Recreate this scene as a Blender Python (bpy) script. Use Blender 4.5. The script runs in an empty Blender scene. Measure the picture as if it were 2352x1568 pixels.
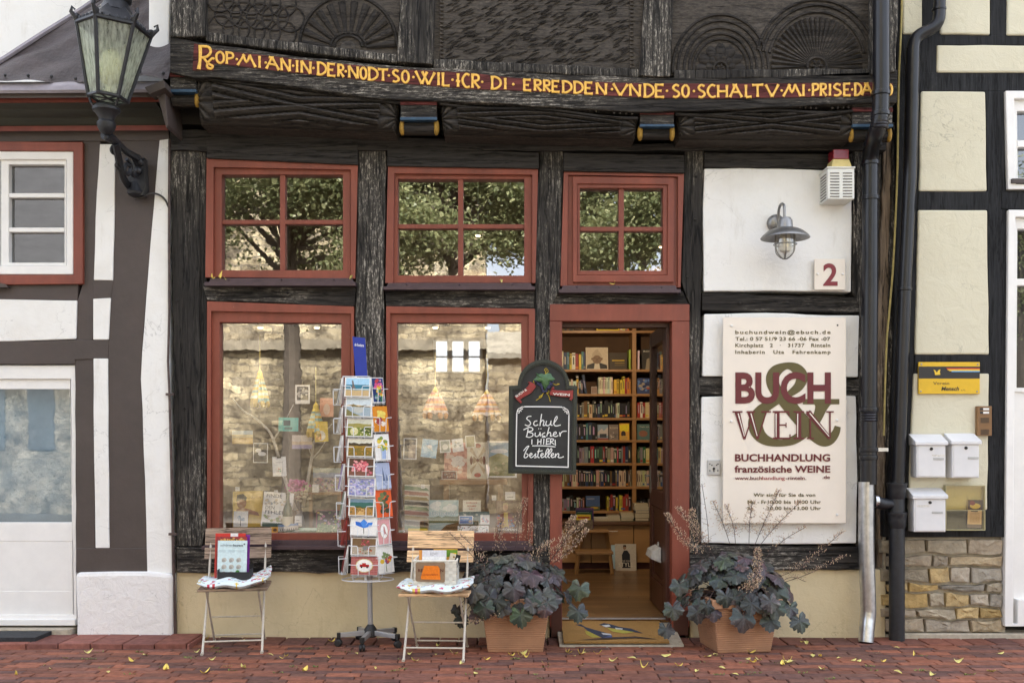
import bpy, math, random
from math import sin, cos, pi, radians, sqrt, atan2
from mathutils import Vector, Matrix
RND = random.Random(11)
sc = bpy.context.scene
# ------------------------------------------------------------------ camera, sky, sun, exposure
cd = bpy.data.cameras.new('camera'); cam = bpy.data.objects.new('camera', cd)
sc.collection.objects.link(cam); sc.camera = cam
cam.location = (0, -7.0, 1.336); cam.rotation_euler = (radians(90), 0, 0)
cd.lens = 36; cd.sensor_width = 36; cd.shift_y = 232/2352; cd.clip_end = 2000; cd.clip_start = .05
w = bpy.data.worlds.new('World'); sc.world = w; w.use_nodes = True
SUN_EL, SUN_AZ = radians(52), radians(12)
sky = w.node_tree.nodes.new('ShaderNodeTexSky'); sky.sky_type = 'NISHITA'; sky.sun_disc = False
sky.sun_elevation = SUN_EL; sky.sun_rotation = SUN_AZ; sky.dust_density = 5; sky.air_density = .8; sky.ozone_density = .7
bg = w.node_tree.nodes['Background']; bg.inputs['Strength'].default_value = .13
hs_ = w.node_tree.nodes.new('ShaderNodeHueSaturation'); hs_.inputs['Saturation'].default_value = .45   # thin cloud cover
w.node_tree.links.new(sky.outputs['Color'], hs_.inputs['Color']); w.node_tree.links.new(hs_.outputs['Color'], bg.inputs['Color'])
sl = bpy.data.lights.new('sun', 'SUN'); so = bpy.data.objects.new('sun', sl); sc.collection.objects.link(so)
sl.energy = 4.0; sl.angle = radians(12); sl.color = (1, .99, .95)
so.rotation_euler = (-(radians(90)-SUN_EL), 0, -SUN_AZ); so.location = (0, 8, 14)
sc.view_settings.view_transform = 'Standard'; sc.view_settings.look = 'None'
sc.view_settings.exposure = 2.93; sc.view_settings.gamma = 1
# ------------------------------------------------------------------ measuring and building helpers
S, DC, CX, HY, CZ = 336.0, 7.0, 1176.0, 1016.0, 1.336
def P(px, py, y=0.0):
    k = (DC+y)/DC
    return Vector(((px-CX)/S*k, y, CZ+(HY-py)/S*k))
def zc(scale, ox, oy):
    return lambda x, y: ((x/scale+ox)*.57422, (y/scale+oy)*.57422)
ORG = {}
def tag(o, label=None, cat=None, group=None, kind=None):
    if label: o['label'] = label
    if cat: o['category'] = cat
    if group: o['group'] = group
    if kind: o['kind'] = kind
    return o
def thing(name, label, cat, loc=(0, 0, 0), group=None):
    o = bpy.data.objects.new(name, None); sc.collection.objects.link(o)
    o.empty_display_size = .1; o.location = loc
    ORG[o.name] = Vector(loc); tag(o, label, cat, group); return o
def rough(poly, step=.07, amp=.004, rnd=RND):
    out = []
    n = len(poly)
    for i in range(n):
        a = Vector(poly[i]); b = Vector(poly[(i+1) % n]); L = (b-a).length
        m = max(1, int(L/step))
        for j in range(m):
            p = a.lerp(b, j/m)
            if j: p = p+Vector([rnd.uniform(-amp, amp) for _ in p])
            out.append(p)
    return out
class MB:
    def __init__(s): s.v = []; s.f = []; s.c = []; s.m = []; s.T = None; s.mi = 0
    def pt(s, p):
        p = Vector(p)
        if s.T is not None: p = s.T @ p
        s.v.append(p); return len(s.v)-1
    def face(s, idx, col=(1, 1, 1)):
        s.f.append(tuple(idx)); s.c.append(col); s.m.append(s.mi)
    def poly(s, pts, col=(1, 1, 1)): s.face([s.pt(p) for p in pts], col)
    def box(s, x0, x1, y0, y1, z0, z1, col=(1, 1, 1)):
        i = [s.pt(p) for p in ((x0,y0,z0),(x1,y0,z0),(x1,y1,z0),(x0,y1,z0),(x0,y0,z1),(x1,y0,z1),(x1,y1,z1),(x0,y1,z1))]
        for q in ((0,3,2,1),(4,5,6,7),(0,1,5,4),(1,2,6,5),(2,3,7,6),(3,0,4,7)): s.face([i[k] for k in q], col)
    def prism(s, pts, y0, y1, col=(1, 1, 1), side=None):
        # pts: (x,z) outline seen from the front (y0 nearer the street)
        pts = [(p[0], p[-1]) for p in pts]
        A = sum(pts[i][0]*pts[(i+1) % len(pts)][1]-pts[(i+1) % len(pts)][0]*pts[i][1] for i in range(len(pts)))
        if A < 0: pts = pts[::-1]
        n = len(pts); a = [s.pt((x, y0, z)) for x, z in pts]; b = [s.pt((x, y1, z)) for x, z in pts]
        s.face(a, col); s.face(b[::-1], side or col)
        for i in range(n): s.face((a[(i+1) % n], a[i], b[i], b[(i+1) % n]), side or col)
    def frame(s, o, i, y0, y1, col=(1, 1, 1)):
        # ring between outline o and hole i (same count, x,z)
        n = len(o); R = []
        for pts, y in ((o, y0), (i, y0), (o, y1), (i, y1)): R.append([s.pt((p[0], y, p[-1])) for p in pts])
        for k in range(n):
            q = (k+1) % n
            s.face((R[0][k], R[0][q], R[1][q], R[1][k]), col); s.face((R[2][q], R[2][k], R[3][k], R[3][q]), col)
            s.face((R[0][q], R[0][k], R[2][k], R[2][q]), col); s.face((R[1][k], R[1][q], R[3][q], R[3][k]), col)
    def tube(s, path, r, n=8, col=(1, 1, 1), flat=1.0, ref=None, closed=False, caps=True):
        P_ = [Vector(p) for p in path]; m = len(P_); rs = r if isinstance(r, (list, tuple)) else [r]*m
        prev = None; rings = []
        for k in range(m):
            if closed: t = P_[(k+1) % m]-P_[k-1]
            else: t = P_[min(k+1, m-1)]-P_[max(k-1, 0)]
            if t.length < 1e-9: t = Vector((0, 0, 1))
            t.normalize()
            if ref is not None: u = Vector(ref)
            elif prev is None: u = Vector((0, 1, 0)) if abs(t.y) < .9 else Vector((1, 0, 0))
            else: u = prev
            u = u-t*u.dot(t)
            if u.length < 1e-6: u = t.orthogonal()
            u.normalize(); prev = u; b = t.cross(u)
            rings.append([s.pt(P_[k]+(b*cos(2*pi*j/n)+u*(flat*sin(2*pi*j/n)))*rs[k]) for j in range(n)])
        for k in range(m if closed else m-1):
            A, B = rings[k], rings[(k+1) % m]
            for j in range(n): s.face((A[j], A[(j+1) % n], B[(j+1) % n], B[j]), col)
        if caps and not closed:
            s.face(rings[0][::-1], col); s.face(rings[-1], col)
    def lathe(s, prof, o=(0, 0, 0), n=20, col=(1, 1, 1), axis='z', ph=0):
        o = Vector(o); rings = []
        for r, h in prof:
            ring = []
            for j in range(n):
                a = 2*pi*j/n+ph
                d = {'z': (r*cos(a), r*sin(a), h), 'y': (r*cos(a), h, r*sin(a)), 'x': (h, r*cos(a), r*sin(a))}[axis]
                ring.append(s.pt(o+Vector(d)))
            rings.append(ring)
        for A, B in zip(rings, rings[1:]):
            for j in range(n): s.face((A[j], A[(j+1) % n], B[(j+1) % n], B[j]), col)
        s.face(rings[0][::-1], col); s.face(rings[-1], col)
    def ball(s, c, r, n=8, col=(1, 1, 1), sc_=(1, 1, 1)):
        c = Vector(c); m = max(4, n//2+1); rings = []
        for i in range(1, m):
            a = pi*i/m
            rings.append([s.pt(c+Vector((sin(a)*cos(2*pi*j/n)*r*sc_[0], sin(a)*sin(2*pi*j/n)*r*sc_[1], cos(a)*r*sc_[2]))) for j in range(n)])
        t = s.pt(c+Vector((0, 0, r*sc_[2]))); b = s.pt(c-Vector((0, 0, r*sc_[2])))
        for j in range(n):
            s.face((t, rings[0][j], rings[0][(j+1) % n]), col); s.face((b, rings[-1][(j+1) % n], rings[-1][j]), col)
        for A, B in zip(rings, rings[1:]):
            for j in range(n): s.face((A[j], B[j], B[(j+1) % n], A[(j+1) % n]), col)
    def grid(s, fn, nu, nv, col=(1, 1, 1), colfn=None, flip=False):
        I = [[s.pt(fn(i/nu, j/nv)) for i in range(nu+1)] for j in range(nv+1)]
        for j in range(nv):
            for i in range(nu):
                q = (I[j][i], I[j][i+1], I[j+1][i+1], I[j+1][i])
                s.face(q[::-1] if flip else q, colfn((i+.5)/nu, (j+.5)/nv) if colfn else col)
    def text(s, body, x0, x1, z0, cap, y, col=(0, 0, 0), bold=0.0, spacing=1.0, shear=0, word=1.0, rot=0):
        V, F, hcap = text_mesh(body, bold, spacing, shear, word)
        if not V: return
        mx0 = min(v[0] for v in V); mx1 = max(v[0] for v in V)
        sx = (x1-x0)/(mx1-mx0); sz = cap/hcap
        b = len(s.v); ca, sa = cos(rot), sin(rot)
        for v in V:
            dx = (v[0]-mx0)*sx; dz = v[1]*sz
            s.pt((x0+dx*ca-dz*sa, y, z0+dx*sa+dz*ca))
        for f in F: s.face([b+k for k in f], col)
    def build(s, name, mats, parent=None, smooth=False, bevel=0, loc=None, local=False, sub=0, angle=38):
        me = bpy.data.meshes.new(name)
        if parent is not None: org = ORG[parent.name]
        elif loc is not None: org = Vector(loc)
        elif local: org = Vector((0, 0, 0))
        else:
            xs = [p.x for p in s.v]; ys = [p.y for p in s.v]; zs = [p.z for p in s.v]
            org = Vector(((min(xs)+max(xs))/2, (min(ys)+max(ys))/2, min(zs)))
        off = Vector((0, 0, 0)) if local else org
        me.from_pydata([tuple(p-off) for p in s.v], [], s.f)
        at = me.color_attributes.new('Col', 'FLOAT_COLOR', 'CORNER'); buf = []
        for p, c in zip(me.polygons, s.c): buf += [c[0], c[1], c[2], 1.0]*p.loop_total
        at.data.foreach_set('color', buf)
        if not isinstance(mats, (list, tuple)): mats = [mats]
        for m in mats: me.materials.append(m)
        if len(mats) > 1: me.polygons.foreach_set('material_index', s.m)
        if smooth:
            me.polygons.foreach_set('use_smooth', [True]*len(me.polygons)); me.set_sharp_from_angle(angle=radians(angle))
        me.update()
        o = bpy.data.objects.new(name, me); sc.collection.objects.link(o)
        if parent is not None: o.parent = parent; ORG[o.name] = ORG[parent.name]
        else: o.location = Vector((0, 0, 0)) if local else org; ORG[o.name] = Vector((0, 0, 0)) if local else org
        if bevel:
            b = o.modifiers.new('bevel', 'BEVEL'); b.width = bevel; b.segments = 2; b.limit_method = 'ANGLE'; b.angle_limit = radians(50)
            b.harden_normals = False
        if sub:
            q = o.modifiers.new('sub', 'SUBSURF'); q.levels = q.render_levels = sub
        return o
_TX = {}
def text_mesh(body, bold, spacing, shear, word):
    key = (body, bold, spacing, shear, word)
    if key in _TX: return _TX[key]
    def make(b):
        cu = bpy.data.curves.new('t', 'FONT'); cu.body = b; cu.size = 1; cu.offset = bold
        cu.space_character = spacing; cu.space_word = word; cu.shear = shear; cu.resolution_u = 4
        o = bpy.data.objects.new('t', cu); sc.collection.objects.link(o)
        dg = bpy.context.evaluated_depsgraph_get(); me = bpy.data.meshes.new_from_object(o.evaluated_get(dg))
        V = [(v.co.x, v.co.y) for v in me.vertices]; F = [tuple(p.vertices) for p in me.polygons]
        bpy.data.objects.remove(o); bpy.data.curves.remove(cu); bpy.data.meshes.remove(me); return V, F
    V, F = make(body)
    hv, _ = make('H'); hc = max(v[1] for v in hv)
    _TX[key] = (V, F, hc); return _TX[key]
def bez(pts, n=6):
    # Catmull-Rom through the points
    p = [Vector(q) for q in pts]; out = []
    for i in range(len(p)-1):
        a, b, c, d = p[max(i-1, 0)], p[i], p[i+1], p[min(i+2, len(p)-1)]
        for k in range(n):
            t = k/n
            out.append(.5*((2*b)+(c-a)*t+(2*a-5*b+4*c-d)*t*t+(3*b-a-3*c+d)*t**3))
    out.append(p[-1]); return out
def Q(pts, y=0.0): return [P(a, b, y) for a, b in pts]
# ------------------------------------------------------------------ materials
def node_mat(name):
    m = bpy.data.materials.new(name); m.use_nodes = True; nt = m.node_tree
    b = nt.nodes['Principled BSDF']; return m, nt, nt.nodes, nt.links, b
def _noise(nt, vec, scale, detail=6, rough_=.6, dist=0):
    n = nt.nodes.new('ShaderNodeTexNoise'); n.inputs['Scale'].default_value = scale
    n.inputs['Detail'].default_value = detail; n.inputs['Roughness'].default_value = rough_; n.inputs['Distortion'].default_value = dist
    if vec is not None: nt.links.new(vec, n.inputs['Vector'])
    return n.outputs['Fac']
def _ramp(nt, fac, a, b, ca=(0, 0, 0, 1), cb=(1, 1, 1, 1)):
    r = nt.nodes.new('ShaderNodeValToRGB'); r.color_ramp.elements[0].position = a; r.color_ramp.elements[1].position = b
    r.color_ramp.elements[0].color = ca; r.color_ramp.elements[1].color = cb; nt.links.new(fac, r.inputs['Fac']); return r.outputs['Color']
def _math(nt, op, a, b=None):
    n = nt.nodes.new('ShaderNodeMath'); n.operation = op
    for i, v in enumerate((a, b)):
        if v is None: continue
        if isinstance(v, (int, float)): n.inputs[i].default_value = v
        else: nt.links.new(v, n.inputs[i])
    return n.outputs[0]
def _mix(nt, fac, a, b, mode='MIX'):
    n = nt.nodes.new('ShaderNodeMix'); n.data_type = 'RGBA'; n.blend_type = mode
    for i, v in ((0, fac), (6, a), (7, b)):
        if isinstance(v, (int, float)): n.inputs[i].default_value = v
        elif isinstance(v, tuple): n.inputs[i].default_value = (*v[:3], 1)
        else: nt.links.new(v, n.inputs[i])
    return n.outputs[2]
def _vec(nt, scale=(1, 1, 1)):
    t = nt.nodes.new('ShaderNodeTexCoord'); mp = nt.nodes.new('ShaderNodeMapping'); mp.inputs['Scale'].default_value = scale
    nt.links.new(t.outputs['Object'], mp.inputs['Vector']); return mp.outputs['Vector']
def _bump(nt, b, h, strength, dist=.01):
    n = nt.nodes.new('ShaderNodeBump'); n.inputs['Strength'].default_value = strength; n.inputs['Distance'].default_value = dist
    nt.links.new(h, n.inputs['Height']); nt.links.new(n.outputs['Normal'], b.inputs['Normal'])
def M(name, col=None, rough_=.6, var=.15, vs=9, bump=0, bs=60, metal=0, stretch=(1, 1, 1), spec=.5, bd=.004, chip=0):
    """plain material; col None = the mesh's own colour attribute; var = how uneven the colour is"""
    m, nt, N, L, b = node_mat(name)
    v = _vec(nt, stretch); f = _noise(nt, v, vs, 8, .65)
    if col is None:
        a = N.new('ShaderNodeVertexColor'); a.layer_name = 'Col'; base = a.outputs['Color']
    else:
        r = N.new('ShaderNodeRGB'); r.outputs[0].default_value = (*col, 1); base = r.outputs[0]
    g = _ramp(nt, f, .3, .7, (1-var, 1-var, 1-var, 1), (1+var, 1+var, 1+var, 1))
    cc = _mix(nt, 1.0, base, g, 'MULTIPLY')
    if chip:
        vo = _vec(nt, (1, 1, .5)); cc = _mix(nt, _math(nt, 'MULTIPLY', _ramp(nt, _noise(nt, vo, 60, 8, .75), .64, .68), chip), cc, (.08, .05, .04)); cc = _mix(nt, _math(nt, 'MULTIPLY', _ramp(nt, _noise(nt, vo, 95, 6, .7), .69, .72), chip), cc, (.5, .4, .36)); cc = _mix(nt, _math(nt, 'MULTIPLY', _ramp(nt, _noise(nt, vo, 5, 6, .7), .5, .75), chip*.7), cc, (.12, .035, .025))
    L.new(cc, b.inputs['Base Color'])
    b.inputs['Roughness'].default_value = rough_; b.inputs['Metallic'].default_value = metal; b.inputs['Specular IOR Level'].default_value = spec
    if bump: _bump(nt, b, _noise(nt, v, bs, 8, .6), bump, bd)
    return m
def wood(name, dark, pale, grain='z', worn=.5, bump=.8, big=2.2, thr=.5, fine=70, edge=0):
    m, nt, N, L, b = node_mat(name)
    sc_ = {'z': (1, 1, .06), 'x': (.06, 1, 1), 'y': (1, .06, 1)}[grain]; half = {'z': (1, 1, .3), 'x': (.3, 1, 1), 'y': (1, .3, 1)}[grain]
    v = _vec(nt, sc_); f = _noise(nt, v, fine, 10, .75, .4); f2 = _noise(nt, _vec(nt, half), big, 6, .65); f3 = _noise(nt, _vec(nt, half), 80, 8, .78, .3)
    c0 = _mix(nt, _ramp(nt, f, .32, .68), tuple(.35*x for x in dark), tuple(2.1*x for x in dark))
    grey = _math(nt, 'MULTIPLY', _ramp(nt, f2, thr-.06, thr+.16), _ramp(nt, f, .40, .62))
    c0 = _mix(nt, _math(nt, 'MULTIPLY', grey, .5*worn), c0, tuple(.5*x for x in pale))
    flake = _math(nt, 'MULTIPLY', _ramp(nt, f3, .515, .565), _ramp(nt, f, .46, .53))
    c = _mix(nt, _math(nt, 'MULTIPLY', _math(nt, 'MULTIPLY', flake, _ramp(nt, f2, thr, thr+.13)), worn), c0, pale)
    ck = _math(nt, 'ABSOLUTE', _math(nt, 'SUBTRACT', _noise(nt, v, fine*.22, 5, .6, .3), .5)); crack = _ramp(nt, ck, .004, .022)
    c = _mix(nt, 1.0, c, _mix(nt, crack, (.3, .3, .3), (1, 1, 1)), 'MULTIPLY')
    if edge:
        ge = N.new('ShaderNodeNewGeometry'); c = _mix(nt, _math(nt, 'MULTIPLY', _math(nt, 'MULTIPLY', _ramp(nt, ge.outputs['Pointiness'], .5, .58), _ramp(nt, f3, .35, .6)), edge), c, pale)
    L.new(c, b.inputs['Base Color']); b.inputs['Roughness'].default_value = .75; b.inputs['Specular IOR Level'].default_value = .22
    h = _math(nt, 'ADD', _math(nt, 'MULTIPLY', f, .6), _math(nt, 'MULTIPLY', crack, .5)); _bump(nt, b, h, bump, .008)
    return m
def plaster(name, col, b1=.35, scale=14, stain=(.5, .42, .3), amt=.25, dist=.01):
    m, nt, N, L, b = node_mat(name); v = _vec(nt)
    n1 = _noise(nt, v, scale, 8, .6, .6); n2 = _noise(nt, v, 2.3, 7, .65); n3 = _noise(nt, v, 120, 3, .6)
    c = _mix(nt, _math(nt, 'MULTIPLY', _ramp(nt, n2, .48, .8), amt), col, tuple(x*y for x, y in zip(col, (stain[0]+.3, stain[1]+.3, stain[2]+.3))))
    sp = _ramp(nt, _noise(nt, v, 38, 4, .7), .70, .76)
    c = _mix(nt, _math(nt, 'MULTIPLY', sp, .25), c, tuple(x*.45 for x in col))
    hc = _ramp(nt, _math(nt, 'ABSOLUTE', _math(nt, 'SUBTRACT', _noise(nt, v, 2.6, 6, .55, .5), .5)), .0, .004, (1, 1, 1, 1), (0, 0, 0, 1)); c = _mix(nt, _math(nt, 'MULTIPLY', _math(nt, 'MULTIPLY', hc, _ramp(nt, _noise(nt, v, 1.7, 3, .5), .48, .58)), .5), c, tuple(x*.35 for x in col))
    dirt = _ramp(nt, _noise(nt, _vec(nt, (1, 1, .22)), 9, 7, .75), .56, .74); c = _mix(nt, _math(nt, 'MULTIPLY', dirt, amt*.8), c, tuple(x*y for x, y in zip(col, (.62, .58, .5))))
    L.new(c, b.inputs['Base Color']); b.inputs['Roughness'].default_value = .9; b.inputs['Specular IOR Level'].default_value = .2
    _bump(nt, b, _math(nt, 'ADD', n1, _math(nt, 'MULTIPLY', n3, .15)), b1, dist)
    return m
def glassy(name, refl=.33, tint=(1, 1, 1), wave=.010):
    m, nt, N, L, b = node_mat(name); N.remove(b); out = N['Material Output']
    t = N.new('ShaderNodeBsdfTransparent'); t.inputs['Color'].default_value = (*tint, 1)
    g = N.new('ShaderNodeBsdfGlossy'); g.inputs['Roughness'].default_value = 0; g.inputs['Color'].default_value = (1, 1, 1, 1)
    mx = N.new('ShaderNodeMixShader'); mx.inputs[0].default_value = refl
    bp = N.new('ShaderNodeBump'); bp.inputs['Strength'].default_value = wave; bp.inputs['Distance'].default_value = .02
    L.new(_noise(nt, _vec(nt), 7, 3, .5), bp.inputs['Height']); L.new(bp.outputs['Normal'], g.inputs['Normal'])
    L.new(t.outputs[0], mx.inputs[1]); L.new(g.outputs[0], mx.inputs[2]); L.new(mx.outputs[0], out.inputs['Surface']); return m
def glow(name, col, st):
    m, nt, N, L, b = node_mat(name); b.inputs['Emission Color'].default_value = (*col, 1); b.inputs['Emission Strength'].default_value = st; return m
PALE = (.44, .40, .34)
MT = dict(
    post=wood('weathered_oak_upright', (.0175, .0155, .0138), PALE, 'z', .95, .9, 1.8, .45),
    beam=wood('weathered_oak_beam', (.0165, .0142, .0125), PALE, 'x', .9, .9, 1.8, .47),
    carve=wood('carved_oak', (.023, .0198, .0172), (.2, .17, .14), 'x', .4, .7, 2.5, .52, 70, .32),
    board=wood('dark_oak_board', (.026, .0235, .022), (.15, .14, .13), 'x', .2, .35, 2, .55),
    lightwood=wood('bleached_oak', (.16, .12, .085), (.45, .38, .3), 'z', .6, .8, 2.5, .45),
    brown=M('brown_painted_timber', (.062, .047, .041), .6, .16, 4, .3, 22, chip=.12, bd=.008),
    slate=wood('black_painted_timber', (.014, .0145, .016), (.08, .08, .08), 'z', .35, .3, 3, .55),
    red=M('red_brown_frame_paint', (.205, .047, .026), .5, .24, 6, .2, 50, stretch=(1, 1, .25), chip=.5),
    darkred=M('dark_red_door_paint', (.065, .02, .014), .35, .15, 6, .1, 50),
    white=plaster('white_limewash', (.8, .795, .77), .45, 9, (.45, .4, .33), .45, .016),
    roughwhite=plaster('white_plinth_render', (.8, .79, .78), .55, 16, (.5, .45, .4), .2, .02),
    cream=plaster('cream_render', (.64, .605, .47), .5, 9, (.5, .45, .4), .2, .02),
    plinth=plaster('sand_render', (.66, .56, .36), .4, 18, (.3, .27, .2), .45, .012),
    paintwhite=M('white_gloss_paint', (.78, .77, .75), .4, .05, 7, .06, 30),
    sill=M('aubergine_metal_sill', (.07, .045, .055), .4, .2, 12, 0, metal=.3),
    glass=glassy('window_glass', .26), thin=glassy('clear_pane', .2), bluish=glassy('shop_door_glass', .15, (.66, .75, .8), .008),
    dark=M('dark_lining', (.02, .017, .014), .8, .2), print=M('printed_paper', None, .5, .14, 70, spec=.3),
    paint=M('sign_colours', None, .45, .05, 20), plastic=M('coloured_plastic', None, .35, .06, 20),
    cloth=M('printed_cotton', None, .9, .08, 40, .2, 90), iron=M('black_cast_iron', (.02, .021, .025), .45, .3, 30, .25, 70, .2),
    pipe=M('black_pipe_paint', (.012, .012, .015), .3, .3, 8, .06, 30, 0, spec=.4), zinc=M('galvanised_zinc', (.5, .51, .52), .3, .25, 14, .06, 30, .9),
    steel=M('brushed_steel', (.27, .265, .255), .42, .2, 30, .05, 80, .92, (1, 1, .2)), alu=M('grey_aluminium', (.42, .43, .45), .4, .08, 20, 0, metal=.6),
    wire=M('white_coated_wire', (.72, .74, .76), .4, .08, 20), black=M('black_rubber', (.012, .012, .013), .5, .2, 20),
    slat=wood('weathered_slat', (.27, .195, .14), (.45, .37, .3), 'x', .5, .4, 3, .4), slatnew=wood('pine_slat', (.62, .41, .23), (.75, .55, .36), 'x', .4, .2, 3, .5),
    chairmetal=M('cream_enamel_steel', (.56, .51, .43), .45, .18, 25, .1, 40), shelf=M('honey_shelf_wood', (.32, .16, .055), .45, .2, 6, .06, 40, stretch=(.2, 1, 1)),
    cabinet=M('oak_cabinet_front', (.33, .18, .07), .45, .16, 5, .05, 40, stretch=(.15, 1, 1)), terracotta=M('terracotta_plastic', (.36, .19, .105), .65, .2, 5, .12, 120),
    leaf=M('purple_leaf', None, .42, .35, 45, .7, 60, bd=.006, spec=.45), stem=M('dark_stem', (.05, .028, .024), .6, .3, 40), seed=M('dry_seedhead', None, .8, .2, 60),
    stone=M('sandstone_block', None, .9, .3, 14, .8, 30, bd=.02), mortar=M('lime_mortar', (.42, .37, .29), .95, .2, 25, .6, 60, bd=.01),
    brick=M('clinker_brick', None, .85, .32, 18, .35, 90, bd=.004, spec=.15), joint=M('sandy_joint', (.05, .043, .035), .95, .4, 60, .5, 120),
    coir=M('coir_mat', None, .95, .35, 160, 1, 260, bd=.006), gold=M('gold_leaf_paint', (.78, .46, .085), .42, .25, 60, .25, 120, .15),
    band=wood('red_painted_beam', (.085, .022, .02), (.16, .08, .07), 'x', .3, .5, 3, .6), chalk=M('chalk', (.78, .78, .76), .95, .15, 90),
    slatebd=M('chalkboard_black', (.017, .018, .019), .6, .55, 6, .05, 20), greenfr=M('dark_green_frame_paint', (.012, .02, .018), .35, .2, 20, .1, 40),
    roof=M('brown_roof_felt', (.05, .037, .036), .6, .35, 5, .8, 9, bd=.04), gutter=M('grey_lead_flashing', (.25, .225, .25), .45, .3, 6, .1, 20),
    olive=M('dark_olive_cove', (.03, .032, .022), .5, .5, 5, .08, 20, stretch=(.2, 1, 1)), eaves=M('eaves_red_paint', (.17, .035, .022), .5, .2, 12),
    )
def frosted(name):
    m, nt, N, L, b = node_mat(name); v = _vec(nt, (1, 1, .12))
    b.inputs['Base Color'].default_value = (.72, .76, .66, 1); b.inputs['Roughness'].default_value = .25; b.inputs['Transmission Weight'].default_value = .0
    t = N.new('ShaderNodeBsdfTransparent'); t.inputs['Color'].default_value = (.8, .85, .72, 1)
    tl = N.new('ShaderNodeBsdfTranslucent'); tl.inputs['Color'].default_value = (.75, .8, .68, 1)
    m1 = N.new('ShaderNodeMixShader'); m1.inputs[0].default_value = .55; m2 = N.new('ShaderNodeMixShader')
    L.new(_ramp(nt, _noise(nt, v, 60, 4, .6), .35, .65, (.25, .25, .25, 1), (.7, .7, .7, 1)), m2.inputs[0])
    L.new(b.outputs[0], m1.inputs[1]); L.new(tl.outputs[0], m1.inputs[2]); L.new(t.outputs[0], m2.inputs[1]); L.new(m1.outputs[0], m2.inputs[2])
    _bump(nt, b, _noise(nt, v, 60, 4, .6), .6, .01)
    L.new(m2.outputs[0], N['Material Output'].inputs['Surface']); return m
MT['frost'] = frosted('ribbed_lantern_glass')
# ================================================================== SETTING
def structure(name, mb, mats, **k): return tag(mb.build(name, mats, **k), kind='structure')
g = MB(); g.box(-60, 60, -40, 30, -.35, -.022); structure('ground', g, MT['joint'], loc=(0, 0, 0))
# ---- brick pavement: every clinker laid with its own tilt and tone
g = MB(); r = random.Random(3)
def clinker(x0, x1, y0, y1, z, tone=None):
    t = tone or r.choice([(.2, .083, .056), (.235, .094, .06), (.17, .076, .054), (.14, .072, .056), (.265, .103, .064), (.19, .087, .065), (.12, .064, .054)])
    k = r.uniform(.85, 1.15); c = tuple(k*q for q in t); dz = r.uniform(-.002, .002); a, b2 = r.uniform(-.0015, .0015), r.uniform(-.0015, .0015); e = .004
    h = [z+dz+a, z+dz-a, z+dz-a+b2, z+dz+a+b2]
    lo = [g.pt(p) for p in ((x0, y0, z-.05), (x1, y0, z-.05), (x1, y1, z-.05), (x0, y1, z-.05))]
    md = [g.pt((p[0], p[1], h[i]-e)) for i, p in enumerate(((x0, y0), (x1, y0), (x1, y1), (x0, y1)))]
    tp = [g.pt((p[0], p[1], h[i])) for i, p in enumerate(((x0+e, y0+e), (x1-e, y0+e), (x1-e, y1-e), (x0+e, y1-e)))]
    g.face(tp, c)
    for i in range(4):
        q = (i+1) % 4; g.face((lo[i], lo[q], md[q], md[i]), c); g.face((md[i], md[q], tp[q], tp[i]), c)
row = 0; y = -.235; BW, BL, GAP = .069, .205, .0065
while y > -2.3:
    x = -3.9+(.5*BL if row % 2 else 0)+r.uniform(-.03, .03)
    while x < 3.9:
        L_ = BL*r.uniform(.95, 1.06); clinker(x, x+L_, y-BW, y, 0); x += L_+GAP
    y -= BW+GAP; row += 1
x = -2.32
while x < 4.6:            # soldier course along the house wall
    W_ = r.uniform(.115, .16)
    clinker(x, x+W_, -.225, .02, .003, r.choice([(.17, .075, .055), (.15, .07, .055), (.2, .08, .055), (.13, .064, .053)])); x += W_+.01
structure('brick_paving', g, MT['brick'], loc=(0, 0, 0))
g = MB(); x = -4.6         # raised apron in front of the white shop door
while x < -2.1:
    W_ = .2
    clinker(x, min(x+W_, -2.09), -.37, -.02, .035, r.choice([(.23, .095, .075), (.2, .085, .07), (.25, .1, .075)])); x += W_+.008
structure('brick_apron', g, MT['brick'], loc=(-3, 0, 0))
g = MB(); g.box(-4.6, -2.99, -.06, .3, -.02, .075); structure('door_step', g, MT['mortar'], bevel=.008)
g = MB(); g.box(2.66, 4.6, -.02, .3, -.02, .035); structure('kerb_strip', g, MT['mortar'], bevel=.008)
g = MB(); g.poly([(-60, -60, -.03), (60, -60, -.03), (60, -2.3, -.03), (-60, -2.3, -.03)]); structure('street', g, M('street_bricks', (.13, .092, .075), .8, .3, 3), loc=(0, -10, 0))
# ================================================================== BOOKSHOP HOUSE
BH = thing('bookshop_house', 'old black timber framed bookshop with carved upper storey and red brown windows', 'house', (0, .1, 0))
def beam(name, pts, y0, y1, m, parent=BH, amp=.005, bevel=.006, step=.09):
    q = rough([(p.x, p.z) for p in Q(pts, y0)], step, amp); b = MB(); b.prism(q, y0, y1); return b.build(name, MT[m], parent, bevel=bevel)
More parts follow.
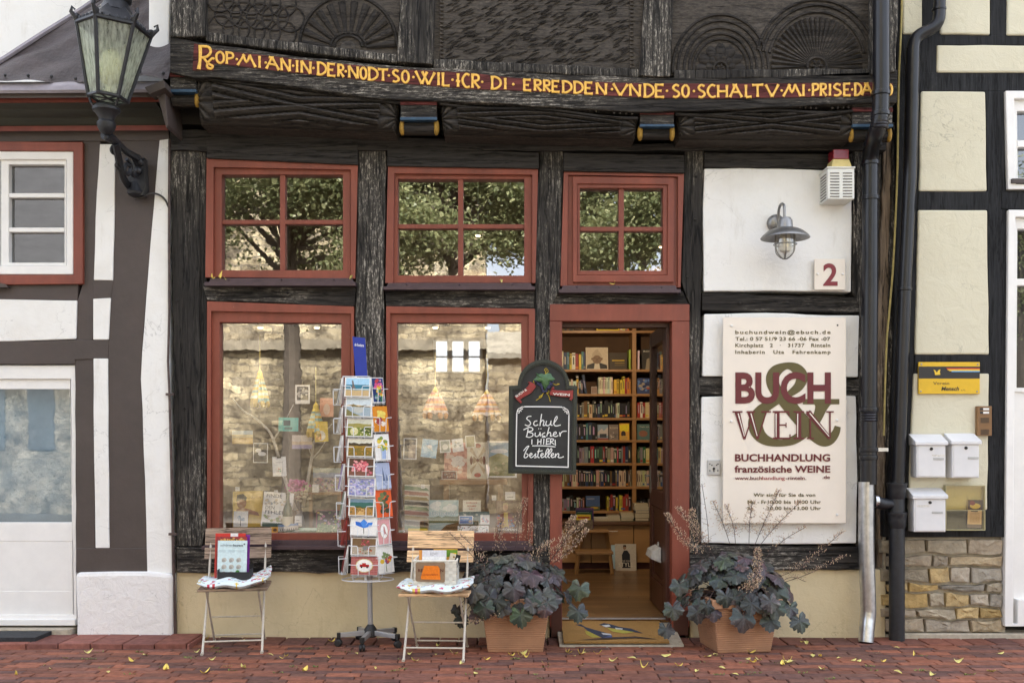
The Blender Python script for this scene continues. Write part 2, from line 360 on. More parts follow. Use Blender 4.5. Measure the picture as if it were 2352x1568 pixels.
# posts
for pts, y0 in (([(392, 346), (457, 346), (460, 800), (462, 1254), (406, 1254), (400, 900)], 0.0), ([(457, 346), (473, 346), (476, 700), (473, 1212), (463, 1254), (460, 800)], .012),
                ([(823, 346), (887, 346), (881, 690), (884, 1000), (884, 1256), (816, 1256), (817, 700)], 0.0), ([(1239, 346), (1293, 346), (1286, 670), (1265, 705), (1265, 1262), (1226, 1262), (1228, 830), (1229, 600)], 0.0),
                ([(1573, 346), (1617, 346), (1608, 800), (1607, 1254), (1584, 1254), (1584, 700), (1566, 650)], 0.0), ([(1961, 346), (1986, 346), (1980, 800), (1984, 1300), (1969, 1300), (1974, 700), (1957, 670)], .004)):
    beam('post', pts, y0, .16, 'post')
beam('corner_post', [(2030, 330), (2052, 300), (2048, 700), (2034, 1100), (2030, 1452), (2015, 1452), (2012, 900), (2022, 600)], .06, .2, 'lightwood', amp=.008)
beam('corner_post', [(2052, 280), (2066, 280), (2058, 800), (2046, 1456), (2034, 1456), (2040, 800)], .03, .2, 'post', amp=.006)
beam('corner_post', [(2018, 340), (2030, 340), (2014, 900), (2012, 1452), (1984, 1452), (1984, 900), (1988, 346)], .09, .2, 'post', amp=.006)
# wall plate, lintel boards, rails, sill beams
beam('wall_plate', [(390, 296), (700, 306), (1100, 322), (1500, 330), (2036, 326), (2036, 346), (390, 346)], -.02, .16, 'board', amp=.004)
for pts in ([(474, 318), (822, 330), (822, 378), (474, 363)], [(889, 340), (1238, 350), (1238, 387), (889, 381)], [(1294, 350), (1572, 356), (1572, 398), (1294, 393)], [(1618, 350), (1959, 354), (1959, 387), (1618, 383)]):
    beam('lintel_board', pts, -.026, .06, 'board', amp=.0015)
for pts in ([(464, 652), (818, 655), (815, 704), (476, 690)], [(884, 660), (1229, 664), (1227, 708), (886, 703)], [(1284, 666), (1568, 668), (1583, 700), (1266, 700)], [(1612, 672), (1800, 678), (1977, 682), (1977, 717), (1800, 715), (1612, 712)]):
    beam('rail', pts, .008, .15, 'beam', amp=.006)
beam('rail', [(1606, 866), (1978, 870), (1978, 912), (1606, 906)], .006, .15, 'beam')
beam('sill_beam', [(405, 1256), (800, 1258), (1264, 1262), (1264, 1310), (800, 1316), (600, 1314), (406, 1314)], -.012, .2, 'beam', amp=.007)
beam('sill_beam', [(1584, 1250), (1800, 1254), (1984, 1256), (1984, 1308), (1700, 1312), (1584, 1310)], -.012, .2, 'beam', amp=.007)
# rendered plinth
for a, b in ((405, 1263), (1584, 2034)):
    m = MB(); q0, q1 = P(a, 1314, .02), P(b, 1468, .02); m.box(q0.x, q1.x, .02, .3, -.05, q0.z+.02); m.build('plinth', MT['plinth'], BH, bevel=.01)
# plaster panels, slightly proud and hand-cut
for pts in ([(1618, 387), (1700, 385), (1880, 390), (1957, 393), (1956, 560), (1955, 671), (1800, 668), (1617, 669), (1615, 520)],
            [(1618, 721), (1760, 718), (1900, 724), (1974, 724), (1972, 800), (1971, 866), (1790, 864), (1614, 864)], [(1612, 911), (1790, 908), (1966, 909), (1970, 1100), (1967, 1247), (1800, 1249), (1612, 1246), (1608, 1100)]):
    beam('plaster_panel', pts, -.006, .14, 'white', amp=.003, bevel=.008, step=.12)
m = MB(); m.box(-2.32, 2.56, .17, .24, 2.24, 2.42); m.box(1.26, 2.56, .15, .24, .4, 3.3); m.box(-2.34, -2.08, .15, .24, 0, 3.4); m.box(-1.09, -.88, .15, .24, .4, 3.4); m.box(.15, .28, .15, .24, .4, 3.4); m.box(-2.34, 2.5, .155, .2, 3.24, 3.6); m.build('wall_core', MT['dark'], BH)
# ---- windows: outer frame, inner frame or sash, bars, panes, sill
def rectP(x0, y0, x1, y1, d): a, b = P(x0, y1, d), P(x1, y0, d); return [(a.x, a.z), (b.x, a.z), (b.x, b.z), (a.x, b.z)]
def quadP(pts, d): return [(p.x, p.z) for p in Q(pts, d)]
def window(outer, mid, inner, bars, sill, sash=None, label=None):
    m = MB(); m.frame(quadP(outer, .0), quadP(mid, .0), -.004, .1); W = m.build('window', MT['red'], BH, bevel=.004)
    if label: W['label'] = label
    m = MB(); m.frame(quadP(mid, .03), quadP(inner, .03), .022, .1); m.build('inner_frame', MT['red'], W, bevel=.003)
    if sash:
        m = MB(); m.frame(quadP(sash[0], -.002), quadP(sash[1], -.002), -.002, .06); m.frame(quadP(sash[1], .012), quadP(inner, .012), .012, .07); m.build('sash', MT['red'], W, bevel=.004)
    xs = [p[0] for p in inner]; ys = [p[1] for p in inner]
    for x0, y0, x1, y1 in bars:
        a, b = P(x0, y1, .035), P(x1, y0, .035); m = MB(); m.box(a.x, b.x, .032 if x1-x0 < y1-y0 else .034, .085, a.z, b.z); m.build('glazing_bar', MT['red'], W, bevel=.003)
    a, b = P(min(xs), max(ys), .07), P(max(xs), min(ys), .07); m = MB(); m.poly([(a.x-.004, .07, a.z-.004), (b.x+.004, .07, a.z-.004), (b.x+.004, .07, b.z+.004), (a.x-.004, .07, b.z+.004)])
    m.build('pane', MT['glass'], W)
    x0, x1, y0, y1 = sill; a, b = P(x0, y1, -.06), P(x1, y0, -.06)
    m = MB(); m.box(a.x, b.x, -.055, .02, a.z, a.z+(b.z-a.z)*.55); m.prism([(a.x+.01, a.z+.012), (b.x-.01, a.z+.012), (b.x-.03, b.z+.012), (a.x+.03, b.z+.012)], -.012, .03)
    for k in range(3): m.ball((a.x+(b.x-a.x)*(.15+.35*k), -.014, b.z), .006, 6)
    m.build('window_sill', MT['sill'], W, bevel=.003); return W
window([(475, 362), (822, 378), (816, 640), (472, 637)], [(491, 384), (806, 390), (806, 640), (490, 637)], [(510, 402), (788, 402), (788, 621), (510, 621)], [(643, 402, 655, 621), (510, 505, 788, 515)], (469, 816, 640, 656))
window([(891, 381), (1236, 388), (1230, 650), (885, 650)], [(906, 399), (1222, 402), (1222, 650), (903, 650)], [(914, 412), (1204, 412), (1204, 633), (914, 633)], [(1052, 412, 1064, 633), (914, 515, 1204, 525)], (880, 1229, 651, 665))
window([(1295, 392), (1571, 399), (1563, 660), (1287, 657)], [(1305, 402), (1557, 406), (1557, 658), (1303, 656)], [(1332, 432), (1523, 432), (1523, 622), (1332, 622)], [(1421, 432, 1433, 622), (1332, 521, 1523, 531)], (1284, 1564, 657, 672),
       sash=([(1316, 405), (1549, 408), (1548, 648), (1316, 648)], [(1326, 422), (1534, 424), (1533, 632), (1326, 632)]))
window([(476, 692), (813, 704), (813, 1245), (476, 1243)], [(485, 714), (806, 720), (806, 1245), (484, 1243)], [(505, 740), (784, 742), (784, 1224), (505, 1224)], [], (462, 818, 1246, 1262))
window([(887, 703), (1229, 709), (1224, 1247), (886, 1247)], [(896, 720), (1214, 722), (1212, 1247), (896, 1247)], [(912, 741), (1197, 741), (1199, 1224), (912, 1224)], [], (860, 1226, 1248, 1264))
# ---- door frame, leaf
m = MB(); d = .0
m.prism(rectP(1263, 738, 1291, 1440, d), -.012, .16); m.prism(rectP(1543, 738, 1583, 1440, d), -.012, .1); m.prism(rectP(1263, 699, 1583, 738, d), -.015, .14)
m.build('door_frame', MT['red'], BH, bevel=.004)
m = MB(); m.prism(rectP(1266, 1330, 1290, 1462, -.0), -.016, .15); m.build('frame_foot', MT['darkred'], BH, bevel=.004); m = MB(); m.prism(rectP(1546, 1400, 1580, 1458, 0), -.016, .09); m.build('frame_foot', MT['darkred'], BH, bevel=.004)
m = MB(); a = P(1527, 1440, .05); b = P(1543, 738, .05)
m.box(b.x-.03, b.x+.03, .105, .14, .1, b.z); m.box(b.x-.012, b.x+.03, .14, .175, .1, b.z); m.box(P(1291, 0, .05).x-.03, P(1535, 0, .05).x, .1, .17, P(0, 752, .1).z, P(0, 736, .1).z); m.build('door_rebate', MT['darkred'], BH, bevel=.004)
X0 = 1.118; Z0, Z1 = .112, P(0, 741, .18).z
D1 = MB(); t = .045; y0, y1 = .19, .99; gz0, gz1 = 1.0, Z1-.12
def leafbox(ya, yb, za, zb, dx=0): D1.box(X0-t+dx, X0-dx, ya, yb, za, zb)
for ya, yb, za, zb in ((y0, y0+.11, Z0, Z1), (y1-.11, y1, Z0, Z1), (y0+.11, y1-.11, Z1-.11, Z1), (y0+.11, y1-.11, Z0, Z0+.2), (y0+.11, y1-.11, .86, .98)): leafbox(ya, yb, za, zb)
DL = thing('door', None, None, (X0, .19, Z0)); DL.parent = BH; DL.location = Vector((X0, .19, Z0))-Vector((0, .1, 0)); DL['label'] = 'dark red half glazed door leaf standing open into the shop'
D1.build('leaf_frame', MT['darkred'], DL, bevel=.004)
m = MB(); m.box(X0-t+.012, X0-.012, y0+.108, y1-.108, Z0+.198, .862); m.frame([(y0+.115, Z0+.205), (y1-.115, Z0+.205), (y1-.115, .855), (y0+.115, .855)], [(y0+.15, Z0+.24), (y1-.15, Z0+.24), (y1-.15, .82), (y0+.15, .82)], 0, .01)
# frame() lies in the xz plane: turn the moulding into the leaf plane
n = len(m.v); 
for k in range(8, n): p = m.v[k]; m.v[k] = Vector((X0-t+.004+p.y, p.x, p.z))
m.build('door_panel', MT['darkred'], DL, bevel=.002)
m = MB(); m.poly([(X0-t/2, y0+.105, .975), (X0-t/2, y1-.105, .975), (X0-t/2, y1-.105, Z1-.105), (X0-t/2, y0+.105, Z1-.105)]); m.build('door_pane', glassy('door_glass', .35), DL)
m = MB()
for s in (-1, 1):
    x = X0-t/2+s*(t/2+.03)
    m.tube([(X0-t/2+s*t/2, y1-.05, 1.08), (x, y1-.05, 1.08), (x+s*.01, y1-.07, 1.08), (x+s*.012, y1-.17, 1.08)], .009, 8)
    m.box(X0-t/2+s*(t/2+.003)-.003, X0-t/2+s*(t/2+.003)+.003, y1-.075, y1-.03, .95, 1.16)
m.build('door_handle', MT['steel'], DL, smooth=True)
m = MB(); i_ = [m.pt(p) for p in ((X0-t-.075, .36, .50), (X0-t, .36, .47), (X0-t, .66, .47), (X0-t-.075, .66, .50), (X0-t-.06, .36, .55), (X0-t, .36, .58), (X0-t, .66, .58), (X0-t-.06, .66, .55))]
for q in ((0,3,2,1),(4,5,6,7),(0,1,5,4),(1,2,6,5),(2,3,7,6),(3,0,4,7)): m.face([i_[k] for k in q])
m.box(X0-t-.012, X0-t, .47, .50, .58, .61); m.build('letter_holder', M('folded_leaflets', (.5, .5, .48), .6, .3, 20), DL, bevel=.004)
# ---- ceiling, floor, side walls of the shop
m = MB(); m.box(-2.34, 2.5, .19, 3.75, .02, .1); FL = m.build('shop_floor', wood('shop_floor_boards', (.3, .16, .065), (.42, .26, .12), 'x', .5, .15, 6, .4, 20), BH)
m = MB()
for k in range(30):
    ya = .2+k*.115; xa = -2.3+(k*.37 % .9)
    while xa < 2.45:
        xb = min(2.46, xa+RND.uniform(.5, 1.1)); kk = RND.uniform(.75, 1.2); m.box(xa+.0012, xb-.0012, ya+.001, ya+.114, .1, .104, (.2*kk, .11*kk, .045*kk)); xa = xb
m.build('floor_boards', M('varnished_floorboards', None, .35, .25, 9, .05, 30, stretch=(.15, 1, 1)), BH)
m = MB(); m.box(-2.34, 2.5, 3.75, 3.9, 0, 3.5); m.box(-2.42, -2.34, .2, 3.75, 0, 3.5); m.box(2.5, 2.58, .2, 3.75, 0, 3.5); m.build('inner_wall', M('warm_inner_wall', (.28, .2, .12), .9, .15), BH)
m = MB(); m.box(-2.34, 2.5, 1.3, 3.75, 2.58, 2.62); m.box(-2.34, 2.5, 1.26, 1.3, 2.58, 3.42); m.box(-2.34, 2.5, .16, 1.3, 3.4, 3.46)
for k in range(12): m.box(-2.3+k*.4, -2.25+k*.4, 1.3, 3.75, 2.55, 2.58)
m.build('ceiling', M('ceiling_boards', (.1, .07, .04), .7, .15), BH)
a, b = P(996, 856, 3.74), P(1108, 782, 3.74); m = MB(); m.box(a.x, b.x, 3.72, 3.745, a.z, b.z); RW = m.build('rear_window', MT['paintwhite'], BH)
m = MB()
for k in range(3):
    xa = a.x+(b.x-a.x)*k/3
    for z0, z1 in ((.04, .46), (.52, .96)): m.box(xa+.03, xa+(b.x-a.x)/3-.03, 3.715, 3.719, a.z+(b.z-a.z)*z0, a.z+(b.z-a.z)*z1)
m.build('glowing_pane', glow('glowing_rear_pane', (.9, .95, 1), .2), RW)  # panes glow by themselves in place of daylight from behind
# ---- threshold strip and sloping stone
m = MB(); v = [P(1285, 1480, -.28), P(1570, 1480, -.28)]
m.prism([(-.30, -.03), (-.29, .012), (.19, .075), (.19, -.03)], v[0].x, v[1].x); m.v = [Vector((p.y, p.x, p.z)) for p in m.v]; m.f = [f[::-1] for f in m.f]
m.build('door_stone', MT['mortar'], BH); m = MB(); m.box(.33, 1.1, .17, .2, .1, .108); m.build('threshold_strip', MT['alu'], BH)
# long drying cracks in the old posts and rails
rr = random.Random(31)
for px_, y0_, y1_ in ((856, 360, 640), (850, 720, 1240), (838, 820, 1180), (1260, 362, 560), (1248, 380, 640), (1244, 1100, 1250), (440, 420, 700), (420, 780, 1200), (1598, 420, 660), (1594, 760, 1210)):
    pts = []; x = px_; y = y0_
    while y < y1_: pts.append(P(x, y, -.0005)); y += 14; x += rr.uniform(-2.4, 2.4)
    n_ = len(pts); m = MB(); m.tube(pts, [.0005+.0038*sin(pi*k/(n_-1))**.6*rr.uniform(.5, 1.1) for k in range(n_)], 5, flat=.3, ref=(0, 1, 0)); m.build('crack', MT['dark'], BH)
# oak pegs and old nail heads in the framing
rr = random.Random(12)
for px_, y0_, y1_ in ((424, 360, 1240), (848, 360, 1240), (1262, 360, 660), (1592, 360, 1240), (1970, 380, 860)):
    for k in range(5): m = MB(); p = P(px_+rr.uniform(-18, 18), rr.uniform(y0_, y1_), 0); m.lathe([(0, -.009), (.008, -.007), (.010, .002)], p, 8, axis='y'); m.build('oak_peg', MT['board'], BH)
for px_, py_ in ((404, 1256), (700, 1290), (560, 1285), (1000, 1280), (1700, 1280), (660, 672), (1100, 684), (1700, 696)): m = MB(); p = P(px_, py_, 0); m.lathe([(0, -.016), (.008, -.012), (.010, .002)], p, 8, axis='y'); m.build('oak_peg', MT['board'], BH)
# ================================================================== jettied upper storey
JY = -.30
TOP = [(390, 84), (450, 96), (700, 132), (888, 150), (1080, 160), (1300, 172), (1480, 178), (1700, 180), (1850, 172), (2062, 160)]
BOT = [(390, 166), (446, 180), (493, 178), (680, 200), (860, 226), (1010, 232), (1180, 240), (1407, 254), (1493, 258), (1700, 252), (1900, 240), (2060, 236)]
beam('sill_beam', TOP+BOT[::-1], JY, .1, 'beam', amp=.005, step=.12)
bt = [(446, 100), (491.5, 115), (543, 121), (721.5, 141), (888, 158), (1079, 168), (1181, 180), (1407, 190.4), (1493, 192.5), (1665, 193.4), (1850, 191.5), (2004, 190), (2050, 192)]
bb = [(2050, 220), (2004, 221), (1850, 224), (1665, 227), (1493, 225.7), (1407, 221), (1181, 208.6), (1079, 205), (847.5, 186), (677.6, 168.5), (493, 146.5), (491, 162.6), (443, 162.6)]
m = MB(); m.prism([(p.x, p.z) for p in Q(bt+bb, JY)], JY-.004, JY+.02); BAND = m.build('inscription_band', MT['band'], BH)
def lerp(tab, x):
    for (a, b), (c, d) in zip(tab, tab[1:]):
        if a <= x <= c: return b+(d-b)*(x-a)/(c-a)
    return tab[-1][1] if x > tab[-1][0] else tab[0][1]
BB2 = [(493, 146.5)]+[p for p in bb[::-1] if p[0] > 500]
# Roman letters as chiselled strokes in a unit box (x right, y up); each stroke ends a little wider
LET = dict(A=['M0,0 .42,1', 'M.42,1 .95,0', 'M.12,.42 .72,.42', 'M.2,1 .55,1'], B=['M.1,0 .1,1', 'M.1,1 .6,.95 .65,.7 .1,.52', 'M.1,.52 .8,.45 .8,.08 .1,0'], C=['M.9,.92 .5,1 .12,.7 .1,.35 .5,.02 .95,.1'],
    D=['M.15,0 .15,1', 'M0,1 .5,1 .92,.75 .95,.35 .5,.02 0,0'], E=['M.15,0 .15,1', 'M.05,1 .9,1', 'M.15,.5 .7,.5', 'M.05,0 .95,0'], H=['M.12,0 .12,1', 'M.88,0 .88,1', 'M.12,.5 .88,.5'], I=['M.5,0 .5,1', 'M.3,.5 .8,.5'],
    J=['M.5,0 .5,1', 'M.1,.45 .95,.4'], L=['M.15,0 .15,1', 'M.15,0 .95,.03'], M=['M.0,0 .38,1', 'M.3,1 .5,.35 .68,1', 'M.66,1 1,0'], N=['M.12,0 .1,1', 'M.1,1 .88,0', 'M.88,0 .9,1'],
    O=['M.5,1 .15,.75 .15,.25 .5,0 .85,.25 .85,.75 .5,1'], P=['M.15,0 .15,1', 'M.0,1 .8,.97 .85,.6 .15,.45'], R=['M.15,0 .15,1', 'M.0,1 .75,.97 .8,.62 .15,.5', 'M.3,.5 .95,0'],
    S=['M.85,.9 .45,1 .12,.8 .3,.58 .75,.42 .88,.2 .5,0 .1,.06'], T=['M.5,0 .5,1', 'M0,.97 1,1'], U=['M0,1 .5,0', 'M.5,0 1,1'], W=['M0,1 .33,0', 'M.33,0 .6,1', 'M.35,1 .68,0', 'M.68,0 1,1'])
LET['.'] = []
def letters(m, seq, y, hw):
    for ch, xa, xb in seq:
        xm = (xa+xb)/2; t0 = lerp(bt, xm); b0 = lerp(BB2, xm)
        sl_ = (lerp(BB2, xm+20)-lerp(BB2, xm-20))/40
        h = (b0-t0)*.84; base = b0-(b0-t0)*.08
        if ch == '.':
            p = P(xm, (t0+b0)/2, y); m.ball(p, hw*1.15, 8, sc_=(1, .5, 1)); continue
        for st in LET[ch]:
            pts = [tuple(map(float, q.split(','))) for q in st[1:].split()]
            wp = [P(xa+u*(xb-xa)*1.0, base-v*h+sl_*(u-.5)*(xb-xa), y) for u, v in pts]
            if len(wp) > 2: wp = bez(wp, 4); rr = [hw]*len(wp)
            else: wp = [wp[0].lerp(wp[1], k/4) for k in range(5)]; rr = [hw*1.25, hw, hw*.9, hw, hw*1.3]
            m.tube(wp, rr, 6, flat=.55, ref=(0, 1, 0))
z2 = lambda x: x*.29297+390.47
z3 = lambda x: x*.29297+976.17
z4 = lambda x: x*.36528+1492.97
seq = []
for f, s_ in ((z2, 'O 355 430 P 435 500 . 515 531 M 530 670 I 685 718 . 742 758 A 755 860 N 865 948 . 957 973 I 980 1012 N 1022 1110 . 1117 1133 D 1150 1225 E 1230 1300 R 1312 1365 . 1370 1386 N 1395 1480 O 1487 1545 D 1550 1628 T 1630 1710 . 1708 1724 S 1742 1800 O 1812 1878 . 1900 1916 W 1925 2075 I 2088 2122 L 2130 2195 . 2207 2223'),
             (z3, 'J 240 278 C 290 355 R 362 430 . 440 456 D 515 595 I 610 648 . 684 700 E 768 835 R 852 915 R 925 985 E 990 1058 D 1072 1150 D 1162 1238 E 1247 1318 N 1338 1428 . 1458 1474 U 1475 1588 N 1599 1695 D 1712 1793 E 1799 1878 . 1889 1905 S 1938 2000 O 2010 2075 . 2100 2116 S 2138 2200 C 2212 2282'),
             (z4, 'H 420 492 A 503 582 L 597 640 T 642 712 U 727 808 . 820 836 M 838 948 I 953 977 . 994 1010 P 1018 1062 R 1068 1112 I 1118 1145 S 1152 1205 E 1214 1262 . 1264 1280 D 1284 1330 A 1332 1405 T 1410 1470 O 1490 1525')):
    q = s_.split()
    seq += [(q[i], f(float(q[i+1])), f(float(q[i+2]))) for i in range(0, len(q), 3)]
m = MB(); letters(m, seq, JY-.006, .0078)
B2 = zc(1.96, 680, 0)
for pts, r0 in (([(236, 358), (238, 420), (235, 480), (225, 545)], [.012, .011, .0095, .013]), ([(225, 365), (300, 370), (318, 410), (290, 445), (245, 455)], .009), ([(262, 455), (300, 500), (335, 520), (320, 540), (290, 525), (300, 490), (330, 460), (348, 465)], .008)):
    w_ = Q([B2(*p) for p in pts], JY-.007)
    if isinstance(r0, list): m.tube(w_, r0, 7, flat=.5, ref=(0, 1, 0))
    else: m.tube(bez(w_, 4), r0, 6, flat=.55, ref=(0, 1, 0))
m.build('inscription', MT['gold'], BH, smooth=True)
# beam ends with painted bands
OCH = M('ochre_paint', (.30, .17, .02), .7, .35, 40)
def beam_end(x0, x1, yt, yb, tilt, sides):
    y0 = JY+.03; a, b = P(x0, yb, y0), P(x1, yt, y0); h = b.z-a.z
    m = MB(); m.box(a.x, b.x, y0, .14, a.z+.42*h, b.z+.03); E = m.build('beam_end', MT['beam'], BH, bevel=.006)
    m = MB(); m.box(a.x-.002, b.x+.002, y0-.006, y0+.05, b.z-.14*h, b.z+.0); m.build('red_stripe', MT['band'], E, bevel=.003)
    m = MB(); m.box(a.x-.002, b.x+.002, y0-.008, y0+.05, a.z+.36*h, a.z+.46*h); m.build('blue_stripe', M('blue_beam_paint', (.022, .06, .11), .6, .3, 30), E, bevel=.003)
    m = MB(); m.tube([(a.x, y0+.07, a.z+.19*h), (b.x, y0+.07, a.z+.19*h)], .17*h+.01, 14); m.build('roll_moulding', MT['carve'], E, smooth=True)
    for s, xx in ((-1, a.x), (1, b.x)):
        if s in sides: m = MB(); m.ball((xx-s*.006, y0+.05, a.z+.2*h), .056, 10, sc_=(.36, .6, .95)); m.build('yellow_roundel', OCH, E, smooth=True)
beam_end(390, 450, 168, 238, 0, (1,)); beam_end(920, 1003, 232, 302, 0, (-1, 1)); beam_end(1470, 1548, 256, 312, 0, (-1, 1)); beam_end(1958, 2050, 248, 318, 0, (-1, 1))
# filler beams with rope and fan carving: displaced skins on a rounded beam
def filler(tl, tr, br, bl, seed):
    y0 = JY+.1; A, B, C_, D_ = Q([tl, tr, br, bl], y0); m = MB(); rr = random.Random(seed); ph = rr.uniform(0, 6)
    def fn(u, v):
        p = A.lerp(B, u).lerp(D_.lerp(C_, u), v)
        prof = .05*sqrt(max(0, 1-(2*v-1)**4)); e = min(u, 1-u)/.085
        if e >= 1:
            q = v*5.2+ (1 if seed % 2 else -1)*3.4*abs(u-.52)*(1 if v < .5 else -1)+ph
            t_ = abs(((q) % 1)-.5)*2; rel = .034*(1-t_**2)+.009*abs(sin(3*pi*q))
        else:
            a = atan2((v-.55)*.9, e+.12); q = a*3.0; t_ = abs((q % 1)-.5)*2; rel = .02*(1-t_**2); prof *= sqrt(max(0, 1-(1-e)**3))
        if v > .9: rel = .01
        return (p.x, y0-prof-rel*min(1, v*6)*min(1, (1-v)*8+.2), p.z)
    m.grid(fn, 170, 44, flip=True); a = MB()
    pts = [(p.x, p.z) for p in (A, B, C_, D_)]; m.prism(pts, y0+.012, .1)
    m.build('carved_filler_beam', MT['carve'], BH, smooth=True, angle=60)
    # beaded garland above it
    m = MB(); n = 34
    for k in range(n):
        u = k/(n-1); p = A.lerp(B, .05+.9*u); q_ = P(tl[0]+(tr[0]-tl[0])*u, tl[1]-12+(tr[1]-tl[1])*u+3*sin(9*u), JY+.02)
        if .1 < abs(((u*3) % 1)-.5)*2 < .9: m.ball((q_.x, JY+.025, q_.z), .008, 6)
    m.tube([(P(tl[0]+(tr[0]-tl[0])*u, tl[1]-6+(tr[1]-tl[1])*u+4*sin(9*u), JY).x, JY+.03, P(tl[0], tl[1]-5+(tr[1]-tl[1])*u+4*sin(9*u), JY).z) for u in [k/20 for k in range(21)]], .011, 6)
    m.build('bead_carving', MT['carve'], BH, smooth=True)
filler((452, 178), (918, 236), (908, 306), (462, 288), 1); filler((1010, 240), (1466, 272), (1457, 321), (1020, 310), 2); filler((1553, 264), (1962, 256), (1952, 323), (1560, 321), 3)
m = MB(); m.prism([(p.x, p.z) for p in Q([(390, 285), (2040, 322), (2040, 240), (390, 160)], .0)], .0, .15); m.build('wall_core', MT['dark'], BH)
# upper posts and boards
for pts in ([(390, -60), (470, -60), (473, 84), (390, 84)], [(922, -60), (1000, -60), (994, 148), (912, 142)], [(1483, -60), (1548, -60), (1540, 176), (1468, 174)], [(2000, -60), (2066, -60), (2058, 165), (1998, 172)]):
    beam('post', pts, JY-.012, .05, 'post', amp=.004)
PY = JY+.03
for pts in ([(474, -60), (922, -60), (912, 140), (700, 122), (473, 92)], [(1000, -60), (1483, -60), (1468, 172), (1200, 158), (994, 150)], [(1548, -60), (2002, -60), (1998, 170), (1700, 174), (1540, 174)]):
    beam('carved_panel', pts, PY, .05, 'carve', amp=.001, bevel=0)
for a, b in (((473, 84), (912, 134)), ((996, 146), (1468, 168)), ((1548, 172), (1998, 166))):
    m = MB(); q = Q([(a[0], a[1]-10), (b[0], b[1]-8), (b[0], b[1]+12), (a[0], a[1]+12)], PY-.02); m.prism(rough([(p.x, p.z) for p in q], .1, .004), PY-.03, PY+.02); m.build('ledge', MT['post'], BH, bevel=.01)
m = MB()
def arc(cx, cy, rx, ry, a0, a1, n, y): return [P(cx+rx*cos(radians(a0+(a1-a0)*k/n)), cy-ry*sin(radians(a0+(a1-a0)*k/n)), y) for k in range(n+1)]
# twelve-ray fan
for k in range(12):
    a = radians(4+172*k/11); c = (800, 108)
    p0 = P(c[0]+42*cos(a), c[1]-32*sin(a)+3, PY-.004); p1 = P(c[0]+106*cos(a), c[1]-104*sin(a), PY-.006); m.tube([p0, p0.lerp(p1, .6), p1], [.009, .02, .026], 7, flat=.75, ref=(0, 1, 0))
m.tube(arc(800, 108, 32, 26, 0, 180, 16, PY-.004), .011, 6); m.tube(arc(800, 108, 112, 118, 0, 180, 30, PY-.003), .012, 6); m.tube(arc(800, 108, 40, 33, 0, 180, 16, PY-.004), .008, 6); m.ball(P(800, 110, PY), .055, 10, sc_=(1, .3, .8))
# interlaced circles
for i in range(5):
    for j in range(3): m.tube([P(506+i*36+(18 if j % 2 else 0)+30*cos(radians(t_)), 66-j*34-(i*-3)+30*sin(radians(t_)), PY-.003) for t_ in range(0, 360, 20)], .0065, 5, closed=True)
m.build('fan_carving', MT['carve'], BH, smooth=True)
m = MB(); rr = random.Random(5)
for k in range(18):
    for xx, s in ((1014, 1), (1450, -1)):
        p = P(xx, 140-k*9-(0 if s > 0 else -14), PY); m.prism([(p.x-.01, p.z-.01), (p.x+.014, p.z-.01), (p.x-.01, p.z+.012)], PY-.012, PY+.01)
for k in range(420):            # chip-carved tool marks
    p = P(rr.uniform(1024, 1442), rr.uniform(-30, 146), PY); dx, dz = .028, .009+rr.uniform(0, .01); m.tube([(p.x-dx, PY-.001, p.z-dz), (p.x, PY-.006, p.z), (p.x+dx, PY-.001, p.z+dz)], [.001, .0055, .001], 5)
m.build('chip_carving', MT['carve'], BH, smooth=True)
m = MB()
cx, cy = 1655, 160               # petal rosette under four arches
for rx, ry in ((62, 70), (72, 82), (84, 96), (98, 112), (110, 126)): m.tube(arc(cx, cy, rx, ry, -4, 184, 40, PY-.004), .0095, 6)
for ring, (n, r0, r1, wd) in enumerate(((7, 12, 56, .034), (6, 12, 34, .022))):
    for k in range(n):
        a = radians((2 if ring == 0 else 14)+(176 if ring == 0 else 152)*k/(n-1)); p0 = P(cx+r0*cos(a), cy-r0*sin(a), PY-.003); p1 = P(cx+r1*cos(a), cy-r1*1.06*sin(a), PY-.008-.006*ring)
        m.tube([p0, p0.lerp(p1, .45), p0.lerp(p1, .8), p1], [.006, wd*.75, wd, wd*.5], 8, flat=.35, ref=(0, 1, 0))
m.tube([P(cx+16*cos(radians(t_)), cy-2-16*sin(radians(t_)), PY-.012) for t_ in range(0, 360, 24)], .008, 6, closed=True)
for k in range(6): a = radians(60*k+15); m.tube([P(cx, cy-2, PY-.012), P(cx+6*cos(a), cy-2-6*sin(a), PY-.016), P(cx+12*cos(a), cy-2-12*sin(a), PY-.012)], [.002, .008, .002], 6)
cx, cy = 1876, 152
for rx, ry in ((112, 124), (128, 140), (140, 152)): m.tube(arc(cx, cy, rx, ry, 14, 166, 40, PY-.004), .011, 6)
for k in range(27):
    a = radians(-2+184*k/26); p0 = P(cx+24*cos(a), cy-22*sin(a), PY-.003); p1 = P(cx+104*cos(a), cy-112*sin(a), PY-.006)
    m.tube([p0, p1], [.004, .0155], 5, flat=1, ref=(0, 1, 0))
m.tube([P(cx+22*cos(radians(t_)), cy-20*sin(radians(t_)), PY-.012) for t_ in range(0, 360, 20)], .009, 6, closed=True)
for k in range(6): a = radians(60*k); m.tube([P(cx, cy, PY-.01), P(cx+9*cos(a), cy-9*sin(a), PY-.014), P(cx+17*cos(a), cy-16*sin(a), PY-.01)], [.002, .011, .002], 6)
m.build('rosette_carving', MT['carve'], BH, smooth=True)
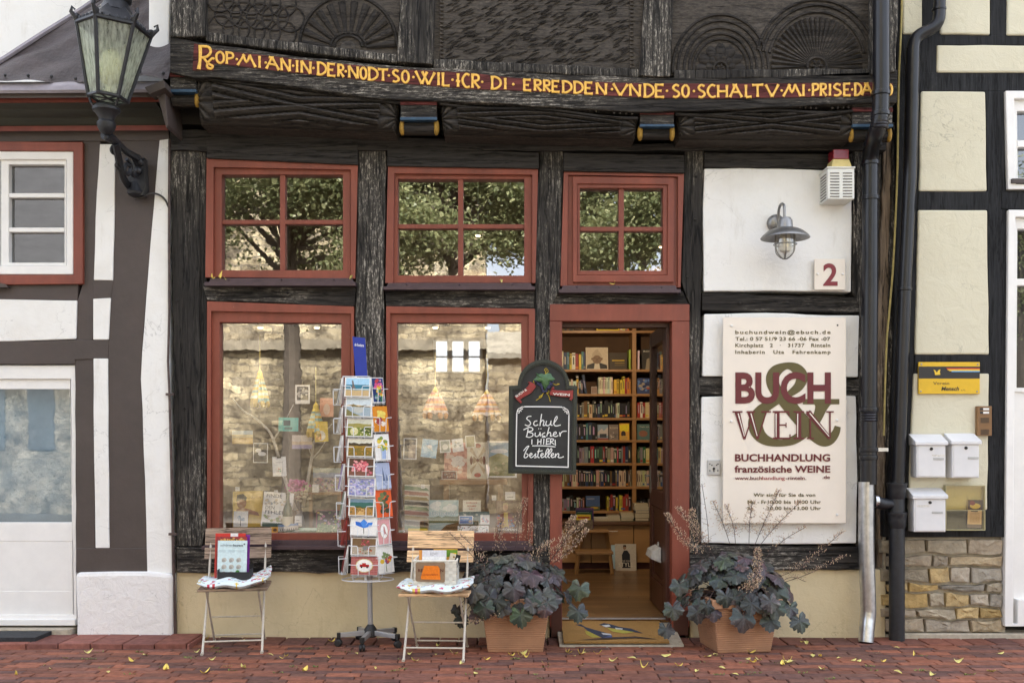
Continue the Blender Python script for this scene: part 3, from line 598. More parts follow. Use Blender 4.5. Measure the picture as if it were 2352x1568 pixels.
# the rest of the house above and behind the picture
m = MB(); m.box(-2.3, 2.6, JY+.05, .1, 4.5, 6.3); m.box(-2.42, 2.62, .1, 4.2, 3.52, 6.3); m.build('upper_wall', MT['carve'], BH)
m = MB(); m.poly([(-2.6, -.7, 6.0), (2.8, -.7, 6.0), (2.8, 3.2, 9.6), (-2.6, 3.2, 9.6)]); m.poly([(-2.6, 3.2, 9.6), (2.8, 3.2, 9.6), (2.8, 7, 6.0), (-2.6, 7, 6.0)]); m.build('roof', M('clay_tiles', (.2, .08, .05), .8, .3), BH)
# ================================================================== WHITE AND BROWN HOUSE on the left
LH = thing('brown_timbered_house', 'white limewashed house with brown timbers, red eaves and a sagging brown roof', 'house', (-3.2, .1, 0))
def lpoly(name, pts, y0, y1, mat, amp=.002, bevel=.004, step=.15, parent=None):
    q = rough([(p.x, p.z) for p in Q(pts, y0)], step, amp); b = MB(); b.prism(q, y0, y1); return b.build(name, MT[mat], parent or LH, bevel=bevel)
# timber framework with holes left for window, panels and door: laid as separate members
BR = [('post', [(172, 786), (214, 786), (219, 1262), (174, 1262)]), ('post', [(190, 322), (231, 322), (215, 690), (213, 786), (176, 786), (178, 690), (190, 652)]), ('post', [(264, 322), (368, 322), (345, 574), (335, 691), (326, 809), (324, 875), (327, 940), (335, 1148), (338, 1260), (250, 1260), (247, 822), (249, 780), (254, 684), (259, 643)]),
      ('rail', [(-60, 656), (180, 652), (178, 690), (-60, 687)]), ('rail', [(213, 644), (261, 644), (254, 686), (213, 686)]), ('rail', [(-60, 786), (176, 780), (250, 782), (248, 823), (172, 826), (172, 836), (-60, 836)]),
      ('sill_beam', [(174, 1258), (338, 1258), (338, 1314), (174, 1314)]), ('wall_plate', [(-60, 296), (388, 292), (388, 322), (-60, 327)])]
for i, (n, pts) in enumerate(BR): lpoly(n, pts, .0-.0015*i, .14, 'brown', .0025)
for pts in ([(229, 331), (264, 331), (263, 480), (259, 644), (215, 643), (219, 500)], [(213.5, 686), (254, 684), (249, 780), (213.5, 780)], [(214, 823), (247.5, 823), (248, 1000), (251, 1258), (219, 1258), (215, 1000)], [(-60, 687), (0, 687), (176.5, 690), (174, 778), (0, 784), (-60, 785)],
            [(366, 322), (388, 319), (386, 700), (388, 867), (395, 1148), (395.6, 1316), (338, 1313), (334, 1148), (327, 940), (323, 870), (326, 809), (335, 691), (344, 574)]):
    lpoly('plaster_panel', pts, -.012, .13, 'white', .002, .005)
lpoly('white_plinth', [(172, 1315), (260, 1313), (338, 1313), (396, 1318), (396, 1468), (174, 1468)], -.05, .14, 'roughwhite', .006, .025)
m = MB(); m.box(-4.6, -2.30, .18, .3, 0, 3.6); m.build('wall_core', MT['dark'], LH)
m = MB(); m.box(-4.6, -2.44, .3, 4, 0, 3.9); m.build('house_body', MT['white'], LH)
# upper window
m = MB(); m.frame(quadP([(-230, 324), (190, 326), (190, 652), (-230, 656)], -.03), quadP([(-195, 345), (168, 347), (168, 631), (-195, 631)], -.03), -.03, .05); W = m.build('window', MT['red'], LH, bevel=.004)
m = MB(); m.frame(quadP([(-195, 346), (168, 348), (168, 630), (-195, 630)], -.02), quadP([(-180, 366), (152, 366), (152, 610), (-180, 610)], -.02), -.018, .06); m.build('casing', MT['paintwhite'], W, bevel=.005)
m = MB(); m.frame(quadP([(2, 366), (152, 366), (152, 610), (2, 610)], 0), quadP([(20, 378), (148, 378), (148, 603), (20, 603)], 0), .0, .06); m.box(P(-18, 0, .01).x, P(2, 0, .01).x, -.004, .06, P(0, 610, 0).z, P(0, 366, 0).z); m.build('casement', MT['paintwhite'], W, bevel=.004)
for y in (449, 528): a, b = P(20, y+5, .01), P(148, y-5, .01); m = MB(); m.box(a.x, b.x, .006, .06, a.z, b.z); m.build('glazing_bar', MT['paintwhite'], W, bevel=.003)
a, b = P(-180, 610, .04), P(150, 370, .04); m = MB(); m.poly([(a.x, .045, a.z), (b.x, .045, a.z), (b.x, .045, b.z), (a.x, .045, b.z)]); m.build('pane', glassy('dim_pane', .2, (.3, .3, .3)), W)
m = MB(); q = Q([(-60, 640), (12, 652), (20, 660), (-60, 662)], -.04); m.prism([(p.x, p.z) for p in q], -.05, 0); m.build('window_sill', MT['brown'], W)
# shop door: white frame, big bluish pane, boarded panel below
m = MB(); m.frame(quadP([(-160, 838), (172, 838), (174, 1422), (-160, 1422)], .0), quadP([(-150, 870), (161, 870), (168, 1412), (-150, 1412)], .0), .012, .09); DR = m.build('shop_door', MT['paintwhite'], LH, bevel=.004)
m = MB(); m.frame(quadP([(-150, 871), (161, 871), (168, 1412), (-150, 1412)], .03), quadP([(-140, 893), (161.5, 893), (167, 1199), (-140, 1199)], .03), .03, .08)
m.build('stile', MT['paintwhite'], DR, bevel=.003)
def bx(x0, y0, x1, y1, d0, d1): a, b = P(x0, y1, d0), P(x1, y0, d0); return (a.x, b.x, d0, d1, a.z, b.z)
m = MB(); m.box(*bx(-140, 1200, 167, 1243, .028, .08)); m.box(*bx(-140, 1356, 167, 1411, .028, .08)); m.box(*bx(158, 1243, 167, 1356, .029, .08)); m.build('rail', MT['paintwhite'], DR, bevel=.004)
m = MB(); x = 157
while x > -140: m.box(*bx(x-22, 1243, x-.8, 1356, .045, .08)); x -= 22.6
m.build('board_panel', MT['paintwhite'], DR, bevel=.003)
a, b = P(-140, 1199, .05), P(166, 893, .05); m = MB(); m.poly([(a.x, .05, a.z), (b.x+.02, .05, a.z), (b.x+.02, .05, b.z), (a.x, .05, b.z)]); m.build('pane', MT['bluish'], DR)
m = MB(); m.box(*bx(-160, 1422, 172, 1436, -.02, .1)); m.build('threshold', MT['paintwhite'], DR, bevel=.004)
m = MB(); m.box(-4.4, -2.96, .16, .17, .1, 2.2); m.build('inner_wall', M('dim_interior', (.3, .37, .41), .9, .2, 3), LH)
# eaves: cove, red fillets, lead gutter edge, sagging roof
def strip(name, prof, x0, x1, mat, slope=0.0, smooth=False):
    # prof: list of (y, Dpx-y) swept along x with a slight rise to the right
    m = MB(); pts = [(y, P(0, py, y).z) for y, py in prof]
    I = [[m.pt((x, y, z+slope*(x+3.5))) for y, z in pts] for x in (x0, x0+(x1-x0)*.33, x0+(x1-x0)*.66, x1)]
    for A, B in zip(I, I[1:]):
        for j in range(len(pts)): q = (j+1) % len(pts); m.face((A[j], A[q], B[q], B[j]))
    m.face(I[0][::-1]); m.face(I[-1]); return m.build(name, MT[mat] if isinstance(mat, str) else mat, LH, smooth=smooth)
xl, xr = -4.8, -2.31
strip('eaves_fillet', [(-.03, 302), (-.06, 302), (-.06, 290), (-.03, 290)], xl, P(386, 0, -.05).x, 'eaves', .006)
strip('eaves_cove', [(-.04, 293), (-.05, 291), (-.10, 272), (-.18, 252), (-.25, 238), (-.25, 232), (.1, 232), (.1, 293)], xl, P(376, 0, -.1).x, 'olive', .006)
strip('eaves_fillet', [(-.25, 237), (-.28, 237), (-.28, 225), (-.25, 224)], xl, P(372, 0, -.25).x, 'eaves', .006)
strip('eaves_board', [(-.28, 226), (-.33, 226), (-.33, 214), (-.28, 214), (.1, 214), (.1, 226)], xl, P(370, 0, -.3).x, 'brown', .006)
strip('gutter', [(-.30, 215), (-.355, 215), (-.365, 208), (-.355, 200), (-.34, 192), (-.30, 189)], xl, P(366, 0, -.35).x, 'gutter', .006, True)
m = MB(); m.prism([(p.x, p.z) for p in Q([(334, 203), (378, 186), (382, 204), (345, 219)], -.38)], -.40, -.2); m.prism([(p.x, p.z) for p in Q([(362, 215), (380, 200), (388, 290), (384, 296)], -.3)], -.32, 0.0); m.build('gutter_end', MT['brown'], LH, bevel=.004)
# roof slope: from the gutter up to the ridge, hip running up to the left
rr = random.Random(9); m = MB()
E0, E1, T0, T1 = P(-75, 194, -.33), P(388, 186, -.33), P(232, -6, .32), P(400, -10, .32)
T0 = T0+(T0-P(-6, 150, -.2))*.9; T1 = Vector((T1.x, T0.y, T0.z))
def rf(u, v):
    p = E0.lerp(E1, u).lerp(T0.lerp(T1, u), v); b = .022*sin(9*u+5*v)*sin(7*v+2)+.012*sin(23*u-14*v)
    return (p.x, p.y-b*(1-.3*v)-.03*math.exp(-v*14), p.z+b*.4+.02*math.exp(-((v-.15)/.05)**2)*sin(11*u))
m.grid(rf, 60, 50); m.build('roof', MT['roof'], LH, smooth=True)
m = MB(); vp = [Vector(rf(0, k/12)) for k in range(13)]; m.tube([p+Vector((-.01, -.012, .004)) for p in vp], .018, 6); m.build('verge_trim', MT['gutter'], LH)
m = MB()
for k in range(9): p = Vector(rf(.06+.115*k, .03)); m.ball((p.x, p.y-.02, p.z), .011, 6)
m.build('roof_nail', MT['iron'], LH)
m = MB(); m.box(-4.8, P(386, 0, .45).x, .45, .6, 3.3, 6.2); m.build('gable_wall', MT['white'], LH)
lpoly('plaster_panel', [(343, -60), (391, -60), (388, 131), (340, 128)], -.06, .3, 'white', .002, .01)
# pipe running up the joint between the houses
m = MB(); m.tube([P(x, y, -.02) for x, y in ((389, 320), (388, 560), (389, 700), (386, 830), (389, 900), (396, 1150), (399, 1320), (403, 1464))], [.008]*5+[.011]*3, 8)
for y in (905, 1226): a = P(391+(y-905)*.02, y, -.03); m.box(a.x-.03, a.x+.025, -.035, -.012, a.z-.008, a.z+.008)
CP = m.build('conduit_pipe', M('rusty_brown_pipe', (.07, .045, .04), .6, .6, 25), smooth=True); tag(CP, 'thin rusty brown conduit pipe up the joint of the white house and the black bookshop', 'pipe')
# ================================================================== CREAM AND BLACK HOUSE on the right
RH = thing('cream_timbered_house', 'cream rendered house with black timbers and a rough stone base', 'house', (3.2, .1, 0))
def rpoly(name, pts, y0, y1, mat, amp=.002, bevel=.004, step=.15): return lpoly(name, pts, y0, y1, mat, amp, bevel, step, RH)
SL = [('post', [(2062, -60), (2076, -60), (2119, 78), (2119, 206), (2116, 209), (2109, 482), (2099, 857), (2086, 1174), (2040, 1174), (2055, 700)]), ('post', [(2119, -60), (2162, -60), (2162, 84), (2119, 84)]), ('post', [(2275, -60), (2313, -60), (2313, 84), (2275, 84)]), ('rail', [(2072, 80), (2400, 82), (2400, 104), (2152, 104), (2152, 168), (2080, 168)]),
      ('rail', [(2080, 166), (2420, 168), (2420, 209), (2080, 210)]), ('post', [(2264, 209), (2306, 209), (2312, 482), (2314, 1172), (2269, 1172), (2273, 815), (2269, 482)]), ('rail', [(2109, 439), (2270, 439), (2270, 483), (2107, 483)]), ('rail', [(2102, 814), (2274, 814), (2274, 858), (2099, 858)]), ('sill_beam', [(2030, 1170), (2316, 1170), (2312, 1233), (2030, 1233)]), ('rail', [(2300, 440), (2420, 440), (2420, 480), (2300, 480)])]
for i, (n, pts) in enumerate(SL): rpoly(n, pts, .0-.0012*i, .14, 'slate', .002)
for pts in ([(2073, -60), (2119, -60), (2119, 77), (2075, 78)], [(2163, -60), (2275, -60), (2275, 80), (2160, 78)], [(2314, -60), (2440, -60), (2440, 81), (2313, 81)], [(2153, 103), (2420, 104), (2420, 167), (2152, 166)], [(2116, 209), (2264, 210), (2268, 439), (2111, 439)], [(2109, 482), (2269, 482), (2273, 814), (2102, 814)], [(2099, 857), (2273, 857), (2269, 1171), (2086, 1171)]):
    rpoly('plaster_panel', pts, -.016, .13, 'cream', .003, .012)
m = MB(); m.box(2.6, 4.7, .13, .3, 0, 6.2); m.build('wall_core', MT['dark'], RH); m = MB(); m.box(2.66, 4.7, .3, 4, 0, 6.2); m.build('house_body', MT['cream'], RH)
# window and door at the edge of the picture
def win_r(name, o, i, panes, dy=0):
    m = MB(); m.frame(quadP(o, 0), quadP(i, 0), -.03, .08); W = m.build(name, MT['paintwhite'], RH, bevel=.005)
    return W
W = win_r('window', [(2305, 212), (2600, 212), (2600, 437), (2311, 437)], [(2325, 230), (2590, 230), (2590, 425), (2329, 425)], [])
m = MB(); m.frame(quadP([(2325, 230), (2590, 230), (2590, 425), (2329, 425)], 0), quadP([(2337, 255), (2580, 255), (2580, 408), (2339, 408)], 0), .005, .07); m.box(*bx(2337, 322, 2580, 338, .0, .06)); m.build('casement', MT['paintwhite'], W, bevel=.004)
a, b = P(2330, 412, .05), P(2585, 250, .05); m = MB(); m.poly([(a.x, .05, a.z), (b.x, .05, a.z), (b.x, .05, b.z), (a.x, .05, b.z)]); m.build('pane', MT['bluish'], W)
m = MB(); m.box(*bx(2325, 410, 2420, 420, -.05, .02)); m.build('window_sill', MT['brown'], W)
W = win_r('front_door', [(2312, 484), (2620, 484), (2620, 1436), (2303, 1436)], [(2328, 500), (2600, 500), (2600, 1430), (2322, 1430)], [])
m = MB(); m.frame(quadP([(2328, 500), (2600, 500), (2600, 900), (2326, 900)], 0), quadP([(2339, 525), (2590, 525), (2590, 890), (2337, 890)], 0), .01, .08); m.box(*bx(2334, 640, 2590, 656, .012, .06)); m.box(*bx(2326, 900, 2600, 1436, .025, .08)); m.box(*bx(2338, 1376, 2600, 1434, -.03, .06)); m.build('leaf', MT['paintwhite'], W, bevel=.005)
a, b = P(2330, 895, .05), P(2585, 520, .05); m = MB(); m.poly([(a.x, .06, a.z), (b.x, .06, a.z), (b.x, .06, b.z), (a.x, .06, b.z)]); m.build('pane', MT['bluish'], W)
# rubble plinth: each block dressed and laid
m = MB(); a, b = P(2030, 1450, .03), P(2310, 1233, .03); m.box(a.x, b.x, .035, .2, -.05, b.z); ST = m.build('stone_plinth', MT['mortar'], RH)
m = MB(); rr = random.Random(21); z = P(0, 1452, .02).z; ztop = P(0, 1236, .02).z
NC = 7; xl_, xe = P(2040, 0, 0).x, P(2303, 0, 0).x
hs = [0, .15, .27, .43, .53, .70, .83, 1.0]
def zb(k, x): return z+(ztop-z)*(hs[k]+(0 if k in (0, NC) else .010*sin(9*x+2.3*k)+.009*sin(21*x+5*k)))
for k in range(NC):
    x = xl_-rr.uniform(0, .12)
    while x < xe-.02:
        x1 = min(x+rr.uniform(.11, .34), xe)
        if xe-x1 < .08: x1 = xe
        c = rr.choice([(.38, .3, .19), (.34, .29, .21), (.46, .32, .13), (.3, .27, .22), (.4, .33, .24), (.45, .33, .16), (.32, .27, .2), (.37, .32, .25)]); kk_ = rr.uniform(.75, 1.15); c = tuple(v*kk_ for v in c); g_ = rr.uniform(.004, .009); sk = rr.uniform(-.02, .02); n = 5; bot, tp = [], []
        for i in range(n+1):
            u = i/n; xb_ = x+g_+(x1-x-2*g_)*u; bot.append((xb_+sk*.3, zb(k, xb_)+g_+rr.uniform(0, .007))); tp.append((xb_-sk*.3, zb(k+1, xb_)-g_-rr.uniform(0, .009)))
        pts = bot+tp[::-1]; cx_, cz_ = sum(p[0] for p in pts)/len(pts), sum(p[1] for p in pts)/len(pts); N_ = len(pts); dd = rr.uniform(-.006, .004)
        def ring(f, d0, d1): return [m.pt((cx_+(p[0]-cx_)*f*rr.uniform(.985, 1.01), dd+rr.uniform(d0, d1), cz_+(p[1]-cz_)*f)) for p in pts]
        R0 = [m.pt((p[0], .06, p[1])) for p in pts]; R1 = ring(1, .006, .012); R2 = ring(.965, -.004, .003); R3 = ring(.55, -.012, .004); cc = m.pt((cx_, dd+rr.uniform(-.008, .002), cz_))
        for A, B in ((R0, R1), (R1, R2), (R2, R3)):
            for i in range(N_): q = (i+1) % N_; m.face((A[i], A[q], B[q], B[i]), c)
        for i in range(N_): m.face((R3[i], R3[(i+1) % N_], cc), c)
        x = x1
m.build('rubble_stone', MT['stone'], ST, smooth=True, angle=35)
# ================================================================== DOWNPIPES, CABLE
def collar(m, x, y, r, d, h=.02):
    p = P(x, y, d); m.lathe([(r*.98, -h), (r*1.14, -h*.8), (r*1.16, 0), (r*1.14, h*.8), (r*.98, h)], p, 16)
DP = thing('downpipe', 'black downpipe over the end of the golden inscription, with a bare zinc foot', 'downpipe', P(1992, 1472, -.1))
m = MB(); a = .052
top = [P(2024, -80, -.41), P(2024, 200, -.41), P(2022, 262, -.405)]; m.tube(top, a, 18); m.tube(bez([P(2022, 262, -.405), P(2019, 285, -.40), P(2012, 305, -.36), P(2004, 330, -.24), P(2000, 352, -.16), P(1999, 372, -.125)], 5), a, 18)
m.tube([P(1999, 370, -.125), P(1998, 700, -.125), P(1995, 1112, -.125)], a, 18)
m.build('pipe', MT['pipe'], DP, smooth=True)
m = MB()
for x, y, d in ((2023, 215, -.41), (2022, 262, -.405), (2004, 332, -.23), (1999, 375, -.125), (1999, 455, -.125), (1996, 940, -.125), (1996, 1032, -.125), (1995, 1050, -.125)): m = MB(); collar(m, x, y, a, d, .016); m.build('collar', MT['pipe'], DP, smooth=True)
m = MB(); h_ = P(0, 262, -.4).z-P(0, 296, -.4).z; m.lathe([(a*(1.1 if k % 2 else 1.0), -h_*k/10) for k in range(11)], P(2020.5, 264, -.40), 16); m.build('ribbed_sleeve', MT['pipe'], DP, smooth=True)
m = MB(); h_ = P(0, 944, -.12).z-P(0, 968, -.12).z; m.lathe([(a*(1.1 if k % 2 else 1.0), -h_*k/8) for k in range(9)], P(1996, 944, -.125), 16); m.build('ribbed_sleeve', MT['pipe'], DP, smooth=True)
m = MB(); m.tube(bez([P(1990, 1106, -.125), P(1990, 1250, -.125), P(1994, 1380, -.125), P(1994, 1412, -.128), P(1991, 1440, -.145), P(1989, 1474, -.165)], 5), [.051]*16+[.05]*10, 20)
m.build('zinc_foot', MT['zinc'], DP, smooth=True)
m = MB(); p = P(1995, 1032, -.12); m.box(p.x+.04, p.x+.13, -.13, 0, p.z-.012, p.z+.012); p = P(1990, 1040, -.12); m.build('bracket', MT['zinc'], DP)
DQ = thing('downpipe', 'black downpipe with a swan neck beside the cream panels, cast iron foot', 'downpipe', P(2058, 1466, -.06))
m = MB(); m.tube([P(2158, -80, -.12), P(2158, 20, -.12)], .04, 16); m.tube(bez([P(2158, 20, -.12), P(2155, 48, -.12), P(2140, 66, -.118), P(2116, 78, -.112), P(2102, 92, -.11), P(2097, 115, -.11)], 5), .041, 16); m.tube([P(2097, 112, -.11), P(2090, 400, -.1), P(2078, 650, -.09), P(2062, 1110, -.08)], [.044, .0435, .043, .043], 16); m.build('pipe', MT['pipe'], DQ, smooth=True)
m = MB(); collar(m, 2077, 664, .043, -.09, .012); m.build('collar', MT['pipe'], DQ, smooth=True); m = MB(); collar(m, 2157, 22, .04, -.12, .01); m.build('collar', MT['pipe'], DQ, smooth=True)
for y in (1125, 1192): p = P(2060, y, -.08); m = MB(); m.lathe([(.05, -.06), (.058, -.045), (.06, 0), (.064, .03), (.066, .035), (.066, .048), (.05, .05)], p, 18); m.build('pipe_socket', MT['iron'], DQ, smooth=True)
m = MB(); p = P(2060, 1466, -.08); m.lathe([(.051, -.03), (.051, .78), (.05, 1.0), (.04, 1.06)], p, 18)
q = P(2058, 1160, -.08); m.tube([q, q+Vector((-.05, -.01, .01)), q+Vector((-.10, -.02, .012)), q+Vector((-.15, -.03, .03))], [.035, .034, .04, .042], 14); m.build('cast_iron_foot', MT['iron'], DQ, smooth=True)
m = MB(); m.lathe([(.044, -.004), (.04, .02), (.02, .03)], q+Vector((-.152, -.03, .03)), 14, axis='x'); m.build('branch_cap', MT['zinc'], DQ, smooth=True)
m = MB(); m.tube(bez([P(2072, -40, -.02), P(2070, 60, -.02), P(2064, 200, -.03), P(2061, 400, -.03), P(2052, 600, -.02), P(2044, 700, -.02), P(2036, 800, -.02), P(2030, 1000, -.02)], 8), .007, 6)
tag(m.build('hanging_cable', M('yellow_cable', (.42, .34, .12), .6, .3, 20), smooth=True), 'thin yellowed cable hanging down between the two black downpipes', 'cable')
# ================================================================== OLD STREET LANTERN
LN = thing('street_lantern', 'old black six sided glass lantern on a scrolled wall bracket', 'street lantern', P(303, 450, -.02))
ld = -.62; ax = P(252, 0, ld).x
def LZ(y): return P(0, y, ld).z
m = MB()                          # bracket: slim S-arm with scrolls and mount
arm = bez([P(240, 310, ld+.02), P(262, 322, -.5), P(285, 345, -.32), P(312, 362, -.14), P(322, 375, -.05)], 6); m.tube(arm, [.03]*6+[.024]*12+[.03]*(len(arm)-18), 8)
low = bez([P(266, 330, -.48), P(274, 372, -.36), P(282, 408, -.2), P(298, 430, -.06)], 6); m.tube(low, .024, 8)
for pts in ([(270, 345), (262, 352), (257, 344), (262, 335), (268, 338)], [(290, 365), (300, 380), (296, 400), (286, 392), (290, 378), (302, 385)], [(275, 372), (268, 378), (272, 386), (280, 380)], [(300, 352), (310, 372), (318, 390), (310, 405), (302, 395)]):
    m.tube(bez([P(x, y, -.42+.0055*max(0, x-258)) for x, y in pts], 5), .014, 6)
m.prism([(p.x, p.z) for p in Q([(296, 372), (330, 362), (334, 430), (330, 448), (300, 448), (292, 425)], -.1)], -.10, -.03); m.lathe([(.03, 0), (.055, .015), (.06, .03), (.045, .06), (.03, .1)], P(312, 452, -.075), 10)
for x, y in ((322, 372), (318, 392)): m.ball(P(x, y, -.11), .028, 8)
m.build('bracket', MT['iron'], LN, smooth=True)
m = MB(); c = Vector((ax-.02, ld, LZ(300))); m.lathe([(.006, -.065), (.016, -.055), (.018, -.04), (.01, -.03), (.04, -.01), (.055, .02), (.058, .045), (.045, .06), (.05, .08), (.07, .11), (.083, .12), (.085, .135), (.07, .15), (.03, .152)], c, 18)
for s in (-1, 1, 0):
    a0 = {-1: (-.08, 0), 1: (.07, -.03), 0: (.02, .08)}[s]; m.tube(bez([c+Vector((a0[0]*.9, a0[1], .14)), c+Vector((a0[0]*1.3, a0[1]*1.2, .2)), c+Vector((a0[0]*1.3+.02, a0[1]*1.2, .29)), c+Vector((a0[0]+.03, a0[1], .33))], 4), .009, 6)
m.build('lamp_cup', MT['iron'], LN, smooth=True)
tilt = radians(5); TB = Vector((ax-.01, ld, LZ(226))); Hh = LZ(68)-LZ(226); rb, rt = .125, .235; sq = .92
def hexp(k, r, z): a = radians(60*k+22); return TB+Matrix.Rotation(tilt, 3, 'Y') @ Vector((r*cos(a)*sq, r*sin(a)*sq, z))
m = MB()
for k in range(6):
    a, b, c2, d2 = hexp(k, rb, 0), hexp(k+1, rb, 0), hexp(k+1, rt, Hh), hexp(k, rt, Hh); m.tube([a, d2], .013, 6); m.tube([a, b], .012, 6); m.tube([d2, c2], .014, 6)
    m.tube([d2, hexp(k, .25, Hh+.03), hexp(k, .275, Hh+.055), hexp(k, .27, Hh+.085), hexp(k, .25, Hh+.07)], [.012, .016, .012, .009, .006], 6); m.ball(hexp(k, rt, Hh+.03), .022, 6); m.ball(a, .016, 6)
    for t_ in (.2, .4, .6, .8): m.ball(d2.lerp(c2, t_)+Vector((0, 0, .018)), .013, 5)
    m.tube([a, TB], .008, 5)
m.build('lantern_frame', MT['iron'], LN, smooth=True)
m = MB()
for k in range(6): m.poly([hexp(k, rb-.003, .008), hexp(k+1, rb-.003, .008), hexp(k+1, rt-.003, Hh-.008), hexp(k, rt-.003, Hh-.008)])
m.poly([hexp(k, rb-.012, .0) for k in range(6)]); m.build('lantern_glass', MT['frost'], LN)
m = MB()
for k in range(6): m.poly([hexp(k, rt+.01, Hh+.012), hexp(k+1, rt+.01, Hh+.012), hexp(k+1, .1, Hh+.13), hexp(k, .1, Hh+.13)])
R3 = Matrix.Rotation(tilt, 4, 'Y'); m.T = Matrix.Translation(TB) @ R3
m.lathe([(.115, Hh+.10), (.085, Hh+.14), (.075, Hh+.17), (.09, Hh+.18), (.09, Hh+.2), (.078, Hh+.21), (.078, Hh+.29), (.12, Hh+.30), (.125, Hh+.33), (.1, Hh+.36), (.05, Hh+.42)], (0, 0, 0), 18)
for k in range(12): a = 2*pi*k/12; m.tube([(.079*cos(a), .079*sin(a), Hh+.2), (.082*cos(a), .082*sin(a), Hh+.29)], .008, 5)
m.build('lantern_cap', MT['iron'], LN, smooth=True)
m = MB(); m.T = Matrix.Translation(TB) @ R3; m.lathe([(.02, .0), (.022, .06), (.05, .08), (.07, .14), (.07, .2), (.05, .26), (.02, .28)], (0, 0, .02), 12); m.build('bulb', M('opal_bulb', (.75, .7, .5), .3, .1), LN, smooth=True)
m = MB(); m.tube(bez([P(310, 458, -.06), P(330, 452, -.06), P(345, 445, -.05), P(362, 446, -.03), P(376, 455, -.02), P(384, 468, -.01), P(388, 488, .0)], 5), .007, 6); m.build('power_cable', M('cable_sheath', (.03, .025, .022), .5), LN, smooth=True)
# ================================================================== STEEL WALL LAMP
WL = thing('wall_lamp', 'brushed steel wall lamp with swan neck, broad shade and caged jar', 'wall lamp', P(1800, 560, -.01)); L2 = zc(2.24, 2750, 600)
def LP(x, y, d): return P(*L2(x, y), d)
m = MB(); m.lathe([(.0, -.052), (.035, -.05), (.055, -.035), (.06, -.02), (.06, -.006)], LP(785, 660, 0)+Vector((0, 0, 0)), 24, axis='y'); m.build('wall_rose', MT['steel'], WL, smooth=True)
m = MB(); pk = -.25; m.tube(bez([LP(815, 668, -.05), LP(815, 600, -.06), LP(818, 540, -.09), LP(832, 495, -.15), LP(850, 484, -.2), LP(866, 505, -.24), LP(868, 560, pk), LP(868, 625, pk)], 6), .0095, 10); m.build('swan_neck', MT['steel'], WL, smooth=True)
sc_ = 2.24/.57422; cz_ = LP(868, 690, pk)
m = MB(); m.lathe([(.008, .068), (.035, .06), (.047, .04), (.05, .0), (.052, -.006), (.085, -.014), (.12, -.032), (.15, -.058), (.158, -.068), (.16, -.074), (.155, -.074), (.12, -.045), (.06, -.02)], cz_+Vector((.005, 0, .0)), 36); m.build('lamp_shade', MT['steel'], WL, smooth=True)
m = MB(); m.lathe([(.064, -.02), (.064, -.13), (.06, -.165), (.045, -.19), (.02, -.203), (.0, -.206)], cz_+Vector((.005, 0, .0)), 24); m.build('glass_jar', glassy('jar_glass', .16, (.93, .93, .9), .0), WL, smooth=True)
m = MB(); m.lathe([(.03, -.02), (.032, -.06), (.042, -.1), (.045, -.13), (.035, -.16), (.0, -.175)], cz_+Vector((.005, 0, 0)), 16); m.build('bulb', M('opal_glass', (.7, .68, .62), .3, .05), WL, smooth=True)
m = MB(); c = cz_+Vector((.005, 0, 0))
for k in range(3): a = radians(60*k+20); m.tube(bez([c+Vector((cos(a)*.068*s, sin(a)*.068*s, z)) for s, z in ((-1, -.02), (-1.02, -.12), (-.85, -.175), (0, -.212), (.85, -.175), (1.02, -.12), (1, -.02))], 4), .0035, 6)
m.tube([c+Vector((.074*cos(a), .074*sin(a), -.115)) for a in [2*pi*k/24 for k in range(24)]], .0038, 6, closed=True); m.build('wire_cage', MT['steel'], WL, smooth=True)
# ================================================================== ALARM SIREN, HOUSE NUMBER, KEY SWITCH
AS = thing('alarm_siren', 'white slatted alarm box topped by a red and yellow lamp', 'alarm box', P(1926, 466, -.03))
a, b = L2(1256, 440), L2(1496, 165); a, b = P(*a, -.19), P(*b, -.19)
m = MB(); m.box(a.x, b.x, -.19, -.004, a.z, b.z); m.box(a.x-.006, b.x+.006, -.196, -.002, b.z, b.z+.012); AB = m.build('box', M('siren_white', (.68, .68, .63), .45, .06, 8), AS, bevel=.005)
m = MB(); h = (b.z-a.z)
for k in range(9):
    z = b.z-.035-k*h*.095
    for u in (.09, .57): m.box(a.x+(b.x-a.x)*u, a.x+(b.x-a.x)*(u+.34), -.1935, -.1895, z, z+.006)
    m.box(a.x-.0035, a.x+.001, -.16, -.04, z, z+.006)
m.build('louvre_shade', M('louvre_shadow_gap', (.12, .11, .1), .8), AS)  # dark strips paint the shade in the gaps between the slats
x0, x1 = P(*L2(1268, 150), -.12).x, P(*L2(1450, 150), -.12).x; zt = P(*L2(0, 95), -.12).z; z0 = b.z+.012
m = MB(); B_ = [(x0, -.175), (x1, -.175), (x1, -.03), (x0, -.03)]; T_ = [(x0+.016, -.155), (x1-.012, -.155), (x1-.012, -.04), (x0+.016, -.04)]
i0 = [m.pt((x, y, z0)) for x, y in B_]; i1 = [m.pt((x, y, zt)) for x, y in T_]
for k in range(4): q = (k+1) % 4; m.face((i0[k], i0[q], i1[q], i1[k]))
m.face(i1); m.build('yellow_base', M('siren_yellow', (.62, .5, .2), .5), AS, bevel=.003)
zz2 = P(*L2(0, 5), -.12).z; m = MB(); m.box(x0+.018, x1-.012, -.152, -.042, zt+.001, zz2); m.build('red_lens', M('siren_red', (.2, .012, .02), .25, .1), AS, bevel=.005)
HN = thing('house_number', 'square cream number plate with a dark red 2', 'number plate', P(1906, 666, -.03))
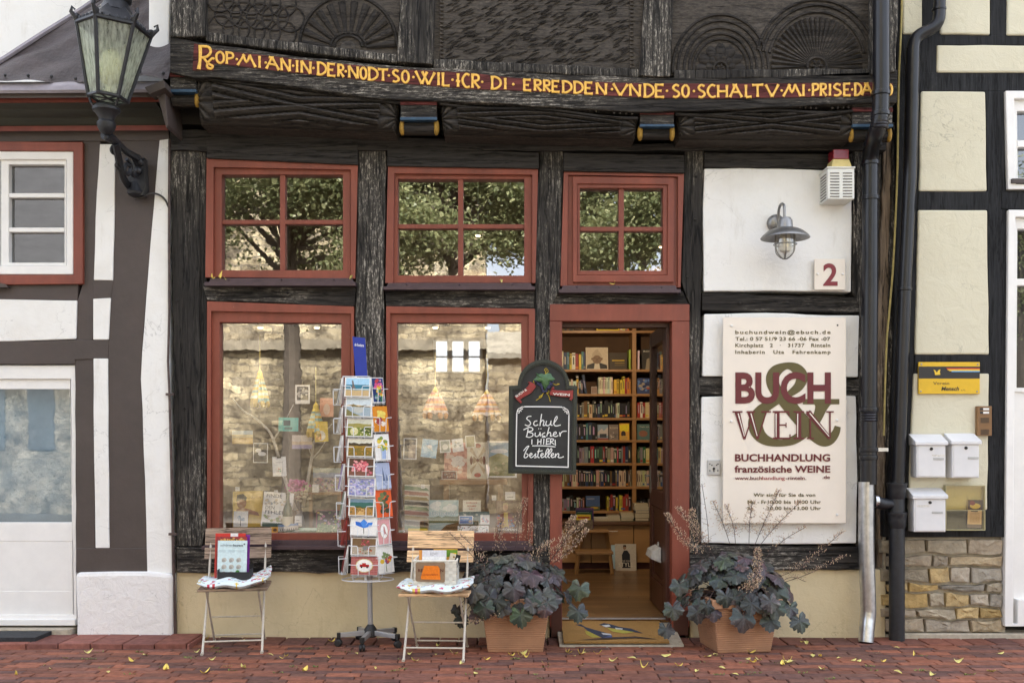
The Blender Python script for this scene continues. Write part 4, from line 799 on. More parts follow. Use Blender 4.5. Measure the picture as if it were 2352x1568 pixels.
a, b = P(*L2(1137, 1253), -.04), P(*L2(1415, 975), -.04); m = MB(); m.box(a.x, b.x, -.042, -.03, a.z, b.z); SIGNW = M('cream_acrylic', (.78, .71, .62), .35, .03, 5); m.build('plate', SIGNW, HN, bevel=.003)
m = MB(); q0, q1 = P(*L2(1215, 1210), -.043), P(*L2(1345, 1015), -.043); m.text('2', q0.x, q1.x, q0.z, (q1.z-q0.z)*.985, -.0445, (.2, .012, .02), .025); m.build('numeral', MT['paint'], HN)
for x, y in ((1166, 1110), (1390, 1112)): m = MB(); m.lathe([(.0, -.01), (.007, -.009), (.008, 0), (.008, .03)], P(*L2(x, y), -.042), 10, axis='y'); m.build('stud', MT['paintwhite'], HN, smooth=True)
S3 = zc(1.6, 2780, 1220)
KS = thing('key_switch', 'small square steel key switch plate left of the shop sign', 'key switch', P(*S3(120, 1085), -.01))
a, b = P(*S3(80, 1086), -.015), P(*S3(161, 990), -.015); m = MB(); m.box(a.x, b.x, -.018, -.006, a.z, b.z); m.build('plate', MT['alu'], KS, bevel=.002)
m = MB()
for x, y in ((95, 1015), (108, 1024), (138, 1022), (147, 1015), (95, 1058), (146, 1058)): m.lathe([(.0, -.004), (.0045, -.003), (.0045, 0)], P(*S3(x, y), -.018), 8, axis='y')
p = P(*S3(121, 1045), -.018); m.lathe([(.0, -.005), (.008, -.004), (.009, 0)], p, 12, axis='y'); m.box(p.x-.003, p.x+.003, -.0225, -.018, p.z-.022, p.z); m.build('lock', MT['dark'], KS)
# ================================================================== SHOP SIGN
SG = thing('shop_sign', 'tall cream shop sign with dark red and olive lettering', 'shop sign', P(1802, 1201, -.04)); sy = -.062
a, b = P(*S3(178, 1396), -.06), P(*S3(968, 78), -.06); m = MB(); m.box(a.x, b.x, sy, -.048, a.z, b.z); m.build('panel', SIGNW, SG, bevel=.004)
for x, y in ((233, 132), (232, 742), (908, 735), (909, 1340), (225, 1340)): m = MB(); p = P(*S3(x, y), sy); m.lathe([(.0, -.012), (.008, -.01), (.009, 0), (.009, .04)], p, 10, axis='y'); m.build('stud', MT['paintwhite'], SG, smooth=True)
m = MB(); p = P(*S3(912, 129), sy); m.lathe([(.0, -.004), (.006, -.003), (.006, 0)], p, 8, axis='y'); m.build('open_screw_hole', MT['dark'], SG)
OLV, RED_ = (.095, .074, .017), (.12, .007, .012); yT = sy-.0025
def stext(m, body, x0, x1, base, cap, col, bold=.012, **k): q0, q1, q2 = P(*S3(x0, base), yT), P(*S3(x1, base), yT), P(*S3(x0, base-cap), yT); m.text(body, q0.x, q1.x, q0.z, q2.z-q0.z, yT, col, bold, **k)
m = MB()
stext(m, 'buchundwein@ebuch.de', 258, 868, 184, 23, OLV, .022, spacing=1.28); stext(m, 'Tel.: 0 57 51/9 23 66 -06 Fax -07', 258, 866, 227, 23, OLV, .022, spacing=1.05); stext(m, 'Kirchplatz   2   \u00b7   31737   Rinteln', 258, 866, 268, 23, OLV, .022, spacing=1.12); stext(m, 'Inhaberin   Uta   Fahrenkamp', 258, 868, 311, 23, OLV, .022, spacing=1.2)
stext(m, 'Wir sind f\u00fcr Sie da von', 375, 770, 1224, 22, OLV, .022, spacing=1.06); stext(m, 'Mo - Fr', 336, 458, 1269, 22, OLV, .022); stext(m, '10.00 bis 18.00 Uhr', 466, 806, 1269, 22, OLV, .022, spacing=1.06); stext(m, 'Sa', 335, 374, 1309, 22, OLV, .022); stext(m, '10.00 bis 13.00 Uhr', 466, 806, 1309, 22, OLV, .022, spacing=1.06)
m.build('contact_lettering', MT['paint'], SG)
m = MB(); yT = sy-.002
def swash(m, pts, y, col, n=6):
    # flat brush stroke of changing width; pts = (x, y, width) in sign pixels
    c = [Vector((*S3(x, v), wd)) for x, v, wd in pts]; c = bez(c, n); wv = []
    for k, q in enumerate(c):
        t_ = (c[min(k+1, len(c)-1)]-c[max(k-1, 0)]); t_ = Vector((t_.x, t_.y)).normalized(); nn = Vector((-t_.y, t_.x))*(q.z*.57422/1.6/2); wv.append((P(q.x+nn.x, q.y+nn.y, y), P(q.x-nn.x, q.y-nn.y, y)))
    I = [(m.pt(a), m.pt(b)) for a, b in wv]
    for A, B in zip(I, I[1:]): m.face((A[0], A[1], B[1], B[0]), col)
swash(m, [(914, 775, 40), (898, 822, 52), (860, 862, 66), (812, 858, 86), (740, 800, 92), (660, 712, 92), (580, 614, 90), (512, 534, 78), (496, 470, 84), (520, 420, 74), (588, 388, 44), (650, 408, 70), (684, 456, 76), (664, 518, 62), (600, 572, 40)], yT, OLV)
swash(m, [(606, 566, 36), (520, 612, 52), (430, 668, 72), (388, 740, 92), (400, 810, 88), (452, 862, 66), (540, 882, 44), (632, 862, 56), (712, 806, 62), (776, 730, 62), (806, 660, 76), (812, 628, 120)], yT-.0004, OLV)
swash(m, [(690, 617, 34), (800, 617, 34), (924, 617, 34)], yT-.0008, OLV); m.build('ampersand', MT['paint'], SG)
m = MB(); yT = sy-.0042; stext(m, 'BUCH', 258, 870, 620, 190, RED_, .035); stext(m, 'BUCHHANDLUNG', 256, 865, 997, 45, RED_, .03, spacing=1.02); stext(m, 'franz\u00f6sische WEINE', 253, 866, 1069, 43, RED_, .028, spacing=1.02); stext(m, 'www.buch', 255, 428, 1116, 22, RED_, .018); stext(m, 'handlung', 430, 575, 1116, 22, (.32, .05, .06), .012); stext(m, '-rinteln.', 580, 712, 1116, 22, RED_, .018); stext(m, '.de', 816, 864, 1110, 22, RED_, .018)
k_ = [0]
def bar(m, x0, y0, x1, y1, w0, w1, col, dy=0):
    k_[0] += 1; swash(m, [(x0, y0, w0), ((x0+x1)/2, (y0+y1)/2, (w0+w1)/2), (x1, y1, w1)], sy-.0044-.00012*k_[0]-dy, col, 2)
for v in ((270, 684, 318, 858, 34, 16), (318, 858, 372, 690, 8, 9), (352, 684, 402, 856, 34, 16), (402, 856, 456, 684, 8, 9), (526, 684, 526, 852, 32, 32), (498, 682, 604, 682, 11, 11), (498, 852, 610, 852, 11, 11), (530, 766, 584, 766, 9, 9), (601, 678, 601, 708, 6, 9), (608, 826, 608, 856, 9, 6), (583, 752, 583, 782, 7, 7), (664, 684, 664, 852, 32, 32), (630, 682, 698, 682, 10, 10), (630, 852, 698, 852, 10, 10),
          (738, 684, 738, 852, 10, 10), (722, 682, 864, 852, 36, 22), (864, 682, 864, 852, 10, 10), (712, 682, 746, 682, 9, 9), (716, 852, 762, 852, 9, 9), (840, 682, 888, 682, 9, 9), (240, 682, 304, 682, 10, 10), (330, 682, 384, 682, 10, 10), (424, 682, 486, 682, 10, 10)): bar(m, *v, RED_)
for v in ((276, 692, 316, 838), (358, 692, 398, 836), (519, 694, 519, 844), (657, 694, 657, 844), (734, 690, 858, 838)): bar(m, *v, 7, 5, (.8, .74, .66), .003)
m.build('name_lettering', MT['paint'], SG)
# ================================================================== RIGHT HOUSE FITTINGS
Z8 = zc(1.96, 3540, 1400)
VS = thing('association_sign', 'yellow and black sign with butterfly and rainbow stripes', 'sign', P(2180, 904, -.03)); yv = -.036
a, b = P(*Z8(263, 342), yv), P(*Z8(744, 93), yv); m = MB(); m.box(a.x, b.x, yv, -.02, a.z, b.z, (.68, .42, .01)); m.build('panel', MT['paint'], VS, bevel=.002)
m = MB()
def zr(x0, y0, x1, y1, y, col): p, q = P(*Z8(x0, y1), y), P(*Z8(x1, y0), y); m.poly([(p.x, y, p.z), (q.x, y, p.z), (q.x, y, q.z), (p.x, y, q.z)], col)
zr(264, 128, 743, 222, yv-.001, (.015, .013, .014))
for x, y, c in ((480, 137, (.25, .02, .01)), (486, 144, (.6, .1, .02)), (492, 150, (.75, .45, .02)), (505, 156, (.72, .5, .05)), (522, 163, (.1, .35, .65))): zr(x, y, 743, y+8, yv-.0015-.0001*y/10, c)
m.poly([P(*Z8(x, y), yv-.004) for x, y in ((380, 152), (395, 158), (407, 176), (418, 157), (434, 150), (430, 172), (434, 192), (412, 194), (392, 194), (390, 176))], (.75, .5, .03))
p0, p1, p2 = P(*Z8(377, 270), yv), P(*Z8(502, 270), yv), P(*Z8(377, 248), yv); m.text('Verein', p0.x, p1.x, p0.z, p2.z-p0.z, yv-.002, (.02, .018, .015), .0)
p0, p1, p2 = P(*Z8(440, 316), yv), P(*Z8(580, 316), yv), P(*Z8(440, 286), yv); m.text('Mensch', p0.x, p1.x, p0.z, p2.z-p0.z, yv-.002, (.02, .018, .015), .022, shear=.25)
p0, p1, p2 = P(*Z8(594, 318), yv), P(*Z8(632, 318), yv), P(*Z8(594, 306), yv); m.text('e.V.', p0.x, p1.x, p0.z, p2.z-p0.z, yv-.002, (.1, .08, .03), .0)
m.build('lettering', MT['paint'], VS)
for x, y in ((285, 110), (726, 112), (280, 322), (722, 324)): m = MB(); m.lathe([(0, -.004), (.006, -.003), (.006, 0)], P(*Z8(x, y), yv), 8, axis='y'); m.build('screw', MT['steel'], VS)
IC = thing('intercom', 'brown door intercom with two white name tabs and two speaker grilles', 'intercom', P(*Z8(778, 670), -.02))
a, b = P(*Z8(720, 670), -.04), P(*Z8(836, 438), -.04); m = MB(); m.box(a.x, b.x, -.045, -.01, a.z, b.z); m.build('case', M('brown_anodised', (.2, .1, .035), .4, .1, 10), IC, bevel=.003)
yv = -.0465
for y in (452, 480): m = MB(); zr(745, y, 817, y+18, yv, (.02, .02, .02)); zr(770, y+1, 816, y+17, yv-.0003, (.75, .74, .7)); m.build('name_tab', MT['paint'], IC)
for y0 in (530, 622):
    m = MB()
    for k in range(6): zr(750, y0+k*7, 816, y0+k*7+4, yv-.0003, (.03, .02, .01))
    m.build('speaker_grille', MT['paint'], IC)
def mailbox(x0, y0, x1, y1, lab, sticker):
    d = -.125; T = thing('mailbox', lab, 'mailbox', P((x0+x1)/2, y1, -.06)); a, b = P(x0+8, y1, d), P(x1-4, y0+22, d); m = MB(); m.box(a.x, b.x, d, -.018, a.z, b.z); m.box(a.x+.008, b.x-.006, d-.004, d+.01, a.z+.006, b.z-.004)
    WH = MT['mail']; m.build('case', WH, T, bevel=.004)
    m = MB(); zt = P(0, y0, -.02).z; pr = [(-.14, b.z-.012), (-.14, b.z+.012), (-.018, zt), (-.018, b.z-.012)]; xa, xb = a.x-.012, b.x+.012
    I = [[m.pt((x, y, z)) for y, z in pr] for x in (xa, xb)]; m.face(I[0][::-1]); m.face(I[1])
    for k in range(4): q = (k+1) % 4; m.face((I[0][k], I[0][q], I[1][q], I[1][k]))
    m.build('lid', WH, T, bevel=.004)
    m = MB(); cx_ = (a.x+b.x)/2; zl = b.z-.036; m.lathe([(0, -.009), (.010, -.008), (.011, 0)], (cx_, d-.003, zl), 12, axis='y'); m.build('lock', MT['dark'], T, smooth=True)
    m = MB(); m.box(cx_+.012, cx_+.085, d-.0055, d-.003, zl-.075, zl-.06); m.box(cx_+.014, cx_+.083, d-.0085, d-.0055, zl-.071, zl-.0685); m.build('name_slot', M('slot_grey', (.45, .45, .44), .5), T)
    if sticker: m = MB(); x_, z_ = sticker; m.box(cx_+x_, cx_+x_+.085, d-.0055, d-.003, zl+z_, zl+z_+.014); m.build('sticker', M('worn_sticker', (.62, .6, .56), .6, .35, 150), T)
MT['mail'] = M('mailbox_white', (.68, .68, .69), .3, .05, 6)
mailbox(2097, 996, 2176, 1096, 'white mailbox with a name sticker, directly left of its twin under the yellow sign', (.004, -.052)); mailbox(2179, 994, 2253, 1097, 'white mailbox without sticker, right one of the upper pair', None); mailbox(2091, 1119, 2176, 1221, 'lone white mailbox with scraped sticker beside the clear leaflet holder', (-.09, -.03))
LHd = thing('leaflet_holder', 'clear plastic leaflet holder screwed to the black sill beam', 'leaflet holder', P(2216, 1216, -.03))
m = MB(); a, b = P(*Z8(476, 1408), -.05), P(*Z8(780, 1062), -.05)
for y in (-.052, -.022): m.poly([(a.x, y, a.z), (b.x, y, a.z), (b.x, y, b.z), (a.x, y, b.z)])
m.build('acrylic_sheet', glassy('yellowed_acrylic', .10, (.9, .85, .62), 0), LHd)
m = MB(); m.frame([(a.x-.003, a.z-.003), (b.x+.003, a.z-.003), (b.x+.003, b.z+.003), (a.x-.003, b.z+.003)], [(a.x+.002, a.z+.002), (b.x-.002, a.z+.002), (b.x-.002, b.z-.002), (a.x+.002, b.z-.002)], -.056, -.02); m.box(a.x, b.x, -.056, -.05, P(*Z8(0, 1255), -.05).z-.002, P(*Z8(0, 1255), -.05).z+.002); m.build('acrylic_edge', M('acrylic_edge', (.4, .36, .2), .3), LHd)
# ================================================================== PRINTED THINGS: cards, covers, posters
W_ = (.8, .79, .76)
def art_layers(m, w, h, art, y0=-.0004, rr=None, org=(0, 0)):
    rr = rr or random.Random(1); d = [y0]; ox, oz = org
    def X(u, v): return (ox+(u-.5)*w, d[0], oz+v*h)
    def G(c): return tuple(v**1.28*1.04 for v in c) if max(c) < .72 or max(c)-min(c) > .15 else c
    for a in art:
        a = tuple(G(q) if isinstance(q, tuple) and len(q) == 3 and isinstance(q[0], (int, float)) else q for q in a); k = a[0]; d[0] -= .00025
        if k == 'r': m.poly([X(a[1], a[2]), X(a[3], a[2]), X(a[3], a[4]), X(a[1], a[4])], a[5])
        elif k == 'e': m.poly([X(a[1]+a[3]*cos(2*pi*i/14), a[2]+a[4]*sin(2*pi*i/14)) for i in range(14)], a[5])
        elif k == 'p': m.poly([X(*q) for q in a[1]], a[2])
        elif k == 'b':
            x0, x1 = (a[5], 1-a[5]) if len(a) > 5 else (.05, .95); n = 9
            pts = [(x1, a[1]), (x0, a[1])][::-1]; top = [(x1+(x0-x1)*i/n, a[2]+(a[4] if len(a) > 4 else 0)*rr.uniform(-1, 1)) for i in range(n+1)]; m.poly([X(*q) for q in pts+top], a[3])
        elif k == 's':
            _, n, x0, v0, x1, v1, r_, cols = a
            for i in range(n):
                d[0] -= .00003; cx_, cz_ = rr.uniform(x0, x1), rr.uniform(v0, v1); q = r_*rr.uniform(.5, 1.2); t_ = rr.uniform(0, 6); m.poly([X(cx_+q*cos(t_+i2)*(h/w if w > h else 1), cz_+q*.8*sin(t_+i2)*(1 if w > h else w/h)) for i2 in (0, .9, 2.1, 3.2, 4.4, 5.4)], rr.choice(cols))
        elif k == 't':
            _, body, x0, x1, v, cap, col, bold = a; m.text(body, ox+(x0-.5)*w, ox+(x1-.5)*w, oz+v*h, cap*h, d[0], col, bold)
def place(o, loc, rz=0, rx=0, ry=0): o.location = loc; o.rotation_euler = (rx, ry, rz); return o
def card(name, w, h, art, label, cat, group=None, t=.002, base=W_, seed=0, mat='print'):
    m = MB(); m.box(-w/2, w/2, 0, t, 0, h, base); art_layers(m, w, h, art, rr=random.Random(seed)); o = m.build(name, MT[mat], local=True)
    return tag(o, label, cat, group)
def frame_(b=.05): return b
SKY, SEA, SAND, GR, DGR = (.5, .66, .8), (.08, .27, .36), (.62, .48, .28), (.25, .3, .07), (.06, .09, .03)
ARTS = {
 'gull': [('b', .05, .95, (.45, .66, .8)), ('b', .3, .62, SEA), ('b', .36, .42, (.55, .66, .68), .01), ('b', .05, .34, SAND, .01), ('p', [(.27, .3), (.3, .6), (.27, .85), (.33, .8), (.37, .55), (.45, .4), (.34, .44)], (.25, .2, .18))],
 'lake': [('b', .05, .95, (.6, .68, .72)), ('b', .5, .6, (.75, .6, .36), .02), ('p', [(.05, .5), (.3, .66), (.5, .54), (.75, .62), (.95, .5)], (.3, .24, .12)), ('b', .05, .48, (.42, .5, .55)), ('e', .5, .35, .2, .16, (.55, .56, .52)), ('p', [(.05, .05), (.05, .4), (.3, .2), (.6, .05)], (.28, .26, .12))],
 'meadow': [('b', .05, .95, (.66, .66, .56)), ('b', .05, .72, (.4, .36, .13), .03), ('b', .05, .5, GR, .04), ('e', .3, .3, .16, .22, (.72, .68, .4)), ('p', [(.5, .3), (.7, .55), (.95, .45), (.95, .2)], (.12, .16, .05)), ('s', 30, .1, .1, .9, .45, .05, [(.7, .62, .3), (.3, .3, .1), (.75, .7, .55)])],
 'hills': [('b', .05, .95, (.72, .7, .58)), ('b', .05, .74, (.12, .09, .05), .05), ('b', .05, .6, (.42, .28, .06), .02), ('p', [(.05, .05), (.05, .4), (.5, .5), (.95, .3), (.95, .05)], (.3, .22, .05)), ('s', 24, .1, .1, .9, .4, .05, [(.5, .25, .05), (.2, .17, .05)])],
 'pinkbloom': [('b', .05, .95, (.17, .1, .07)), ('b', .05, .3, (.28, .14, .1), .03), ('s', 60, .2, .3, .72, .85, .08, [(.72, .2, .22), (.8, .36, .36), (.55, .1, .13)]), ('s', 8, .75, .1, .92, .35, .06, [(.6, .15, .2)])],
 'irisfield': [('b', .05, .95, (.42, .42, .6)), ('s', 110, .1, .1, .9, .9, .07, [(.2, .22, .5), (.5, .45, .7), (.6, .6, .7), (.3, .35, .3), (.7, .6, .55)])],
 'dunes': [('b', .05, .95, (.25, .35, .42)), ('b', .05, .75, (.08, .2, .17), .02), ('b', .05, .52, (.12, .16, .06), .05), ('b', .05, .45, (.5, .3, .1), .06), ('p', [(.3, .05), (.5, .4), (.7, .38), (.6, .05)], (.68, .48, .22)), ('s', 22, .08, .1, .92, .4, .05, [(.35, .18, .05), (.15, .14, .05)])],
 'blueflower': [('p', [(.5, .4), (.2, .55), (.18, .75), (.35, .72)], (.05, .2, .6)), ('p', [(.5, .4), (.8, .5), (.84, .72), (.66, .7)], (.08, .28, .7)), ('p', [(.5, .38), (.36, .7), (.5, .88), (.64, .7)], (.12, .33, .74)), ('p', [(.49, .4), (.52, .4), (.53, .08), (.51, .08)], (.1, .12, .08))],
 'stilllife': [('b', .05, .95, (.26, .17, .09)), ('b', .05, .5, (.5, .44, .36), .05), ('s', 26, .4, .55, .75, .9, .07, [(.4, .06, .06), (.55, .12, .12), (.2, .05, .05)]), ('e', .57, .42, .12, .14, (.3, .28, .27)), ('s', 22, .1, .1, .85, .35, .06, [(.5, .08, .04), (.65, .55, .4), (.15, .15, .06)])],
 'gingham': [('r', 0, 0, 1, 1, (.42, .06, .06))]+[('r', i/18, 0, i/18+.028, 1, (.6, .25, .23)) for i in range(18)]+[('r', 0, i/11, 1, i/11+.045, (.62, .28, .26)) for i in range(11)]+[('e', .5, .5, .33, .38, (.7, .6, .3)), ('e', .5, .5, .3, .35, (.82, .8, .75)), ('r', .33, .42, .68, .56, (.45, .02, .02)), ('e', .4, .42, .035, .06, (.05, .03, .03)), ('e', .61, .42, .035, .06, (.05, .03, .03)), ('r', .42, .56, .56, .64, (.5, .05, .04))],
 'darkbouquet': [('r', .04, .03, .96, .97, (.03, .07, .22)), ('s', 26, .15, .55, .85, .92, .13, [(.6, .08, .25), (.65, .3, .4), (.5, .04, .05)]), ('s', 24, .3, .3, .9, .65, .11, [(.75, .6, .05), (.1, .25, .08), (.7, .2, .05)]), ('s', 14, .2, .08, .8, .3, .1, [(.05, .2, .1), (.3, .4, .5)])],
 'orangeflower': [('r', 0, 0, 1, 1, (.7, .32, .02)), ('s', 14, .35, .45, .75, .8, .13, [(.75, .6, .12), (.1, .16, .04)]), ('s', 16, .2, .25, .85, .5, .12, [(.8, .75, .65), (.35, .05, .05)])],
 'sunflowers': [('s', 15, .25, .45, .85, .85, .14, [(.75, .45, .03), (.7, .55, .05), (.2, .28, .06)]), ('p', [(.4, .05), (.36, .4), (.72, .4), (.68, .05)], (.42, .52, .72)), ('s', 8, .4, .4, .7, .5, .09, [(.2, .3, .08)])],
 'sail': [('r', 0, 0, 1, 1, (.45, .5, .64)), ('p', [(.45, .3), (.5, .88), (.62, .3)], (.16, .2, .3)), ('p', [(.66, .3), (.7, .6), (.85, .3)], (.22, .27, .38)), ('r', .0, .0, 1, .28, (.52, .57, .7)), ('s', 12, .4, .02, .8, .26, .07, [(.3, .35, .48)])],
 'orangeleaf': [('r', 0, 0, 1, 1, (.72, .16, .04)), ('s', 16, .25, .2, .8, .85, .15, [(.08, .1, .04), (.16, .18, .06), (.05, .06, .03)])],
 'fairy': [('r', .04, .03, .96, .97, (.72, .42, .42)), ('e', .5, .52, .3, .3, (.5, .36, .2)), ('e', .5, .52, .27, .28, (.85, .83, .8)), ('p', [(.48, .7), (.55, .7), (.6, .5), (.7, .35), (.55, .42), (.4, .3), (.45, .5)], (.55, .3, .28))],
 'pansies': [('s', 12, .25, .35, .8, .6, .14, [(.2, .04, .25), (.75, .5, .04), (.5, .1, .05), (.1, .06, .15)]), ('s', 10, .3, .55, .75, .75, .1, [(.18, .25, .1)]), ('p', [(.48, .05), (.53, .05), (.52, .4), (.5, .4)], (.2, .25, .12))],
 'red': [('r', 0, 0, 1, 1, (.25, .03, .03))],
}
# ================================================================== POSTCARD RACK
ZK = zc(523/340, 1280, 1320); RY = -.24
RK = thing('postcard_rack', 'revolving wire postcard rack on a grey pole with five castors', 'card rack', (P(851, 0, RY).x, RY, 0))
pb, pt_ = P(851, 1447, RY), P(822, 862, RY); m = MB()
m.tube([Vector((pb.x, RY, .10)), P(849, 1322, RY)], .017, 14); m.lathe([(.022, 0), (.024, .02), (.024, .03), (.017, .04)], P(849, 1328, RY), 12); m.build('pole', MT['alu'], RK, smooth=True)
m = MB(); m.lathe([(.0, .055), (.036, .055), (.042, .06), (.042, .105), (.03, .125), (.018, .14)], (pb.x, RY, 0), 16); m.build('hub', MT['black'], RK, smooth=True)
for k in range(5):
    a = radians(-97+72*k); u = Vector((cos(a), sin(a), 0)); n = Vector((-u.y, u.x, 0)); c = Vector((pb.x, RY, 0)); L_ = .205
    m = MB(); I = [[m.pt(c+u*d+n*s*.013+Vector((0, 0, z))) for s, z in ((-1, z0), (1, z0), (1, z1), (-1, z1))] for d, z0, z1 in ((.035, .068, .10), (L_, .06, .088))]
    m.face(I[0]); m.face(I[1][::-1])
    for j in range(4): q = (j+1) % 4; m.face((I[0][j], I[1][j], I[1][q], I[0][q]))
    A = m.build('base_arm', MT['alu'], RK, bevel=.002)
    m = MB(); m.T = Matrix.Translation(c+u*L_) @ Matrix.Rotation(a, 4, 'Z'); m.box(-.01, .014, -.0145, .0145, .056, .09); m.box(-.006, .006, -.01, .01, .035, .06); m.build('end_cap', MT['black'], A, bevel=.002)
    m = MB(); m.T = Matrix.Translation(c+u*(L_+.004)+Vector((0, 0, .024))) @ Matrix.Rotation(a+radians(35*k+20), 4, 'Z')
    for s in (-1, 1): m.lathe([(.0, s*.002), (.021, s*.002), (.024, s*.006), (.024, s*.014), (.019, s*.019), (.0, s*.02)], (0, 0, 0), 16, axis='y')
    m.box(-.012, .012, -.003, .003, 0, .03); m.build('castor', MT['black'], A, smooth=True)
m = MB(); C0, C1 = P(845, 1328, RY), P(822, 866, RY)
for dx, dy in ((-.085, -.085), (.085, -.085), (.085, .085), (-.085, .085), (0, -.1), (.0, .0)): m.tube([C0+Vector((dx, dy, 0)), C1+Vector((dx, dy, 0))], .0032 if dx else .008, 6)
for k in range(12):
    c = C0.lerp(C1, k/11); m.tube([c+Vector((dx, dy, 0)) for dx, dy in ((-.085, -.085), (.085, -.085), (.085, .085), (-.085, .085))], .0026, 5, closed=True)
m.tube([C0+Vector((.17*cos(2*pi*k/24), .13*sin(2*pi*k/24), -.004)) for k in range(24)], .004, 6, closed=True); m.build('wire_frame', MT['wire'], RK, smooth=True)
for s in (-1, 1): m = MB(); m.prism([(C0.x+s*.05-.028, C0.z+.02), (C0.x+s*.05+.028, C0.z+.02), (C1.x+s*.05+.028, C1.z), (C1.x+s*.05-.028, C1.z)], RY-.02, RY-.014); m.build('back_strip', MT['alu'], RK)
m = MB(); q = [P(*ZK(x, y), RY-.03) for x, y in ((200, 40), (278, 49), (292, 292), (219, 285))]; m.prism([(p.x, p.z) for p in q], RY-.034, RY-.028, (.008, .03, .3)); HB = m.build('header_board', MT['paint'], RK)
p0, p1, p2 = P(*ZK(212, 92), RY-.034), P(*ZK(276, 92), RY), P(*ZK(212, 80), RY-.034); m = MB(); m.text('die Kunstkarte', p0.x, p1.x-.002, p0.z-.004, .017, RY-.0355, (.75, .78, .85), .02, rot=-.12); m.build('lettering', MT['paint'], HB)
def pocket(loc, w, h, rz):
    m = MB(); m.T = Matrix.Translation(loc) @ Matrix.Rotation(rz, 4, 'Z')
    for s in (-1, 1): m.tube([(s*(w/2+.01), .035, h*.55), (s*(w/2+.012), -.012, h*.55), (s*(w*.24), -.014, h*.53), (s*w*.21, -.014, h*.45), (s*w*.2, -.012, -.006), (s*w*.2, .035, -.006)], .0026, 6)
    m.box(-w/2, w/2, .0, .035, -.007, -.005); m.build('wire_pocket', MT['wire'], RK, smooth=True)
GC = 'postcards in the revolving rack'
FR = [(148, 308, 288, 410, 'gull', 'white bordered postcard of a gull over a beach, topmost at the front of the rack'), (152, 318, 412, 533, 'lake', 'postcard of a hazy lake with gold sky, directly under the gull card'), (160, 322, 544, 655, 'meadow', 'postcard of a pale meadow with white blossom, third from top at rack front'), (164, 326, 666, 778, 'hills', 'postcard of ochre fields under a dark wooded hill'),
      (167, 334, 785, 900, 'pinkbloom', 'postcard of pink blossom on a dark brown ground'), (168, 339, 906, 1021, 'irisfield', 'postcard of dabbed violet and blue flowers'), (173, 332, 1032, 1142, 'dunes', 'postcard of golden sand dunes before a green sea'), (184, 348, 1148, 1262, 'blueflower', 'white postcard with one bright blue flower'), (187, 348, 1276, 1384, 'stilllife', 'postcard of a brown still life with red fruit and flowers'), (188, 354, 1392, 1503, 'gingham', 'red gingham card with a small red car, lowest at the rack front')]
RT = [(328, 402, 290, 446, 'darkbouquet', 'dark blue upright card with a bright bouquet'), (334, 425, 466, 623, 'orangeflower', 'orange upright card with yellow and white flowers'), (346, 436, 638, 800, 'sunflowers', 'white upright card with sunflowers in a blue vase'), (350, 440, 814, 975, 'sail', 'pale blue upright card with dark sails'), (352, 450, 978, 1148, 'orangeleaf', 'bright orange upright card with dark green leaves'), (360, 443, 1158, 1318, 'fairy', 'pink upright card with a white oval and dancing figure'), (362, 460, 1322, 1492, 'pansies', 'white upright card with pansies, lowest on the right face of the rack')]
fy = RY-.125
for i, (x0, x1, y0, y1, art, lab) in enumerate(FR):
    p, q = P(*ZK(x0, y1), fy), P(*ZK(x1, y0), fy); w_, h_ = q.x-p.x, q.z-p.z; c = Vector(((p.x+q.x)/2, fy, p.z))
    o = card('postcard', w_, h_, ARTS[art], lab, 'postcard', GC, .012 if i in (1, 7, 9) else .007, seed=i); place(o, c, radians(-2), radians(-7), radians(1.5)); pocket(c, w_, h_, radians(-2))
ra = radians(46)
for i, (x0, x1, y0, y1, art, lab) in enumerate(RT):
    d = RY-.075; p, q = P(*ZK(x0, y1), d), P(*ZK(x1, y0), d); w_, h_ = (q.x-p.x)/cos(ra-radians(8)), q.z-p.z; c = Vector(((p.x+q.x)/2, d, p.z))
    o = card('postcard', w_, h_, ARTS[art], lab, 'postcard', GC, .014, seed=40+i); place(o, c, ra, radians(-6), radians(-2)); pocket(c, w_, h_, ra)
LFT = [(93, 145, 296, 455), (93, 150, 473, 630), (99, 146, 646, 805), (103, 162, 820, 980), (112, 166, 990, 1150), (120, 175, 1160, 1320), (127, 178, 1322, 1490)]
EC = [((.3, .27, .2), 'brown and sand coloured'), ((.45, .42, .4), 'pale portrait'), ((.7, .68, .66), 'nearly blank white'), ((.35, .28, .45), 'violet patterned'), ((.22, .26, .2), 'grey green'), ((.3, .035, .03), 'dark red'), ((.25, .06, .05), 'black and red')]
la = radians(-79)
for i, (x0, x1, y0, y1) in enumerate(LFT):
    d = RY-.05; p, q = P(*ZK(x0, y1), d), P(*ZK(x1, y0), d); h_ = q.z-p.z; c = Vector(((p.x*.6+q.x*.4), d, p.z)); n_ = Vector((sin(la), -cos(la), 0))
    for k in range(4):
        col, cn = EC[i]; col2 = col if k == 3 else tuple(min(.8, .5+.3*v) for v in col)
        if i == 5: col2 = (.28, .035, .03)
        o = card('postcard', .125, h_, [('r', .04, .03, .96, .97, col)], '%s card in the %s left side fan, %s' % (cn, ['top', 'second', 'third', 'fourth', 'fifth', 'sixth', 'lowest'][i], ['hindmost', 'next to the back', 'next to the front', 'foremost'][k]), 'postcard', GC, .0025, base=col2 if i == 5 else W_, seed=80+i)
        place(o, c+n_*(.012*k-.022), la+radians(2.5*k-4), radians(-2-2.6*k), 0)
    pocket(c+n_*.02, .125, h_, la)
